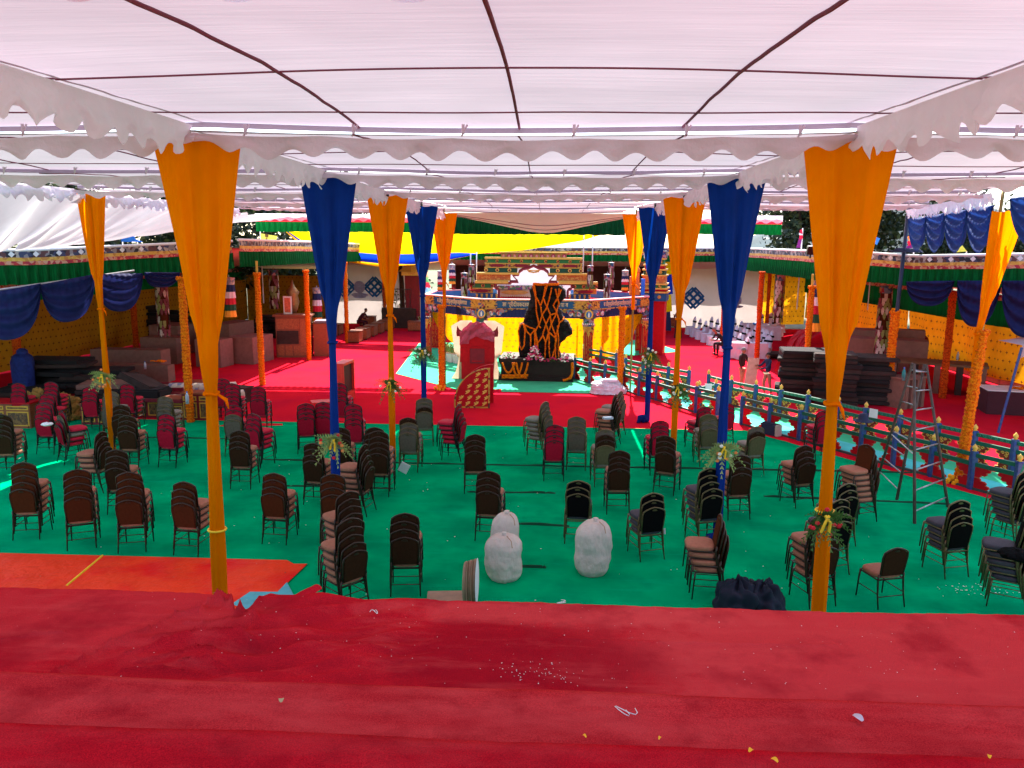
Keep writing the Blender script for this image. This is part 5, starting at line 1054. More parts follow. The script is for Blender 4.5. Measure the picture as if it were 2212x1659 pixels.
# ------------------------------------------------------------------ balustrades
BRK = [(.03, 0), (.30, 0), (.36, -.05), (.34, -.11), (.27, -.13), (.29, -.19), (.24, -.24), (.17, -.23), (.16, -.29), (.10, -.33), (.03, -.33)]
def balustrade(pts, lb, brackets=('red', ), key=False, zr=(.86, .62), posts=None, group='painted railings beside the path'):
    P = [Vector((x, y, 0)) for x, y in pts]; t = thing('balustrade', lb, 'railing', tuple(P[0]), 0, group); O = P[0]; P = [p-O for p in P]
    for p in P:
        po = MB().box(p+Vector((0, 0, .41)), (.125, .125, .86)).build('post', BLUEP, t, bev=.008)
        MB().lathe(tuple(p), [(.035, .84), (.05, .85), (.03, .87), (.055, .90), (.05, .94), (.02, .975), (.004, 1.0)], 10).build('finial', GOLDP, po, smooth=True)
    r = MB(); r2 = MB(); kb = MB(); base = MB()
    for a, c in zip(P, P[1:]):
        d = (c-a); L = d.length; d.normalize(); n = Vector((d.y, -d.x, 0)); m = (a+c)/2; rz = math.atan2(d.y, d.x)
        r.box(m+Vector((0, 0, .76)), (L-.11, .07, .085), rz=rz); r2.box(m+Vector((0, 0, .56)), (L-.11, .065, .09), rz=rz); base.box(m+Vector((0, 0, .03)), (L-.1, .06, .055), rz=rz)
        if key:
            q = int(L/.14)
            for k in range(q):
                s = .07+k*(L-.14)/q; F = lambda x, z, t: a+d*x-n*(-.034-t)*1+Vector((0, 0, z))
                for (x0, x1, z0, z1) in ((0, .085, .782, .79), (.078, .086, .74, .79), (.03, .086, .74, .748), (.03, .038, .74, .77)):
                    kb.prism([(s+x0, z0), (s+x1, z0), (s+x1, z1), (s+x0, z1)], lambda p, z, t: a+d*p+n*(.033+t)+Vector((0, 0, z)), .006)
        for e, s in ((a, 1), (c, -1)):
            for z0, zs in ((.52, 1), (.06, -1)):
                k = 1.0; pl = [(x*k, z0+z*zs*.72) for x, z in BRK]
                br = MB(); bo = MB()
                if L < .9: pl = [(x*.75, z) for x, z in pl]
                br.prism(pl, lambda p, z, t: e+d*(s*(p+.03))+n*(-.02+t)+Vector((0, 0, z)), .04)
                if key:
                    for (cx, cz, rr) in ((.10, -.06, .045), (.2, -.06, .04), (.12, -.15, .04)):
                        pts_ = [(cx*k+cos(q*.7)*rr*(1-q*.075), cz*.72*1.0+sin(q*.7)*rr*(1-q*.075)) for q in range(11)]
                        for sd in (1,): bo.tube([e+d*(s*(p+.03))+n*(.026*sd)+Vector((0, 0, z0+z*zs)) for p, z in pts_], .010, 4)
                    bo.tube([e+d*(s*(p+.03))+n*.024+Vector((0, 0, z)) for p, z in pl[1:]], .011, 4)
                else: bo.tube([e+d*(s*(p+.03))+n*.022+Vector((0, 0, z)) for p, z in pl[1:]], .004, 4)
                bro = br.build('cloud_bracket', REDP if not key else mat('bracket_ochre', (.22, .02, .012), .5), t); bo.build('gold_edging', GOLDP if key else mat('bracket_edge', (.5, .16, .06), .5), bro)
    r.build('top_rail', GREENP, t, bev=.006); r2.build('middle_rail', GREENP, t, bev=.006); base.build('bottom_rail', mat('grey_green_paint', (.04, .07, .06), .6), t)
    if key: kb.build('key_pattern', mat('mint_paint', (.05, .34, .2), .5), t)
    return t
def rs(p, step=2): return p
balustrade([(-.3+1.4, 29.75), (1.63, 28.85), (2.15, 28.25), (2.75, 27.58), (3.21, 26.61), (3.70, 25.84), (4.15, 24.9), (4.65, 23.93), (5.15, 23.2)], 'blue and green railing with red cloud brackets, length starting at the rock plinth')
balustrade([(5.68, 22.4), (6.22, 21.5), (6.77, 20.61), (7.3, 19.75), (7.75, 18.98), (8.2, 18.19), (8.71, 17.45), (9.13, 16.56), (9.62, 15.79)], 'blue and green railing with red cloud brackets, nearest length running to the right edge')
balustrade([(3.05, 29.9), (3.6, 29.0), (4.38, 27.9), (4.97, 27.1)], 'far railing with gold scroll brackets, length behind the second right orange drape', key=True)
balustrade([(5.48, 26.3), (5.99, 25.2), (6.57, 24.4), (7.11, 23.6), (7.66, 22.8), (8.19, 21.85), (8.63, 21.05), (9.17, 20.2), (9.69, 19.3), (10.16, 18.5), (10.63, 17.7), (11.1, 16.9)], 'far railing with key pattern and gold scroll brackets, long length on the right', key=True)
balustrade([(1.7, 33.0), (2.25, 32.2), (2.82, 31.31)], 'short dark railing beside the pavilion steps', key=False)
balustrade([(4.75, 24.1), (5.35, 24.5)], 'short railing piece with key pattern closing the path beside the second orange drape', key=True)
tag(MB().box((0, 0, 0), (.22, .006, .20)).build('paper_notice', WPLASTER, loc=(5.05, 24.2, .78)), 'white sheet of paper hung on the short cross railing', 'paper')
tag(MB().box((0, 0, 0), (.24, .006, .24), rz=R(-55)).build('paper_notice', WPLASTER, loc=(8.72, 20.78, .74)), 'white sheet of paper hung on the far key pattern railing', 'paper')
h = thing('sun_hat', 'navy sun hat resting on a railing post', 'hat', (7.72, 18.95, .96)); MB().lathe((0, 0, 0), [(.24, -.03), (.23, -.02), (.12, .01), (.115, .1), (.08, .15), (.01, .16)], 20).build('hat_body', strip('navy_cloth', (.02, .025, .06)), h, smooth=True)
bg_ = thing('bag', 'navy bag with pale side leaning on the railing foot', 'bag', (6.18, 21.2, .17), R(-50)); MB().box((0, 0, 0), (.52, .2, .34)).build('bag_body', strip('navy_cloth', (.02, .025, .06)), bg_, bev=.03); MB().box((.24, -.01, .0), (.1, .22, .32)).build('pale_panel', strip('bag_pale', (.55, .42, .36)), bg_, bev=.02)
b = MB(); rnd = random.Random(5)
def heap(name, m, x, y, w, d, h, lb, cat, n=26, mats=None, rough=.5, seed=1, crease=9):
    def g(u, v):
        th = u*2*PI; ph = v*PI/2; r = 1+.22*mnoise.noise(Vector((cos(th)*2.1+seed, sin(th)*2.1, ph*2)))+rough*.16*mnoise.noise(Vector((cos(th)*crease+seed, sin(th)*crease, ph*crease)))
        rr = max(0, cos(ph))**.8*r; return (cos(th)*w*rr, sin(th)*d*rr, max(0, sin(ph)*h*r))
    return tag(MB().grid(g, 64, 28).build(name, m, smooth=True, loc=(x, y, .03)), lb, cat)
p = G(1312, 850); heap('cloth_heap', strip('white_cloth', (.72, .66, .74)), p.x, p.y, .62, .42, .42, 'heap of folded white cloth at the foot of the right garland post', 'cloth heap', seed=3, rough=1.2)
tag(MB().box((0, 0, 0), (.55, .35, .1), rz=.2).build('folded_cloth', MATS['white_cloth'], bev=.03, loc=(p.x+.05, p.y-.05, .47)), 'neatly folded white cloth on top of the white heap', 'folded cloth')
p = G(1625, 1320); heap('cloth_bundle', strip('midnight_cloth', (.006, .009, .022)), p.x-.22, p.y, .33, .30, .42, 'crumpled bundle of midnight blue cloth beside the tan seated stack, left lump', 'cloth bundle', seed=5, rough=1.0, crease=3); heap('cloth_bundle', MATS['midnight_cloth'], p.x+.14, p.y+.04, .30, .30, .38, 'crumpled bundle of midnight blue cloth, right lump with frilled top', 'cloth bundle', seed=8, rough=1.2, crease=3.3)
# sacks
def sack(u, v, w, h, lb, dents, seed, tilt=0):
    p = G(u, v); t = thing('sack', lb, 'sack', (p.x, p.y+w*.45, .0), 0, 'white cloth sacks')
    def g(a, c):
        th = a*2*PI; z = c*h; k = c; r = w*.5*(.90+.14*max(0, sin(PI*min(1, k*1.1)))**.8); 
        for (zz_, am) in dents: r *= 1-am*math.exp(-((k-zz_)/.09)**2)
        if k < .12: r *= .72+.28*(k/.12)**.5
        if k > .70: r *= max(.10, max(0, 1-((k-.70)/.30)**2.4)**.55)
        n = mnoise.noise(Vector((cos(th)*1.4+seed, sin(th)*1.4, k*3)))*.12+(.07*sin(th*11+seed)*max(0, (k-.72)/.28))+.03*mnoise.noise(Vector((cos(th)*4, sin(th)*4, k*9+seed)))
        return (cos(th)*r*(1+n)+tilt*k*k, sin(th)*r*.92*(1+n), z-.03*(k > .97))
    MB().grid(g, 72, 48).build('body', SACK, t, smooth=True); MB().lathe((tilt, 0, h-.05), [(.05, 0), (.03, .03), (.045, .06), (.02, .07)], 12).build('tied_neck', SACK, t, smooth=True)
    MB().tube([(tilt+.05, -.1, h-.01), (tilt+.12, -.2, h-.05), (tilt+.14, -.25, h-.14)], .008, 5).build('drawstring', mat('cord_tan', (.4, .25, .15), .8), t)
    return t
sack(1086, 1265, .56, .74, 'bulging white cloth sack, front one of the pair in the middle', [(.5, .03)], 1); sack(1280, 1253, .56, .90, 'tallest white cloth sack standing alone right of the middle', [(.42, .06)], 6, tilt=.04)
sack(1086, 1228, .46, .88, 'greyish sack with a knotted neck behind the front white sack', [(.6, .03)], 11, tilt=.05)
# folded items at the stage edge
p = G(1012, 1330); 
for i in range(3):
    t = tag(MB().lathe((0, 0, 0), [(.24, -.025), (.255, 0), (.24, .025)], 24).build('folding_stool', mat('tan_vinyl', (.34, .21, .13), .6), bev=0), 'folded tan stool top standing on edge, %s of the three' % ['left', 'middle', 'right'][i], 'stool', 'folded stools leaning at the stage edge'); t.rotation_euler = (R(90), 0, R(86)); t.location = (p.x-.06+.06*i, p.y+.25+.05*i, .36); t.scale = (.7, 1.3, 1)
    MB().lathe((0, 0, .025), [(.235, 0), (.262, .003), (.235, .006)], 24).build('rim', WPLASTER if i == 2 else mat('tan_vinyl', (.34, .21, .13), .6), t)
tag(MB().box((0, 0, 0), (.6, .35, .03), rz=.1).build('board', mat('tan_vinyl', (.34, .21, .13), .6), loc=(G(968, 1298).x, G(968, 1298).y, .06)), 'tan board lying at the stage edge beside the folded stools', 'board')
# ladder
def ladder():
    t = thing('ladder', 'tall double step ladder of dark wood with metal rungs, right side', 'ladder'); fl, fr, bl, brr = [G(*q) for q in ((1975.5, 1132), (2048, 1097), (1937, 1080), (1895, 1035))]
    c = (fl+fr+bl+brr)/4; tl = AT(1975, 786, c.y-.1); tr = AT(2001, 788, c.y+.1); m = mat('ladder_wood', (.09, .06, .05), .6, .3, 10)
    def side(a, a2, c_, c2, nm, nr, off):
        b = MB(); rr = MB(); b.cyl(a, a2, .032, .026, 8); b.cyl(c_, c2, .032, .026, 8)
        for k in range(nr): q = (k+.6)/nr; rr.cyl(a.lerp(a2, q), c_.lerp(c2, q), .014, .014, 6)
        b.build(nm, m, t, smooth=True); rr.build('rungs', RAW, t, smooth=True)
    side(fl, tl, fr, tr, 'front_frame', 8, 0); side(bl, tr+Vector((0, .08, 0)), brr, tl+Vector((0, .08, 0)), 'rear_frame', 8, 0)
    MB().cyl(fl.lerp(tl, .42), brr.lerp(tl, .42), .012, .012, 6).build('spreader', RAW, t)
ladder()
t = thing('aluminium_ladder', 'aluminium ladder leaning at the right edge of the photo', 'ladder'); a = G(2172, 1103); a2 = AT(2222, 985, a.y-.6); a3 = a+(a2-a)*2.2; off = Vector((.4, .25, 0)); b = MB().cyl(a, a3, .03, .03, 4).cyl(a+off, a3+off, .03, .03, 4)
for k in range(9): q = (k+.7)/9; b.cyl(a.lerp(a3, q), (a+off).lerp(a3+off, q), .015, .015, 6)
b.build('frame', mat('aluminium', (.5, .5, .52), .35, .1, 10, metal=.8), t)
# right edge: table with white top and dark skirt, blue post, tent corner, orange box
p = G(2165, 905); t = thing('skirted_table', 'table with white top and dark maroon skirt at the right edge', 'table', (p.x+.9, p.y+1.0, 0), R(-12)); MB().bx(-.95, .95, -.55, .55, 0, .74).build('skirt', strip('dark_skirt', (.05, .008, .014)), t, bev=.02); MB().bx(-.97, .97, -.57, .57, .741, .765).build('tabletop', WPLASTER, t, bev=.01)
tag(MB().tube([(t.location.x-.2+.05*k, t.location.y-.1+.12*sin(k), .80) for k in range(16)], .05, 6, jit=.2).build('flower_string', MARI), 'orange flowers scattered on the white topped table', 'flowers')
a = G(2156, 935); tag(MB().cyl((a.x, a.y, 0), (a.x+.45, a.y+.15, 2.4), .035, .035, 8).build('tent_pole', BLUEP), 'blue pole in front of the skirted table at the right edge', 'pole')
b = MB(); c_ = AT(2212, 765, a.y+.5); b.grid(lambda u, v: (c_.x-.25+1.6*u, c_.y-.3+1.2*v, 2.45+.35*u*(1-v*.3)-.02*sin(u*9)), 12, 10); b.grid(lambda u, v: (c_.x-.25+1.6*u, c_.y-.3, 2.45+.35*u-.35*v+.03*sin(u*15)), 16, 3); tag(b.build('parasol_corner', PALE), 'corner of a small white tent roof at the right edge', 'tent')
p = G(2230, 850); tag(MB().box((p.x+.5, p.y+2, 1.3), (1.0, .6, 2.6)).build('red_cupboard', REDP, bev=.01), 'tall red cabinet side at the right edge behind the small tent', 'cabinet')
# red case on the carpet, centre left
p = G(757, 872); t = thing('red_case', 'red wooden case with a dark open side near the first left blue drape', 'case', (p.x-.32, p.y+.45, 0), R(-6)); MB().bx(-.2, .2, -.5, -.45, 0, 1.3).bx(-.2, .2, .45, .5, 0, 1.3).bx(-.2, .2, -.45, .45, 1.22, 1.3).bx(-.2, .2, -.45, .45, 0, .3).bx(-.2, -.16, -.45, .45, .3, 1.22).build('shell', mat('case_red', (.62, .035, .02), .5), t, bev=.008); MB().bx(-.15, .12, -.44, .44, .31, 1.21).build('inside_shade', WOODD, t)  # dark block stands in for shade inside the open case
tag(MB().lathe((p.x-.45, p.y+.5, 1.2), [(.06, 0), (.06, .03), (.02, .05)], 10).build('knob', WOODD), 'small dark knob lying on the red case', 'knob')
tag(MB().box((p.x-.95, p.y+.1, .03), (.7, .5, .05), rz=.4).build('red_board', MATS['case_red']), 'flat red board on the carpet beside the red case', 'board')
# ------------------------------------------------------------------ left side: platforms, mats, cabinets
def boxat(nm, u, v, sx, sy, h, rz, m, lb, cat, z=0.0, bev=.015, group=None): p = G(u, v, z); return tag(MB().box((0, 0, h/2), (sx, sy, h)).build(nm, m, bev=bev, loc=(p.x, p.y, z)), lb, cat, group) if rz is None else _bx(nm, p, sx, sy, h, rz, m, lb, cat, z, bev, group)
def _bx(nm, p, sx, sy, h, rz, m, lb, cat, z, bev, group):
    o = tag(MB().box((0, 0, h/2), (sx, sy, h)).build(nm, m, bev=bev, loc=(p.x, p.y, z)), lb, cat, group); o.rotation_euler = (0, 0, R(rz)); return o
GB = 'carpet covered platforms on the left'
PINKB = mat('carpeted_platform_pink', (.25, .11, .085), .95, .12, 8, bump=.4, bs=120, spec=.05)
boxat('platform', 545, 781, 1.15, 1.6, 1.15, -12, PINKB, 'pinkish carpeted platform beside the garland post with a yellow rod', 'platform', group=GB); boxat('platform', 505, 762, 1.0, 2.0, 1.45, -12, BOXC, 'taller carpeted platform behind the pinkish one', 'platform', group=GB)
boxat('platform', 465, 790, 1.2, .9, 1.15, -12, PINKB, 'carpeted platform half hidden by the nearest left orange drape', 'platform', group=GB); boxat('platform', 360, 782, 1.7, 1.0, 1.1, -8, BOXC, 'low wide carpeted platform behind the marigold post at left', 'platform', group=GB); boxat('platform', 380, 762, 1.5, 1.6, 1.35, -10, BOXC, 'brown carpeted platform behind the wide one', 'platform', group=GB)
boxat('platform', 285, 805, 2.9, .7, .95, -3, BOXC, 'long brown carpeted platform with marigold petals on it', 'platform', group=GB); boxat('platform', 300, 822, 2.6, .5, .62, -3, BOXC, 'lower step of the long brown platform holding a water bottle', 'platform', group=GB)
boxat('platform', 490, 745, .9, .5, 1.0, -20, BOXC, 'small bench like platform far behind the boxes', 'platform', group=GB)
rnd = random.Random(21); MW = [mat('mattress_a', (.022, .013, .011), .95, .3, 4, bump=.4, bs=40), mat('mattress_b', (.034, .020, .016), .95, .3, 4, bump=.4, bs=40), mat('mattress_c', (.012, .009, .009), .95, .3, 4, bump=.4, bs=40)]
def pile(u, v, n, sx, sy, th, rz, desc, sp=.25, rot=10, top=None):
    p = G(u, v); names = ['bottom', 'second', 'third', 'fourth', 'fifth', 'sixth', 'seventh', 'eighth', 'ninth', 'tenth', 'eleventh', 'twelfth', 'thirteenth', 'fourteenth', 'fifteenth']; z = .03
    for i in range(n):
        t_ = th*rnd.uniform(.85, 1.15); o = tag(MB().box((0, 0, t_/2), (sx, sy, t_*.94)).build('mattress', MW[i % 3], bev=.02, loc=(p.x+rnd.uniform(-sp, sp), p.y+rnd.uniform(-sp, sp), z)), '%s dark mattress %s' % ('topmost' if i == n-1 else names[i]+(' from the bottom,' if i else ''), desc), 'mattress', 'dark mattresses piled in the galleries')
        o.rotation_euler = (0, 0, R(rz+rnd.uniform(-rot, rot))); z += t_
    return p, z
pile(130, 845, 9, 2.1, 1.1, .13, 0, 'in the wide pile at the far left', .35, 14); pile(205, 850, 6, 2.2, 1.0, .13, 5, 'in the flatter pile left of the long platform', .35, 14); pile(60, 860, 3, 1.6, 1.0, .13, 0, 'in the low heap by the left garland', .3, 12)
pile(318, 738, 11, 2.1, 1.1, .17, 0, 'in the tall pile before the golden curtain', .12, 4); pile(370, 735, 9, 1.6, 1.1, .17, 0, 'in the pile right of the tallest left one', .12, 5); pile(430, 735, 5, 1.6, 1.1, .2, 0, 'in the far pile hidden by the orange drape', .12, 5)
pile(590, 728, 8, 2.2, 1.1, .15, 0, 'in the dark heap behind the wooden shrine cabinet', .4, 12); pile(540, 730, 5, 2.0, 1.1, .15, 0, 'in the low heap behind the pink boxes', .4, 12)
p = G(262, 880); t = thing('low_desk_stack', 'stack of brown wooden low desks with a pale tray', 'low desks', (p.x-.2, p.y, 0), R(12))
for k in range(5): MB().bx(-1.1+.05*k, .95, -.5, .5, .02+k*.16, .02+k*.16+.14).build('desk', WOODD if k < 4 else BOXC, t, bev=.01)
p = G(345, 868); t = thing('tray_frame', 'flat brown framed trays lying before the marigold post', 'tray', (p.x-.3, p.y, .45), R(4)); MB().bx(-1.2, 1.2, -.5, .5, 0, .05).build('tray', BOXC, t); MB().bx(-1.2, 1.2, -.52, -.47, 0, .1).bx(-1.2, 1.2, .47, .52, 0, .1).bx(-1.24, -1.2, -.5, .5, 0, .1).bx(1.2, 1.24, -.5, .5, 0, .1).build('rim', MAROON, t)
p = G(350, 905); t = thing('tray_frame', 'second brown framed tray behind the tipped mattress', 'tray', (p.x-.1, p.y+.5, .5), R(-6)); MB().bx(-.8, .8, -.5, .5, 0, .05).build('tray', BOXC, t); MB().bx(-.84, .84, -.54, -.5, 0, .09).bx(-.84, .84, .5, .54, 0, .09).build('rim', MAROON, t)
p = G(305, 890); o = tag(MB().box((0, 0, 0), (1.25, 1.0, .2)).build('tipped_mattress', MW[1], bev=.03, loc=(p.x+.1, p.y+.2, .85)), 'dark mattress tipped over the low painted desks', 'mattress'); o.rotation_euler = (R(-14), R(18), R(-20))
p = G(315, 895); tag(MB().box((0, 0, 0), (1.3, .8, .5)).build('black_case', MW[2], bev=.05, loc=(p.x-.05, p.y+.1, .55)), 'black padded case under the tipped mattress', 'case')
def cabinet(u, v, w, d, h, rz, lb, ncol=2, m=MAROON, gold=mat('cabinet_gold', (.60, .30, .03), .5), group=None, nm='cabinet', drawers=True, topm=None):
    p = G(u, v); t = thing(nm, lb, 'cabinet', (p.x, p.y+d/2, 0), R(rz), group); MB().bx(-w/2, w/2, -d/2, d/2, .0, h-.04).build('body', m, t, bev=.008); MB().bx(-w/2-.03, w/2+.03, -d/2-.03, d/2+.03, h-.04, h).build('top', topm or WOODR, t, bev=.006)
    cw = w/ncol; y = -d/2; inn = mat('cabinet_panel', (.13, .06, .02), .6, pattern=P_vor(18, [(.14, .06, .02), (.20, .10, .03), (.08, .04, .02)]))
    for k in range(ncol):
        x0 = -w/2+k*cw+.04; x1 = x0+cw-.08; zs = [(.07, h-.09)] if not drawers else [(.07, h*.66), (h*.72, h-.09)]
        for z0, z1 in zs:
            MB().bx(x0, x1, y-.012, y-.002, z0, z1).build('gold_frame', gold, t); MB().bx(x0+.035, x1-.035, y-.018, y-.013, z0+.035, z1-.035).build('panel', inn, t)
    return t
cabinet(430, 908, .95, .5, .80, 0, 'red cabinet with gold framed doors behind the marigold post, carrying a bottle'); cabinet(372, 905, .75, .5, .6, 0, 'lower painted cabinet left of the gold framed one', 1); cabinet(305, 902, 1.15, .5, .55, 0, 'long low painted desk under the black case', 3, drawers=False)
cabinet(210, 918, .9, .5, .6, 0, 'painted cabinet with gold panels behind the outer left drape', 2); cabinet(15, 925, 1.4, .6, .72, 0, 'wooden desk with a red top at the left edge', 2, m=WOODR, topm=REDP)
cabinet(424, 862, .85, .6, .55, 8, 'open red painted box beside the marigold post', 2, drawers=False); cabinet(516, 870, .62, .42, .5, -16, 'small dark wooden chest standing alone on the red carpet', 2, m=WOODD, topm=WOODD, drawers=False)
cabinet(482, 874, .7, .8, .35, -14, 'low red lacquered desk with a board on it by the rolled carpets', 2, drawers=False, topm=REDP)
ROLL = mat('rolled_carpet', (.5, .42, .3), .9, pattern=P_vor(9, [(.55, .45, .33), (.4, .25, .2), (.6, .5, .4), (.2, .22, .3), (.5, .4, .28)]))
for i, (u, v, z, L, rz, lb) in enumerate([(408, 838, .5, 1.2, 4, 'rolled carpet behind the marigold post'), (478, 838, .55, .9, 38, 'rolled floral carpet on top, end facing left'), (490, 856, .5, 1.0, 38, 'rolled floral carpet in front, end facing left'), (465, 842, .4, .8, 30, 'rolled carpet underneath the two floral ones')]):
    p = G(u, v, z); t = thing('carpet_roll', lb, 'rolled carpet', (p.x, p.y, z), R(rz), 'rolled carpets on the left'); MB().tube([(-L/2, 0, 0), (L/2, 0, 0)], [.16, .16], 18).build('roll', ROLL, t, smooth=False)
    sp = [(-L/2-.004, cos(a)*(.03+a*.0062), sin(a)*(.03+a*.0062)) for a in [k*.5 for k in range(38)]]; MB().tube(sp, .008, 4).build('spiral_end', WOODD, t); MB().lathe((0, 0, 0), [(.15, 0), (.15, .002)], 16).build('end_disc', mat('jute_back', (.28, .17, .05), .9), t).matrix_local = Matrix.Translation((-L/2-.001, 0, 0)) @ Matrix.Rotation(R(-90), 4, 'Y')
def bottle(u, v, z, lb, s=1, c=None):
    p = G(u, v, z); t = thing('water_bottle', lb, 'bottle', (p.x, p.y, z)); MB().lathe((0, 0, 0), [(.035*s, 0), (.036*s, .12*s), (.034*s, .17*s), (.014*s, .22*s), (.014*s, .23*s)], 12).build('body', c or mat('clear_plastic', (.6, .68, .75), .15, spec=.6, trans=.5), t, smooth=True); MB().lathe((0, 0, .23*s), [(.016*s, 0), (.016*s, .025*s)], 10).build('cap', mat('cap_blue', (.05, .15, .5), .5), t)
bottle(314, 797, .62, 'water bottle on the long brown platform', 1.1); bottle(405, 872, .8, 'water bottle on the gold framed cabinet', 1.3); bottle(1951, 822, 1.35, 'teal bottle on the dark mattresses at right', 1.5, mat('teal_glass', (.02, .2, .2), .2))
tag(MB().tube([(p2.x, p2.y, p2.z+.02) for p2 in [G(325+2.0*k, 781-.5*sin(k*.9), .96) for k in range(18)]], [.02+.03*(7 < k < 16) for k in range(18)], 6, jit=.3).build('petal_heap', MARI), 'little heap of marigold petals on the long brown platform', 'petals')
t = thing('paper_pack', 'white and red paper pack on a cabinet behind the outer left drape', 'papers', tuple(G(254, 902, .7))); MB().box((0, 0, 0), (.25, .2, .03)).build('white_sheet_pack', WPLASTER, t); MB().box((.22, 0, 0), (.16, .2, .03)).build('red_pack', REDP, t)
GOLDR = mat('gold_rug', (.3, .16, .03), .9, .3, 4, bump=.6, bs=9, bdist=.05, pattern=None)
p = G(105, 905); heap('rug_heap', GOLDR, p.x, p.y, .95, .5, .75, 'crumpled gold striped rug over the desk at left', 'rug', seed=2, rough=1.5)
# wooden shrine cabinet with picture
p = G(650, 772); t = thing('shrine_cabinet', 'carved wooden cabinet with shelves, gold urn and framed picture before it', 'cabinet', (p.x-.35, p.y+.3, 0), R(8)); MB().bx(-.75, .75, -.4, .4, 0, 1.85).build('body', WOODR, t, bev=.01); MB().bx(-.85, .85, -.5, .5, 1.85, 1.93).build('top', WOODR, t, bev=.01)
b = MB()
for k in range(4): b.bx(-.70+.36*k, -.40+.36*k, -.42, -.405, .1, .55)
b.bx(-.7, .3, -.42, -.405, 1.3, 1.75); b.build('carved_panel', mat('carved_panel', (.32, .09, .03), .5, .3, 20), t); MB().bx(-.7, .25, -.42, -.405, .62, 1.22).build('niche_shade', WOODD, t); MB().bx(.33, .7, -.425, -.405, .1, 1.75).build('side_panel', mat('carved_panel', (.32, .09, .03), .5, .3, 20), t); tt = thing('framed_picture', 'white framed picture standing on the shrine cabinet', 'picture', (p.x-.55, p.y+.1, 1.94)); MB().bx(-.19, .19, 0, .03, 0, .8).build('frame', WPLASTER, tt); MB().bx(-.13, .13, -.012, -.002, .08, .72).build('picture', mat('picture_red', (.6, .15, .08), .6, .4, 9), tt)  # the niche is a flat dark panel standing in for its shade
t = thing('small_throne_desk', 'red wooden desk with a grey cushion right of the shrine cabinet', 'desk', (p.x+.85, p.y+.9, 0), R(8)); MB().bx(-.42, .42, -.5, .5, 0, 1.5).build('body', WOODR, t, bev=.01); MB().bx(-.4, .4, -.45, .45, 1.51, 1.62).build('cushion', mat('grey_cushion', (.2, .16, .2), .9), t, bev=.04)
tt = thing('gold_urn', 'gilt metal ornament standing behind the framed picture', 'ornament', (p.x-.5, p.y+.75, 1.94)); MB().lathe((0, 0, 0), [(.12, 0), (.2, .2), (.28, .5), (.22, .8), (.3, .95), (.1, 1.2), (.02, 1.5)], 14).build('urn', mat('old_gilt', (.3, .16, .07), .4, .2, 10, metal=.6), tt, smooth=True)
# row of low wooden benches on the left
BW = mat('bench_wood', (.30, .09, .035), .5, .25, 6, spec=.3); A_ = G(742, 757); C_ = G(835, 727)
def bench(x, y, rz, lb, w=.95, d=.6, h=.62, proto=[]):
    if not proto:
        t = thing('low_bench', lb, 'bench', (x, y, 0), rz, 'low wooden benches in rows'); MB().bx(-.475, .475, -.3, .3, .06, .56).build('body', BW, t, bev=.008); MB().bx(-.5, .5, -.33, .33, .56, .61).build('top', WOODR, t, bev=.006); b = MB()
        for k in range(2): b.bx(-.44+.45*k, -.01+.45*k, -.325, -.305, .1, .32).bx(-.44+.45*k, -.01+.45*k, -.325, -.305, .35, .52)
        b.bx(.478, .49, -.26, .26, .12, .5); b.bx(-.49, -.478, -.26, .26, .12, .5); b.build('carved_panel', MATS['carved_panel'], t)
        for sx, sy in ((1, 1), (1, -1), (-1, 1), (-1, -1)): MB().box((sx*.42, sy*.25, .03), (.08, .08, .06)).build('foot', WOODD, t)
        proto.append(t); return t
    return dup(proto[0], (x, y, 0), rz, lb)
ords = ['nearest', 'second', 'third', 'fourth', 'fifth', 'sixth', 'farthest']
for k in range(7): bench(-10.0+.08*k-.0, 40.3+1.45*k, R(-90), '%s bench in the front row of low benches at the left' % ords[k])
for k in range(3): bench(-11.9, 41+1.3*k, R(-90), '%s bench of the second row behind, beside the near left blue drape' % ords[k])
for i, (u, v) in enumerate([(795, 703), (878, 698), (900, 715)]): p = G(u, v); bench(p.x, p.y, 0, ['wooden bench behind the reading monk, facing the camera', 'wooden bench before the gatehouse base', 'wooden bench left of the pavilion corner'][i])
for i, (u, v) in enumerate([(1418, 705), (1442, 706), (1470, 702), (1500, 700), (1640, 690), (1660, 690)]): p = G(u, v); bench(p.x, p.y, 0, 'low wooden bench in the back right row, %s' % ['first, just right of the pavilion', 'second', 'third, behind the standing monk', 'fourth', 'fifth, behind the near right blue drape', 'sixth, farthest right'][i])
p = G(910, 712); t = thing('plant_pot', 'white pot with pale flowers left of the pavilion', 'plant pot', (p.x, p.y, 0)); MB().lathe((0, 0, 0), [(.16, 0), (.22, .4), (.2, .4)], 14).build('pot', WPLASTER, t); 
b = MB(); 
for k in range(60): a = k*2.4; q = Vector((cos(a)*.02*(k % 9), sin(a)*.02*(k % 9), .4+.006*k)); e = Vector((cos(a)*.12, sin(a)*.12, .08)); s = Vector((-sin(a), cos(a), 0))*.05; b.quad(q, q+e*.5+s, q+e, q+e*.5-s)
b.build('leaves', LEAF2, t)
for i, (u, v) in enumerate([(965, 780), (975, 783), (987, 785), (1385, 745), (1377, 722), (1246, 768)]):
    p = G(u, v); o = dup(t, (p.x, p.y, 0), i*.9, 'white flower pot %s' % ['at the left foot of the yellow curtain', 'next one along the yellow curtain', 'third one, partly behind the plastic sheet', 'at the right pavilion pillar', 'behind the right pavilion pillar', 'between the rock and the railing']
                      [i]); o['group'] = 'flower pots around the pavilion'
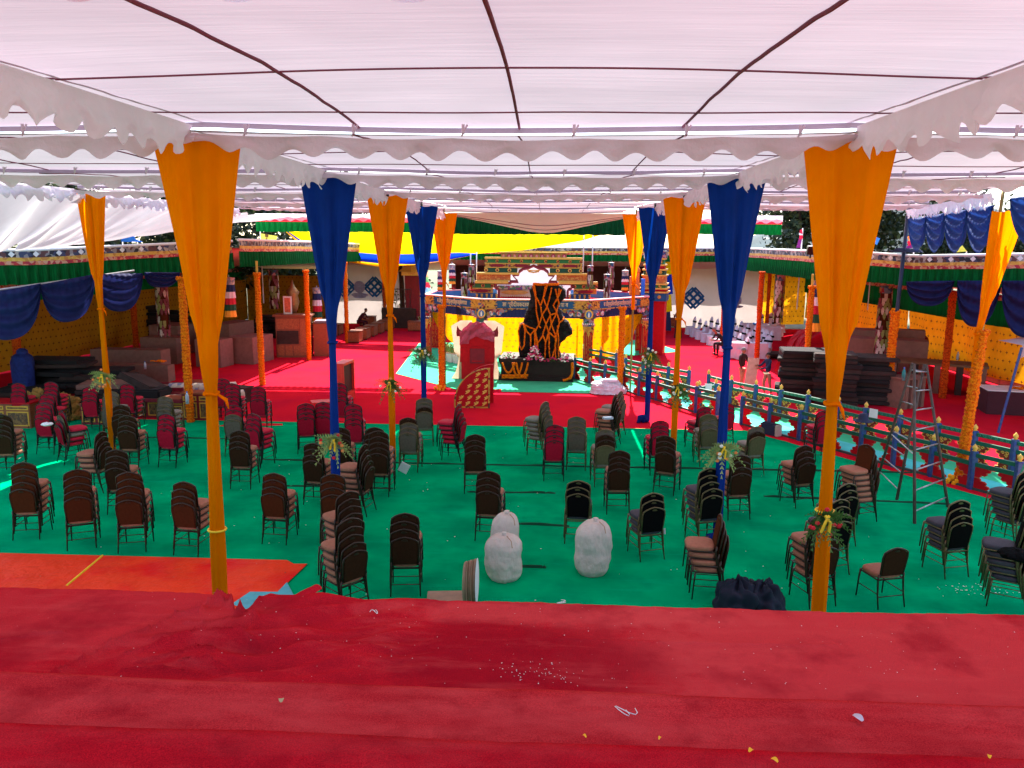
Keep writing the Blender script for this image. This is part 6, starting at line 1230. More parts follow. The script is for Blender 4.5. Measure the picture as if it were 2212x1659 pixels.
# ------------------------------------------------------------------ right side
CARD = mat('brown_board', (.25, .13, .10), .85, .12, 5)
boxat('platform', 1905, 815, 3.0, 1.0, 1.55, -22, CARD, 'large brown board platform between the two right garland posts', 'platform', group='brown platforms on the right'); boxat('platform', 1850, 800, 2.6, 1.2, 1.75, -22, CARD, 'brown platform behind the large one, partly behind the drape', 'platform', group='brown platforms on the right')
boxat('platform', 1935, 800, 1.9, .6, 1.75, -22, CARD, 'upper brown box at the right end of the platforms', 'platform', group='brown platforms on the right')
pile(1850, 868, 11, 1.9, 1.2, .14, -14, 'in the pile right of the nearest right orange drape', .16, 7); pile(1740, 862, 12, 1.9, 1.2, .145, -14, 'in the big pile behind the nearest right orange drape', .13, 6); pile(1800, 872, 11, 1.3, 1.2, .15, -14, 'in the pile hidden by the nearest right orange drape', .12, 8); pile(1690, 775, 2, 1.6, 1, .12, 0, 'lying flat behind the covered chairs, first', .4, 20); pile(1730, 770, 2, 1.6, 1, .12, 0, 'lying flat behind the covered chairs, second', .4, 20)
RCL = strip('scarlet_cloth', (.40, .004, .012), trans=.2)
p0 = G(1668, 810)
def rc(u, v): a = AT(1722+55*u, 714-5*sin(u*3), p0.y+1.6-.5*u); c = AT(1672+34*u, 800+8*sin(u*4), p0.y-.2); q = a.lerp(c, v); q.z += .22*sin(PI*v)+.06*mnoise.noise(Vector((u*5+v*3, v*4, 1)))+.02*n3(u*20); q.y += .15*mnoise.noise(Vector((u*6, v*2+u*3, 5))); q.z = max(.05, q.z); return q
tag(MB().grid(rc, 60, 30).build('scarlet_cloth', RCL, smooth=True), 'long scarlet cloth trailing from the mattress pile to the carpet on the right', 'cloth')
boxat('stand', 1702, 850, .32, .5, 1.2, 15, CARD, 'narrow slanted brown board stand behind the railing', 'stand')
p = G(1925, 880); t = thing('wooden_crate', 'slatted brown wooden stand between the thick garland and the ladder', 'crate', (p.x+.5, p.y+.2, 0), R(32)); 
for k in range(4): MB().bx(-.5+.28*k, -.36+.28*k, -.35, .35, 0, .95).build('slat', BOXC, t)
MB().bx(-.55, .62, -.38, .38, .95, 1.0).build('top', BOXC, t)
p = G(2060, 858); t = thing('long_table', 'long brown wooden table with plank legs by the golden curtain', 'table', (p.x-.4, p.y+1.3, 0), R(-26)); MB().bx(-1.9, 1.9, -.6, .6, 1.0, 1.08).build('top', mat('plank_brown', (.16, .085, .04), .7, .2, 4, stretch=(1, 10, 1)), t, bev=.01)
for k in range(6): MB().bx(-1.85+.7*k, -1.65+.7*k, -.58, .5, 0, 1.0).build('plank_leg', BOXC if k % 2 else WOODD, t)
bottle(1963+105, 778, 1.1, 'water bottle on the long plank table at right', 1.2)
for i, (u, v, w_, c, lb) in enumerate([(1893, 836, .55, (.45, .5, .62), 'pale blue plastic bag by the thick garland post'), (1930, 828, .45, (.5, .01, .05), 'crumpled crimson cloth behind the ladder'), (1870, 838, .28, (.02, .4, .12), 'green plastic bag at the foot of the mattress pile'), (1925, 845, .3, (.5, .5, .6), 'small pale bag beside the crimson cloth')]):
    p = G(u, v); heap('plastic_bag' if i != 1 else 'crimson_cloth', strip('bag_%d' % i, c), p.x, p.y, w_, w_*.6, w_*.8, lb, 'bag' if i != 1 else 'cloth', seed=i, rough=1.5)
# ------------------------------------------------------------------ chairs
def chair_back_outline(w, h, z0):
    hw = w/2; return [(-hw*.92, z0), (-hw*.97, z0+h*.35), (-hw, z0+h*.66), (-hw*.94, z0+h*.83), (-hw*.72, z0+h*.90), (-hw*.36, z0+h*.965), (0, z0+h), (hw*.36, z0+h*.965), (hw*.72, z0+h*.90), (hw*.94, z0+h*.83), (hw, z0+h*.66), (hw*.97, z0+h*.35), (hw*.92, z0)]
def make_chair(kind, frame):
    t = thing('banquet_chair', '-', 'chair'); F = frame
    lean = .14
    def Yb(z): return -.195-(z-.45)*lean*1.1
    ol = chair_back_outline(.40, .44, .47)
    b = MB(); n = len(ol)
    inn = [(x*.94, .47+(z-.47)*.965+.004) for x, z in ol]
    # hand hole near the top: ring around it
    hz = .865; hole = [(-.045, hz-.008), (-.03, hz+.012), (0, hz+.02), (.03, hz+.012), (.045, hz-.008), (.02, hz-.014), (-.02, hz-.014)]
    b.prism(inn, lambda p, q, tt: (p, Yb(q)-.016+tt+.006*cos(p*7), q), .034); b.build('backrest', FB[kind], t, bev=.006)
    MB().prism(hole, lambda p, q, tt: (p, Yb(q)-.021+tt, q), .044).build('hand_hole', F, t)
    MB().tube([(x, Yb(z), z) for x, z in ol], .0125, 8).build('back_frame', F, t, smooth=True)
    s = MB(); nseg = 20
    def seat(u, v):
        a = u*2*PI; ex = .55; c, s_ = cos(a), sin(a); x = math.copysign(abs(c)**ex, c)*.215*(1.0-.06*s_*-1*.0); y = math.copysign(abs(s_)**ex, s_)*.205
        prof = [(.96, .425), (1.0, .435), (1.0, .468), (.97, .484), (.86, .492), (.45, .497), (0.001, .499)]; k = v*6; i = min(int(k), 5); f = k-i; r = prof[i][0]+(prof[i+1][0]-prof[i][0])*f; z = prof[i][1]+(prof[i+1][1]-prof[i][1])*f
        return (x*r, y*r+.02, z)
    s.grid(seat, 28, 6); s.v += [(cos(k*PI/6)*.2, sin(k*PI/6)*.19+.02, .425) for k in range(12)]; s.f.append(tuple(len(s.v)-12+k for k in range(12))); s.build('seat', FS[kind], t, smooth=True)
    MB().tube([(-.205, -.19, .415), (-.21, .19, .418), (-.17, .215, .418), (.17, .215, .418), (.21, .19, .418), (.205, -.19, .415), (-.205, -.19, .415)], .012, 6).build('seat_frame', F, t, smooth=True)
    for sx in (-1, 1):
        MB().tube([(sx*.2, Yb(.50), .50), (sx*.205, -.19, .42), (sx*.21, -.215, .2), (sx*.215, -.26, 0)], [.0135, .0145, .0125, .010], 8).build('leg', F, t, smooth=True)
        MB().tube([(sx*.205, .19, .43), (sx*.212, .205, .3), (sx*.218, .225, 0)], [.014, .0125, .010], 8).build('leg', F, t, smooth=True)
    MB().tube([(-.21, -.222, .17), (.21, -.222, .17)], .007, 6).tube([(-.212, -.21, .21), (-.214, .21, .21)], .007, 6).tube([(.212, -.21, .21), (.214, .21, .21)], .007, 6).build('stretcher', F, t, smooth=True)
    return t
PROTO = {}
def chair(kind, frame, loc, rz, lb):
    k = (kind, frame.name)
    if k not in PROTO: PROTO[k] = make_chair(kind, frame); o = PROTO[k]; o.location = loc; o.rotation_euler = (0, 0, rz); o['label'] = lb; o['group'] = 'stacked banquet chairs'; return o
    return dup(PROTO[k], loc, rz, lb, 'stacked banquet chairs')
LV = {1: ['single'], 2: ['bottom', 'top'], 3: ['bottom', 'middle', 'top'], 4: ['bottom', 'second lowest', 'third', 'topmost'], 5: ['bottom', 'second lowest', 'middle', 'fourth', 'topmost'], 6: ['bottom', 'second lowest', 'third', 'fourth', 'fifth', 'topmost']}
ADJ = {'brown': 'brown', 'umber': 'dark brown', 'red': 'red', 'grey': 'grey', 'black': 'black', 'olive': 'olive grey'}
def stack(u, v, kinds, rot, desc, n=None, jitter=.012):
    """u, v: midpoint of the rear feet in the photograph; kinds from the bottom up"""
    p = G(u, v); r = R(rot); ks = kinds if isinstance(kinds, list) else [kinds]*n; fwd = Vector((-sin(r), cos(r), 0)); o = p+fwd*.255; rnd = random.Random(int(u*7+v)); N = len(ks)
    for i, k in enumerate(ks):
        fr = {'red': BLACKM, 'black': OLIVEM, 'grey': OLIVEM, 'olive': OLIVEM}.get(k, BRONZE)
        loc = o+fwd*(.034*i)+Vector((rnd.uniform(-jitter, jitter), rnd.uniform(-jitter, jitter), .028+.107*i))
        lb = ('single ' + ADJ[k] + ' chair ' if N == 1 else '%s %s chair, stack ' % (LV[N][i], ADJ[k]))+desc
        chair(k, fr, loc, r+rnd.uniform(-.02, .02), lb)
S = [
 (10, 1030, 'umber', 5, 8, 'cut by the left edge of the photo'), (59, 1169.5, 'brown', 5, 10, 'first from the left in the front row'), (177.6, 1190, 'brown', 5, 24, 'second from the left in the front row'), (287, 1197, 'brown', 5, 14, 'third from the left in the front row'), (400, 1205, 'brown', 4, -6, 'just left of the nearest left orange drape'),
 (257, 1115, 'umber', 4, 6, 'behind the third front row stack at left'), (238, 1061, 'umber', 4, 88, 'turned left, mostly hidden at the outer orange drape foot'), (279, 1018, 'umber', 4, 2, 'right of the outer left drape foot, front'), (266, 988, 'umber', 4, 4, 'right of the outer left drape foot, rear'), (241, 962, 'grey', 5, 0, 'directly behind the outer left orange drape'),
 (198, 937, 'red', 4, 4, 'left of the outer left orange drape'), (278, 928, 'red', 4, 0, 'before the low painted desk right of the outer left drape'), (45, 926, 'red', 4, 4, 'beside the left garland post near the left edge'), (114, 922, 'red', 4, 0, 'farthest back of the three red ones at the far left'), (106, 945, 'red', 3, 0, 'middle of the three red ones at the far left'), (98, 984, 'red', 4, 0, 'far left, front of three, paper on top'),
 (133, 1004, ['red', 'red', 'grey', 'red'], 4, -38, 'turned right with a sunlit pink seat, far left'), (359, 964, 'grey', 4, -2, 'grey one behind the red one left of the near drape'), (361, 1013, 'red', 4, -4, 'alone in the green between outer and nearest left drapes'), (483, 913, 'red', 4, 4, 'touching the right side of the nearest left drape'),
 (504, 938, 'red', 5, 4, 'rear one of three right of the nearest left drape'), (507, 988, ['grey', 'grey', 'red', 'red'], 4, 4, 'mixed grey and red right of the nearest left drape'), (546.5, 1012, 'red', 4, -20, 'with pink seats just right of the nearest left drape'), (519, 1060, 'umber', 4, 0, 'brown one right of the nearest left drape, middle distance'),
 (559, 936, 'red', 4, 4, 'at the red carpet edge under the yellow rod garland'), (663.8, 982.6, 'red', 4, 14, 'left of the near left blue drape'), (699.7, 979, 'red', 4, 0, 'immediately left behind the near left blue drape'), (734, 936, 'red', 5, -4, 'in front of the red case'), (765, 998, 'red', 5, 6, 'right of the near left blue drape'), (737, 1051, 'umber', 4, 2, 'beside the flower spray of the near left blue drape'),
 (678, 1095, 'umber', 4, -8, 'touching the near left blue drape on its left'), (594, 1179.5, 'brown', 4, -4, 'in the front row right of the nearest left drape'), (721.6, 1182.6, 'brown', 4, 6, 'at the foot of the near left blue drape'), (768, 1250, 'umber', 5, 48, 'turned left below the near left blue drape'), (772, 1328, 'umber', 5, 48, 'lowest at the stage edge with pink seats turned left'),
 (803, 1112, 'umber', 5, 78, 'side view facing left with tan seats, left of centre'), (818.5, 1076, 'umber', 5, -2, 'front one of two behind the side facing stack'), (809, 1050, 'umber', 4, 0, 'rear of two at the second left drape foot'), (875.4, 1292, 'umber', 4, 6, 'seen straight from behind at the stage edge'),
 (917, 967, ['grey', 'umber', 'grey', 'grey'], 4, 10, 'at the red carpet near the far left drape'), (883, 1022.6, ['grey', 'grey', 'grey', 'umber'], 4, -2, 'grey one beside the second left orange drape, with a paper'), (1002, 995, 'red', 5, 76, 'side view facing left before the cloud screen'), (1025, 1070, 'umber', 4, 4, 'in the centre of the green carpet'), (1051.4, 1173, 'umber', 4, -6, 'behind the white sacks in the centre'),
 (1185, 988, 'grey', 5, 60, 'turned left behind the centre red one'), (1196, 1042, 'red', 4, 2, 'seen from behind right of the centre'), (1244, 1019, 'grey', 4, -4, 'right of the centre red one'), (1306, 1054.5, ['olive', 'umber', 'umber', 'grey'], 4, 8, 'olive one left of the tall brown stack'), (1345, 945, 'grey', 4, 66, 'farthest right centre one on the red carpet edge'), (1336, 966, 'umber', 5, 72, 'side view with a bottle on its seat'),
 (1336, 1114.5, 'umber', 4, 2, 'behind the tall white sack'), (1246, 1180, 'black', 3, -4, 'three black ones above the tall white sack'), (1409, 1214, 'black', 3, 20, 'three black ones with a white tag, right of the tall sack'), (1424.5, 1029.5, 'red', 4, 8, 'red one left of the second right orange drape'), (1431.4, 1071.7, 'umber', 4, -24, 'turned right before the second right orange drape'),
 (1534, 1182.6, 'black', 5, 20, 'tall black one touching the near right blue drape'), (1520, 976, 'red', 3, 26, 'red one behind the olive one near the railing'), (1529, 1010.7, ['olive', 'grey', 'grey', 'olive'], 4, 6, 'olive one left of the near right blue drape'), (1568, 967, 'red', 3, 14, 'red one behind the near right blue drape'), (1596.5, 1126, 'umber', 4, 10, 'brown one right of the near right blue drape'),
 (1562, 1290, 'brown', 4, 84, 'facing left with a large tan seat beside the dark bundle'), (1631.7, 1031, ['olive', 'umber', 'grey'], 3, 18, 'three olive grey ones near the navy bag'), (1736, 1099, 'umber', 4, 20, 'left of the nearest right orange drape'), (1778, 1000, 'red', 4, 12, 'red one behind the nearest right orange drape'), (1875, 1122, 'brown', 6, 112, 'beside the ladder, tan backrest facing the camera'),
 (1826, 1187, 'black', 3, 24, 'behind, right of the nearest right orange drape'), (1812, 1250, 'black', 4, 24, 'in front, right of the nearest right orange drape'), (1777.6, 1316, 'umber', 5, 18, 'behind the fern spray on the right orange drape'), (1924, 1318, 'umber', 1, 14, 'standing by itself at the right'), (2067.6, 1253, 'black', 4, 16, 'black one second from the right edge'), (2211, 1187, 'black', 5, 30, 'black one cut by the right edge'), (2215, 1318, 'black', 5, 62, 'in the bottom right corner under black cloth'),
]
for (u, v, k, n, rot, d) in S: stack(u, v, k, rot, d, n)
def small(nm, mesh, m, u, v, z, lb, cat, rz=0):
    p = G(u, v, z); o = tag(mesh.build(nm, m, loc=tuple(p), bev=0), lb, cat); o.rotation_euler = (0, 0, rz); return o
def crumple(s, seed=0, flat=.4): return MB().grid(lambda u, v: ((1+.3*mnoise.noise(Vector((cos(u*2*PI)*3+seed, sin(u*2*PI)*3, v*4))))*cos(u*2*PI)*cos((v-.5)*PI)*s, (1+.3*mnoise.noise(Vector((cos(u*2*PI)*3, sin(u*2*PI)*3+seed, v*4+2))))*sin(u*2*PI)*cos((v-.5)*PI)*s, flat*s*sin((v-.5)*PI)*(1+.4*mnoise.noise(Vector((u*6, v*6, seed))))), 28, 14)
small('black_cloth', crumple(.22, 3, .3), FB['black'], 2195, 1198, 1.0, 'black cloth lying on the top seat in the bottom right corner', 'cloth')
p = G(890, 1003, .55); o = tag(MB().box((0, 0, 0), (.2, .01, .24)).build('paper', WPLASTER, loc=(p.x-.15, p.y-.1, .5)), 'white paper stuck on the left side of a grey stack', 'paper'); o.rotation_euler = (.3, .5, 0)
p = AT(1421, 1150, 12.35); o = tag(MB().prism([(0, 0), (.13, -.03), (.12, .08)], lambda a, c, t: (a, t, c), .004).build('tag', WPLASTER, loc=tuple(p)), 'white triangular tag on the back of a black chair', 'tag')
small('bottle_pack', MB().bx(-.12, .12, -.06, .06, 0, .05), mat('clear_plastic', (.6, .68, .75), .15), 1313, 905, .98, 'clear bottle lying on the seat of the side facing stack', 'bottle', .3)
small('white_wrapper', crumple(.12, 5, .3), WPLASTER, 102, 916, 1.1, 'white wrapper on the front red stack at the far left', 'wrapper')
# ------------------------------------------------------------------ white covered chairs and tables on the right
def covered_proto():
    t = thing('covered_chair', '-', 'chair'); 
    def g(u, v):
        a = u*2*PI; z = .46*v; r = 1.16-.16*v+.03*sin(a*10)*(1-v); ex = .6; c, s = cos(a), sin(a); return (math.copysign(abs(c)**ex, c)*.24*r, math.copysign(abs(s)**ex, s)*.24*r, z)
    b = MB().grid(g, 60, 5); b.v += [(x, y, .462) for x, y in ((-.24, -.24), (.24, -.24), (.24, .24), (-.24, .24))]; b.f.append(tuple(len(b.v)-4+k for k in range(4))); b.build('seat_cover', CWHITE, t, smooth=True)
    ol = [(-.2, .4), (-.21, .75), (-.17, .92), (-.07, 1.0), (0, 1.06), (.07, 1.0), (.17, .92), (.21, .75), (.2, .4)]; MB().prism(ol, lambda p, q, tt: (p, -.24-(q-.4)*.12+tt, q), .07).build('back_cover', CWHITE, t, bev=.02)
    b = MB().bx(-.215, .215, -.31, -.20, .70, .80); b.build('black_sash', FB['black'], t, bev=.01); MB().ball((0, -.33, .75), .05, 8).build('sash_knot', FB['black'], t); return t
CP = []
def covered(x, y, rz, lb):
    if not CP: CP.append(covered_proto()); o = CP[0]; o.location = (x, y, 0); o.rotation_euler = (0, 0, rz); o['label'] = lb; o['group'] = 'white covered chairs'; return
    dup(CP[0], (x, y, 0), rz, lb, 'white covered chairs')
a = G(1492, 733); c = G(1645, 800); nn = ['farthest', 'second', 'third', 'fourth', 'fifth', 'sixth', 'seventh', 'eighth', 'ninth', 'nearest']
A0 = G(1490, 722); A1 = G(1600, 775)
for k in range(9): q = A0.lerp(A1, k/8); covered(q.x, q.y, R(96), '%s white covered chair in the front row on the right' % nn[k if k < 8 else 9])
for k in range(8): q = A0.lerp(A1, k/8); covered(q.x+1.0, q.y+.1, R(96), '%s white covered chair in the second row on the right' % nn[k if k < 7 else 9])
for k in range(7): q = A0.lerp(A1, k/8); covered(q.x+2.0, q.y+.2, R(96), '%s white covered chair in the third row on the right' % nn[k if k < 6 else 9])
for k, (u, v) in enumerate([(1606, 762), (1626, 772), (1640, 764), (1650, 772), (1648, 757)]): p = G(u, v); covered(p.x, p.y, R(100+k*9), 'loose white covered chair %s' % ['beside the near right blue drape', 'in front, touching the boy group', 'between two marigold posts', 'nearest of the loose ones by the marigold post', 'behind the marigold post'][k])
def ctable(u, v, w, d, rz, lb, h=.72):
    p = G(u, v); t = thing('covered_table', lb, 'table', (p.x, p.y+d/2, 0), R(rz), 'tables under white cloths'); b = MB().bx(-w/2, w/2, -d/2, d/2, h-.01, h+.015); 
    P4 = [Vector(q+(0,)) for q in ((-w/2, -d/2), (w/2, -d/2), (w/2, d/2), (-w/2, d/2), (-w/2, -d/2))]; f, L = polyline_fn(P4)
    b.grid(lambda u_, v_: tuple(f(u_*L)*(1+.05*(1-v_)+.025*sin(u_*L*22)*(1-v_))+Vector((0, 0, .03+(h-.03)*v_))), int(L*26), 3); b.build('cloth', CWHITE, t); return t
ctable(1618, 776, 1.7, .7, -6, 'white skirted table right of the near right blue drape'); ctable(1632, 728, 1.5, .8, -4, 'white skirted table far right with a blue bowl'); ctable(1668, 736, 1.0, .7, -10, 'smaller white skirted table far right beside the marigold post')
for k, (u, v) in enumerate([(1640, 712), (1668, 712), (1684, 718), (1680, 726)]): p = G(u, v); covered(p.x, p.y, R(160+k*25), 'white covered chair by the far right skirted tables, %s' % ['left one', 'middle one', 'right one', 'turned away'][k])
p = G(1632, 703, .75); tag(MB().lathe((0, 0, 0), [(.08, 0), (.18, .1), (.12, .16), (.02, .18)], 14).build('blue_bowl', BLUEL, smooth=True, loc=tuple(p)), 'blue covered bowl on the far white skirted table', 'bowl')
# ------------------------------------------------------------------ people
def skin_body(name, joints, edges, m, parent, sub=1):
    me = bpy.data.meshes.new(name); me.from_pydata([j[0] for j in joints], edges, []); o = bpy.data.objects.new(name, me); COL.objects.link(o); sm = o.modifiers.new('skin', 'SKIN'); 
    for v, j in zip(me.skin_vertices[0].data, joints): v.radius = (j[1], j[2] if len(j) > 2 else j[1])
    me.skin_vertices[0].data[0].use_root = True
    sb = o.modifiers.new('sub', 'SUBSURF'); sb.levels = sub; sb.render_levels = sub; sm.use_smooth_shade = True
    bpy.context.view_layer.update(); dg = bpy.context.evaluated_depsgraph_get(); me2 = bpy.data.meshes.new_from_object(o.evaluated_get(dg)); o.modifiers.clear(); o.data = me2; me2.materials.append(m); o.parent = parent
    for f in me2.polygons: f.use_smooth = True
    return o
def head(t, c, yaw=0, cap=None, s=1.0, hood=None):
    """face towards local -Y turned by yaw"""
    M = Matrix.Translation(c) @ Matrix.Rotation(yaw, 4, 'Z') @ Matrix.Scale(s, 4)
    def put(b, nm, m, par=None): b.v = [tuple(M @ Vector(v)) for v in b.v]; return b.build(nm, m, t if par is None else par, smooth=True)
    def sk(u, v):
        a = u*2*PI; z = (v-.5)*2; ph = z*PI/2; r = max(0, cos(ph))**.75; w = .074*(1-.22*max(0, -z)); fwd = sin(a); d = .092 if fwd > 0 else .090*(1-.1*max(0, -z)); return (cos(a)*r*w, fwd*r*d-(.012*max(0, -z) if fwd < 0 else 0), z*.118)
    put(MB().grid(sk, 24, 16), 'head', SKIN)
    put(MB().lathe((0, -.090, -.028), [(.004, 0), (.015, .005), (.012, .02), (.005, .048)], 8), 'nose', SKIN); put(MB().ball((-.078, .005, -.01), .022, 8, 1.5).ball((.078, .005, -.01), .022, 8, 1.5), 'ear', SKIN)
    put(MB().ball((-.03, -.082, .008), .0095, 8).ball((.03, -.082, .008), .0095, 8), 'eye', HAIR); put(MB().tube([(-.024, -.083, -.06), (0, -.088, -.062), (.024, -.083, -.06)], .005, 6), 'mouth', mat('lip', (.2, .07, .05), .5))
    if hood is None:
        def hr(u, v): a = u*2*PI; ph = v*PI/2; lim = -.15 if sin(a) > -.35 else .28; ph = math.asin(max(-1, min(1, lim+(1-lim)*v))); r = cos(ph); return (cos(a)*r*.083, sin(a)*r*.101+.004, sin(ph)*.127+.004)
        put(MB().grid(hr, 24, 8), 'hair' if not cap else 'cap', HAIR if not cap else cap)
def hand(t, c, d, side, s=1.0, m=None):
    """five separate fingers leaving a palm; d: pointing direction, side: thumb direction"""
    c = Vector(c); d = Vector(d).normalized(); sd = Vector(side); sd = (sd-d*sd.dot(d)).normalized(); n = d.cross(sd); b = MB()
    b.tube([c-d*.01, c+d*.03, c+d*.075], [.02*s, .03*s, .026*s], 8)
    for k, L in enumerate((.062, .072, .068, .052)):
        o = c+d*.07+sd*(.024-.016*k); b.tube([o, o+d*L*.45+n*.006, o+d*L*.8+n*.022, o+d*L*.9+n*.038], [.0085*s, .008*s, .0072*s, .006*s], 6)
    o = c+d*.02+sd*.024; b.tube([o, o+sd*.025+d*.022, o+sd*.03+d*.05], [.0105*s, .009*s, .0075*s], 6)
    return b.build('hand', m or SKIN, t, smooth=True)
def standing(nm_label, loc, h, rz, top, legs, shoes, armsL, armsR, pose_lean=0, cap=None, yawh=0, stride=.06):
    t = thing('person', nm_label, 'person', loc, rz); k = h/1.70
    J = [((0, 0, .92*k), .135*k, .10*k), ((0, .01, 1.12*k), .125*k, .095*k), ((0, .01, 1.32*k), .145*k, .10*k), ((0, .0, 1.42*k), .07*k), ((0, -.01, 1.50*k), .048*k),
         ((-.17*k, .0, 1.38*k), .055*k), (tuple(Vector(armsL[0])*k), .042*k), (tuple(Vector(armsL[1])*k), .03*k), ((.17*k, .0, 1.38*k), .055*k), (tuple(Vector(armsR[0])*k), .042*k), (tuple(Vector(armsR[1])*k), .03*k)]
    E = [(0, 1), (1, 2), (2, 3), (3, 4), (3, 5), (5, 6), (6, 7), (3, 8), (8, 9), (9, 10)]; skin_body('sweater', J, E, top, t, 2)
    J = [((0, 0, .95*k), .125*k, .095*k), ((-.09*k, 0, .85*k), .085*k), ((-.10*k, -stride, .48*k), .062*k), ((-.10*k, -stride*.2, .10*k), .048*k), ((.09*k, 0, .85*k), .085*k), ((.10*k, stride*.6, .48*k), .062*k), ((.10*k, stride*1.6, .10*k), .048*k)]
    skin_body('trousers', J, [(0, 1), (1, 2), (2, 3), (0, 4), (4, 5), (5, 6)], legs, t, 2)
    for x, y in ((-.10*k, -stride*.2), (.10*k, stride*1.6)): MB().tube([(x, y+.06, .05), (x, y-.06, .045), (x, y-.14, .03)], [.042*k, .045*k, .03*k], 8).build('shoe', shoes, t, smooth=True)
    MB().cyl((0, 0, 1.44*k), (0, -.01, 1.57*k), .05*k, .046*k, 10).build('neck', SKIN, t, smooth=True); head(t, Vector((0, -.02*k, 1.60*k)), yawh, cap, k*1.0)
    for A in (armsL, armsR): a, c = Vector(A[0])*k, Vector(A[1])*k; hand(t, c, (c-a), (0, 0, 1), k)
    return t
KH = mat('khaki_cloth', (.33, .22, .14), .85); NV = mat('navy_jumper', (.012, .03, .08), .85); BK = mat('black_jumper', (.03, .015, .015), .85); SH = mat('shoe_black', (.015, .012, .012), .4); CAPM = mat('cap_grey', (.15, .13, .13), .8); ROBE = mat('maroon_robe', (.075, .008, .014), .9, .2, 8)
p = G(1601, 842); t = standing('boy in a black jumper with a pale cap and tan trousers standing behind the railing', (p.x, p.y, 0), 1.52, R(35), BK, KH, SH, ((-.25, -.05, 1.12), (-.22, -.16, .90)), ((.25, -.05, 1.12), (.20, -.18, .92)), cap=CAPM, yawh=.2)
p = G(1655, 855); t2 = standing('boy in a navy jumper and khaki trousers holding up a pale board', (p.x, p.y, 0), 1.50, R(-70), NV, KH, SH, ((-.22, -.18, 1.18), (-.10, -.40, 1.20)), ((.22, -.18, 1.15), (.10, -.40, 1.12)), stride=.08)
p2 = p+Vector((-.47, -.05, 0)); o = tag(MB().box((0, 0, 0), (.42, .04, 1.25)).build('pale_board', mat('pale_board', (.6, .36, .27), .6), loc=(p2.x-.1, p2.y, .70), bev=.005), 'pale wooden board held upright by the boy in the navy jumper', 'board'); o.rotation_euler = (0, R(6), R(15))
def monk(loc, rz, lb, h=1.68, pray=True):
    t = thing('person', lb, 'person', loc, rz); k = h/1.7
    def g(u, v): a = u*2*PI; z = v*1.38*k; w = .20-.03*v+.06*(1-v)**2; w = w*(1+.05*sin(a*9+v*3)*(1-v*.6)); return (cos(a)*w*(1.0 if v < .9 else 1-(v-.9)*4.5), sin(a)*w*.72*(1 if v < .9 else 1-(v-.9)*4.5), z)
    MB().grid(g, 48, 20).build('robe', ROBE, t, smooth=True)
    J = [((0, 0, 1.36*k), .12*k, .09*k), ((-.18*k, 0, 1.34*k), .06*k), ((-.22*k, -.12, 1.12*k), .048*k), ((-.06*k, -.26, 1.22*k), .034*k), ((.18*k, 0, 1.34*k), .06*k), ((.22*k, -.12, 1.12*k), .048*k), ((.05*k, -.26, 1.20*k), .034*k)]
    skin_body('shawl', J, [(0, 1), (1, 2), (2, 3), (0, 4), (4, 5), (5, 6)], ROBE, t, 2); MB().cyl((0, 0, 1.4*k), (0, -.01, 1.55*k), .055, .05, 10).build('neck', SKIN, t, smooth=True); head(t, Vector((0, -.02, 1.60*k)), 0, HAIR, k)
    for s in (-1, 1): hand(t, (s*.05*k, -.27, 1.22*k), (-s*.4, -.6, .5), (0, 0, 1))
    MB().tube([(-.07, .04, .04), (-.07, -.13, .03)], [.045, .03], 8).tube([(.07, .04, .04), (.07, -.13, .03)], [.045, .03], 8).build('shoes', SH, t, smooth=True)
    return t
p = G(1464, 730); monk((p.x, p.y, 0), R(-60), 'standing monk in a dark maroon robe between the covered chairs and the pavilion', 1.75)
def seated(loc, rz, lb, robe, lean=.25, legs=None, h=.45, hat=None):
    t = thing('person', lb, 'person', loc, rz)
    J = [((0, 0, h+.08), .16, .13), ((0, -.04-.1*lean, h+.28), .14, .11), ((0, -.06-.45*lean, h+.48), .155, .11), ((0, -.08-.6*lean, h+.58), .07), ((-.18, -.08-.5*lean, h+.52), .058), ((-.23, -.22-.5*lean, h+.30), .045), ((-.08, -.42-.3*lean, h+.26), .033), ((.18, -.08-.5*lean, h+.52), .058), ((.23, -.22-.5*lean, h+.30), .045), ((.08, -.42-.3*lean, h+.26), .033)]
    skin_body('robe', J, [(0, 1), (1, 2), (2, 3), (3, 4), (4, 5), (5, 6), (3, 7), (7, 8), (8, 9)], robe, t, 2)
    J = [((0, .02, h+.06), .15, .12), ((-.12, -.10, h+.06), .095), ((-.17, -.45, h+.08), .075), ((-.15, -.42, .08), .05), ((.12, -.10, h+.06), .095), ((.17, -.45, h+.08), .075), ((.15, -.42, .08), .05)]
    skin_body('lower_robe', J, [(0, 1), (1, 2), (2, 3), (0, 4), (4, 5), (5, 6)], legs or robe, t, 2)
    MB().tube([(-.15, -.38, .05), (-.15, -.54, .03)], [.045, .03], 8).tube([(.15, -.38, .05), (.15, -.54, .03)], [.045, .03], 8).build('shoes', SH, t, smooth=True)
    c = Vector((0, -.12-.75*lean, h+.72)); MB().cyl((0, -.08-.6*lean, h+.56), c, .055, .05, 10).build('neck', SKIN, t, smooth=True); head(t, c+Vector((0, -.01, .04)), 0, hat)
    for s in (-1, 1): hand(t, (s*.07, -.44-.3*lean, h+.26), (-s*.3, -1, 0), (0, 0, 1))
    return t
p = G(790, 712); seated((p.x-.3, p.y-.4, 0), R(70), 'monk in a maroon robe bent over a book, sitting at the far left benches', ROBE, .5)
p = G(1556, 768); seated((p.x+.25, p.y+.35, 0), R(-75), 'person in dark clothes sitting at the near end of the covered chairs', mat('black_robe', (.02, .01, .012), .9), .6, hat=CAPM)
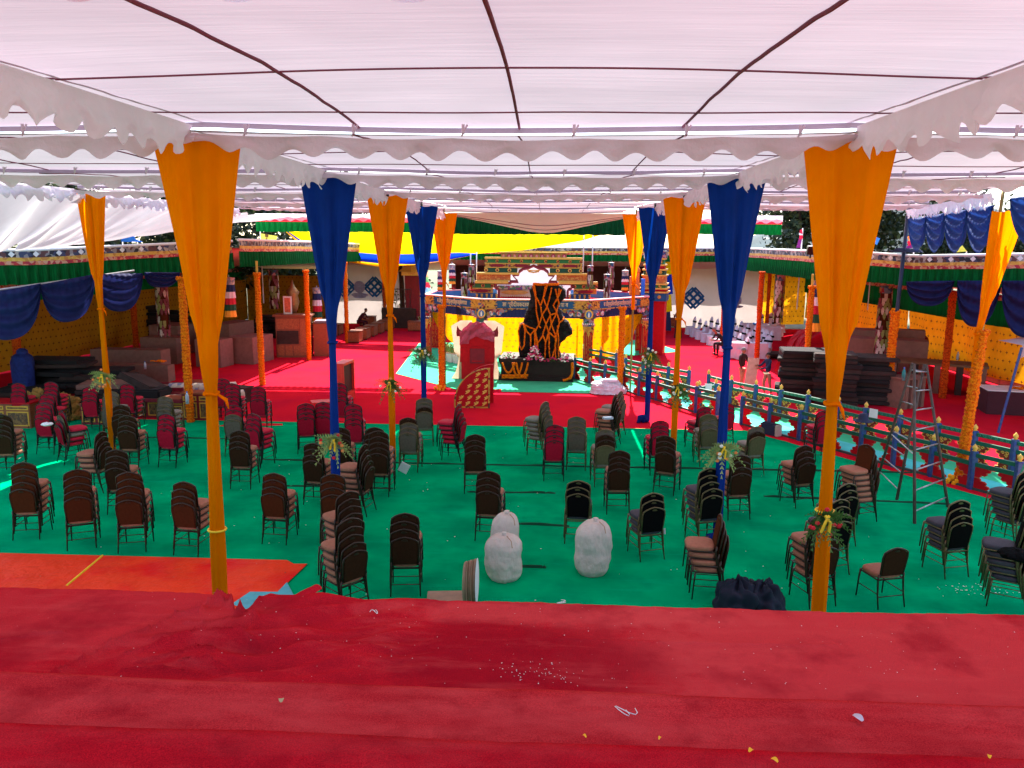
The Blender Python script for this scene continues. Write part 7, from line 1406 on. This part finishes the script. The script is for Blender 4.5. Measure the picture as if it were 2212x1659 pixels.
def wrapped(loc, rz, lb, m, h=1.55, w=.30):
    t = thing('person', lb, 'person', loc, rz)
    def g(u, v): a = u*2*PI; k = [(.85, 0), (.95, .25), (1.0, .5), (1.02, .72), (.85, .84), (.50, .90), (.48, .96), (.25, 1.0)]; q = v*7; i = min(int(q), 6); f = q-i; r = k[i][0]+(k[i+1][0]-k[i][0])*f; z = k[i][1]+(k[i+1][1]-k[i][1])*f; return (cos(a)*w*r*(1+.04*sin(a*7+v*6)), sin(a)*w*.75*r*(1+.04*sin(a*5+v*8))-.05*v, z*h)
    MB().grid(g, 40, 28).build('wrap', m, t, smooth=True); head(t, Vector((0, -.10, h*.925)), 0, hood=1, s=.95)
    J = [((0, -.02, h*.8), .12), ((-.2, -.02, h*.78), .065), ((-.25, -.12, h*.6), .055), ((-.1, -.28, h*.56), .04), ((.2, -.02, h*.78), .065), ((.25, -.12, h*.6), .055), ((.1, -.28, h*.56), .04)]
    skin_body('sleeves', J, [(0, 1), (1, 2), (2, 3), (0, 4), (4, 5), (5, 6)], m, t, 2)
    for s in (-1, 1): hand(t, (s*.09, -.29, h*.56), (-s*.4, -1, 0), (0, 0, 1))
    MB().tube([(-.09, .02, .04), (-.09, -.22, .03)], [.045, .03], 8).tube([(.09, .02, .04), (.09, -.22, .03)], [.045, .03], 8).build('shoes', SH, t, smooth=True)
p = G(1975, 800); wrapped((p.x+.15, p.y, 0), R(150), 'person bowed in a dark red hooded shawl by the golden curtain on the right', mat('crimson_shawl', (.12, .006, .012), .9, .3, 9, pattern=P_vor(22, [(.14, .006, .012), (.09, .005, .01), (.2, .03, .02)])), 1.65)
p = G(42, 856); wrapped((p.x+.2, p.y, 0), R(150), 'person wrapped in a royal blue cloth standing behind the left garland post', mat('royal_cloth', (.008, .02, .13), .8, .3, 9), 1.6, .42)
# ------------------------------------------------------------------ trees, hills, flags
def tree(x, y, h, r, lb, seed, n=2600, leafc=(.045, .085, .022), z0=.25, group='trees behind the gallery', sx=1.0):
    t = thing('tree', lb, 'tree', (x, y, 0), 0, group); rnd = random.Random(seed); tr = MB(); tr.tube([(0, 0, 0), (.1, 0, h*.3), (-.1, .1, h*.62), (0, 0, h*.9)], [.3*r/3, .24*r/3, .14*r/3, .04], 8); tips = []
    for k in range(16):
        a = rnd.uniform(0, 2*PI); zb = h*rnd.uniform(.22, .8); L = r*rnd.uniform(.55, 1.0)*(1-.35*zb/h); e = Vector((cos(a)*L*sx, sin(a)*L, zb+L*rnd.uniform(.2, .7))); m = Vector((cos(a)*L*.5*sx, sin(a)*L*.5, zb+L*.2)); tr.tube([(0, 0, zb), m, e], [.10*r/3, .06*r/3, .02], 6); tips += [e, m.lerp(e, .5), m]
    tips += [Vector((rnd.gauss(0, .25)*r, rnd.gauss(0, .25)*r, h*rnd.uniform(.7, 1.0))) for k in range(8)]
    tr.build('trunk', mat('bark', (.06, .04, .03), .9, .3, 10), t); b = MB(); b2 = MB()
    for k in range(n):
        c = rnd.choice(tips); q = c+Vector((rnd.gauss(0, 1), rnd.gauss(0, 1), rnd.gauss(0, .8)))*r*.20; s = rnd.uniform(.14, .30)*(r/3)**.3; d = Vector((rnd.uniform(-1, 1), rnd.uniform(-1, 1), rnd.uniform(-1, .3))).normalized(); e = d.orthogonal().normalized(); 
        e.rotate(Matrix.Rotation(rnd.random()*6, 3, d)); (b if k % 4 else b2).quad(q, q+d*s*.8+e*s*.5, q+d*s*1.7, q+d*s*.8-e*s*.5)
    b.build('crown', mat('tree_leaf_%d' % (seed % 2), leafc, .5, .4, .8, trans=.12, spec=.4), t); b2.build('bright_leaves', mat('tree_leaf_light', (.05, .065, .018), .5, .4, .8, trans=.2, spec=.4), t)
    return t
TR = [(-27, 44, 9.5, 3.6, 'dense tree behind the left gallery, directly under the ruched sheet edge'), (-22.5, 50, 9.5, 3.6, 'dark tree between the ruched sheet and the nearest left drape'), (-20, 56, 11, 3.8, 'dark tree right of the nearest left orange drape'), (-16.5, 60, 9.5, 3.0, 'sparser tree left of the yellow banner corner'), (-31, 38, 7, 3.2, 'tree low at the left edge below the eave'), (-10.5, 58, 7.5, 1.6, 'thin trunked tree seen left of the pavilion behind the fence'),
      (18, 58, 11.0, 3.4, 'leafy tree right of the near right blue drape'), (22, 57, 10.5, 3.2, 'leafy tree left of the nearest right orange drape'), (26.5, 54, 10.2, 3.0, 'tall leafy tree right of the nearest right orange drape'), (27, 46, 7.4, 2.6, 'low tree beneath the first blue swags'), (30, 44, 7.6, 2.8, 'low tree beneath the middle blue swags'), (32, 42, 7.8, 2.8, 'tree behind the outer right orange drape'), (35, 40, 7.8, 3.0, 'tree at the right edge beneath the large blue swag')]
for i, (x, y, h, r, lb) in enumerate(TR): tree(x, y, h, r, lb, 30+i, 9000 if i < 4 else 5500 if i < 9 else 3500, leafc=(.012, .024, .008) if i % 2 else (.018, .03, .010))
tr_ = tag(MB().tube([(AT(872, 720, 49).x, 49, 0), (AT(868, 640, 49).x, 49, 2.6), (AT(862, 590, 49).x, 49, 5), (AT(858, 560, 49).x, 49.2, 7)], [.17, .15, .12, .08], 8).build('bare_trunk', mat('bark', (.06, .04, .03), .9, .3, 10), smooth=True), 'bare tree trunk rising behind the iron fence left of the pavilion', 'tree trunk')
b = MB()
def hill(u, v): x = -500+1000*u; y = 420+500*v; return (x, y, -60+v*60+(26+20*mnoise.noise(Vector((x*.008, 3, v)))+8*mnoise.noise(Vector((x*.03, 9, v))))*sin(PI*min(1, v*1.1))*1.3*max(0, min(1, (x-110)/90))+24*max(0, min(1, (x-110)/200))*sin(PI*v))
o = MB().grid(hill, 100, 20).build('hills', mat('hill_haze_blue', (.03, .05, .055), .95, .3, .05), smooth=True); o['kind'] = 'structure'  # bluish colour stands in for haze over the far hills
b = MB(); rnd = random.Random(2)
for k in range(500): x = AT(868, 600, 50).x+rnd.uniform(-1.3, 1.3); q = Vector((x, 50+rnd.random()*2, rnd.uniform(.6, 2.3))); s = .14; d = Vector((rnd.uniform(-1, 1), rnd.uniform(-1, 0), rnd.uniform(-1, 1))).normalized(); e = d.orthogonal()*s*.5; b.quad(q, q+d*s*.5+e, q+d*s, q+d*s*.5-e)
tag(b.build('bush', mat('bush_leaf', (.14, .22, .06), .6, .4, 3, trans=.3)), 'sunlit green bush behind the iron fence left of the pavilion', 'bush')
def flag(u, v, Y, pts, cols, lb, pole=True, zs=1):
    t = thing('flag', lb, 'flag'); 
    for k, (pl, c) in enumerate(zip(pts, cols)):
        a = [AT(u+x, v+y, Y-.01*k) for x, y in pl]; b = MB(); n = len(a); b.v = [tuple(q+Vector((0, .05*sin(i*2), 0))) for i, q in enumerate(a)]+[tuple(q+Vector((0, .05*sin(i*2)+.012, 0))) for i, q in enumerate(a)]; b.f = [tuple(range(n)), tuple(range(2*n-1, n-1, -1))]+[(i, (i+1) % n, n+(i+1) % n, n+i) for i in range(n)]; b.build('cloth_panel', strip('flag_%s' % c, {'blue': (.02, .15, .5), 'yellow': (.85, .75, .05), 'red': (.6, .01, .06), 'white': (.75, .7, .72), 'purple': (.22, .02, .2), 'orange': (.85, .3, .03), 'lime': (.65, .62, .12), 'brown': (.25, .12, .03), 'skyblue': (.06, .25, .6)}[c], trans=.35), t)
    if pole: x, y = pole if isinstance(pole, tuple) else (0, 0); a = AT(u+x, v+y, Y+.05); MB().cyl((a.x, a.y, 2.0), tuple(a), .03, .03, 6).build('flagpole', WPLASTER, t)
flag(250, 490, 40, [[(14, 5), (40, 15), (42, 30), (12, 32)], [(0, 2), (9, 5), (8, 16), (0, 16)], [(20, 8), (30, 12), (26, 17), (20, 16)], [(12, 32), (58, 33), (30, 20)]], ['blue', 'yellow', 'yellow', 'blue'], 'blue flag with a yellow emblem behind the left gallery', (12, 0))
flag(562, 500, 40, [[(0, 4), (36, 10), (33, 34), (4, 28)], [(10, 5), (17, 6), (18, 13), (11, 12)], [(14, 13), (20, 22), (12, 28), (10, 20)]], ['lime', 'brown', 'brown'], 'lime flag with a brown figure left of the yellow banner', (0, -2))
flag(1722, 495, 40, [[(6, 2), (12, 0), (12, 20), (4, 24)], [(4, 20), (12, 18), (6, 40), (-2, 40)], [(4, 8), (12, 9), (12, 13), (4, 13)]], ['red', 'purple', 'white'], 'twisted red and purple striped flag left of the nearest right drape', (12, -2))
flag(1958, 500, 40, [[(2, 12), (16, 3), (20, 12), (6, 22)], [(2, 22), (16, 14), (18, 24), (4, 32)], [(0, 32), (14, 26), (12, 40), (-6, 44)], [(6, 12), (12, 9), (13, 16), (7, 20)]], ['orange', 'red', 'purple', 'white'], 'twisted orange, red and purple flag under the first blue swag', (20, 2))
flag(2066, 525, 40, [[(0, 20), (10, 0), (22, 18)]], ['lime'], 'pale yellow pennant under the middle swags', (22, 18)); flag(2160, 505, 40, [[(0, 0), (16, 2), (26, 16), (8, 24)], [(2, 6), (10, 8), (10, 14), (3, 14)]], ['yellow', 'blue'], 'yellow flag with a blue mark at the right edge', (0, 0)); flag(1888, 505, 40, [[(0, 5), (14, 10), (6, 24), (-2, 20)]], ['skyblue'], 'small sky blue flag right of the nearest right drape', (0, 5))
a = AT(1752, 548, 27.5); t = thing('floodlight', 'black floodlight on the right gallery eave beside the orange drape', 'floodlight', tuple(a)); MB().box((0, 0, .12), (.3, .16, .3), rx=R(20)).build('housing', BLACKM, t, bev=.02); MB().box((0, .08, -.05), (.05, .05, .2)).build('bracket', BLACKM, t)
a = AT(1957, 545, 25.5); heap('rolled_net', strip('navy_cloth', (.02, .025, .06)), a.x, a.y, .5, .12, .12, 'dark cloth tied round the navy post on the eave', 'cloth', seed=4).location.z = a.z
# hanging tongue banners in the galleries
for (u, vt, Y, L, k, lb) in [(346, 592, 30, 2.3, 1, 'brown tongue banner hung in the left gallery before the mattresses'), (590, 583, 38, 1.9, 1, 'brown tongue banner hung in the left gallery behind the yellow rod post'), (1686, 594, 37, 2.2, 1, 'tongue banner hung in the right gallery left of the nearest drape'), (1915, 618, 30, 2.6, 1, 'tongue banner hung in the right gallery beside the thick garland'), (494, 600, 30, 1.5, 0, 'banner of coloured flounces hung behind the nearest left drape'), (684, 622, 38, 1.7, 0, 'banner of coloured flounces hung behind the near left blue drape'), (1767, 605, 30, 1.9, 0, 'banner of coloured flounces hung left of the nearest right drape')]:
    a = AT(u, vt, Y); victory(a.x, a.y, a.z-L, L, .22 if k else .2, lb, k, stem=0, group='banners hung in the galleries', name='hanging_banner')
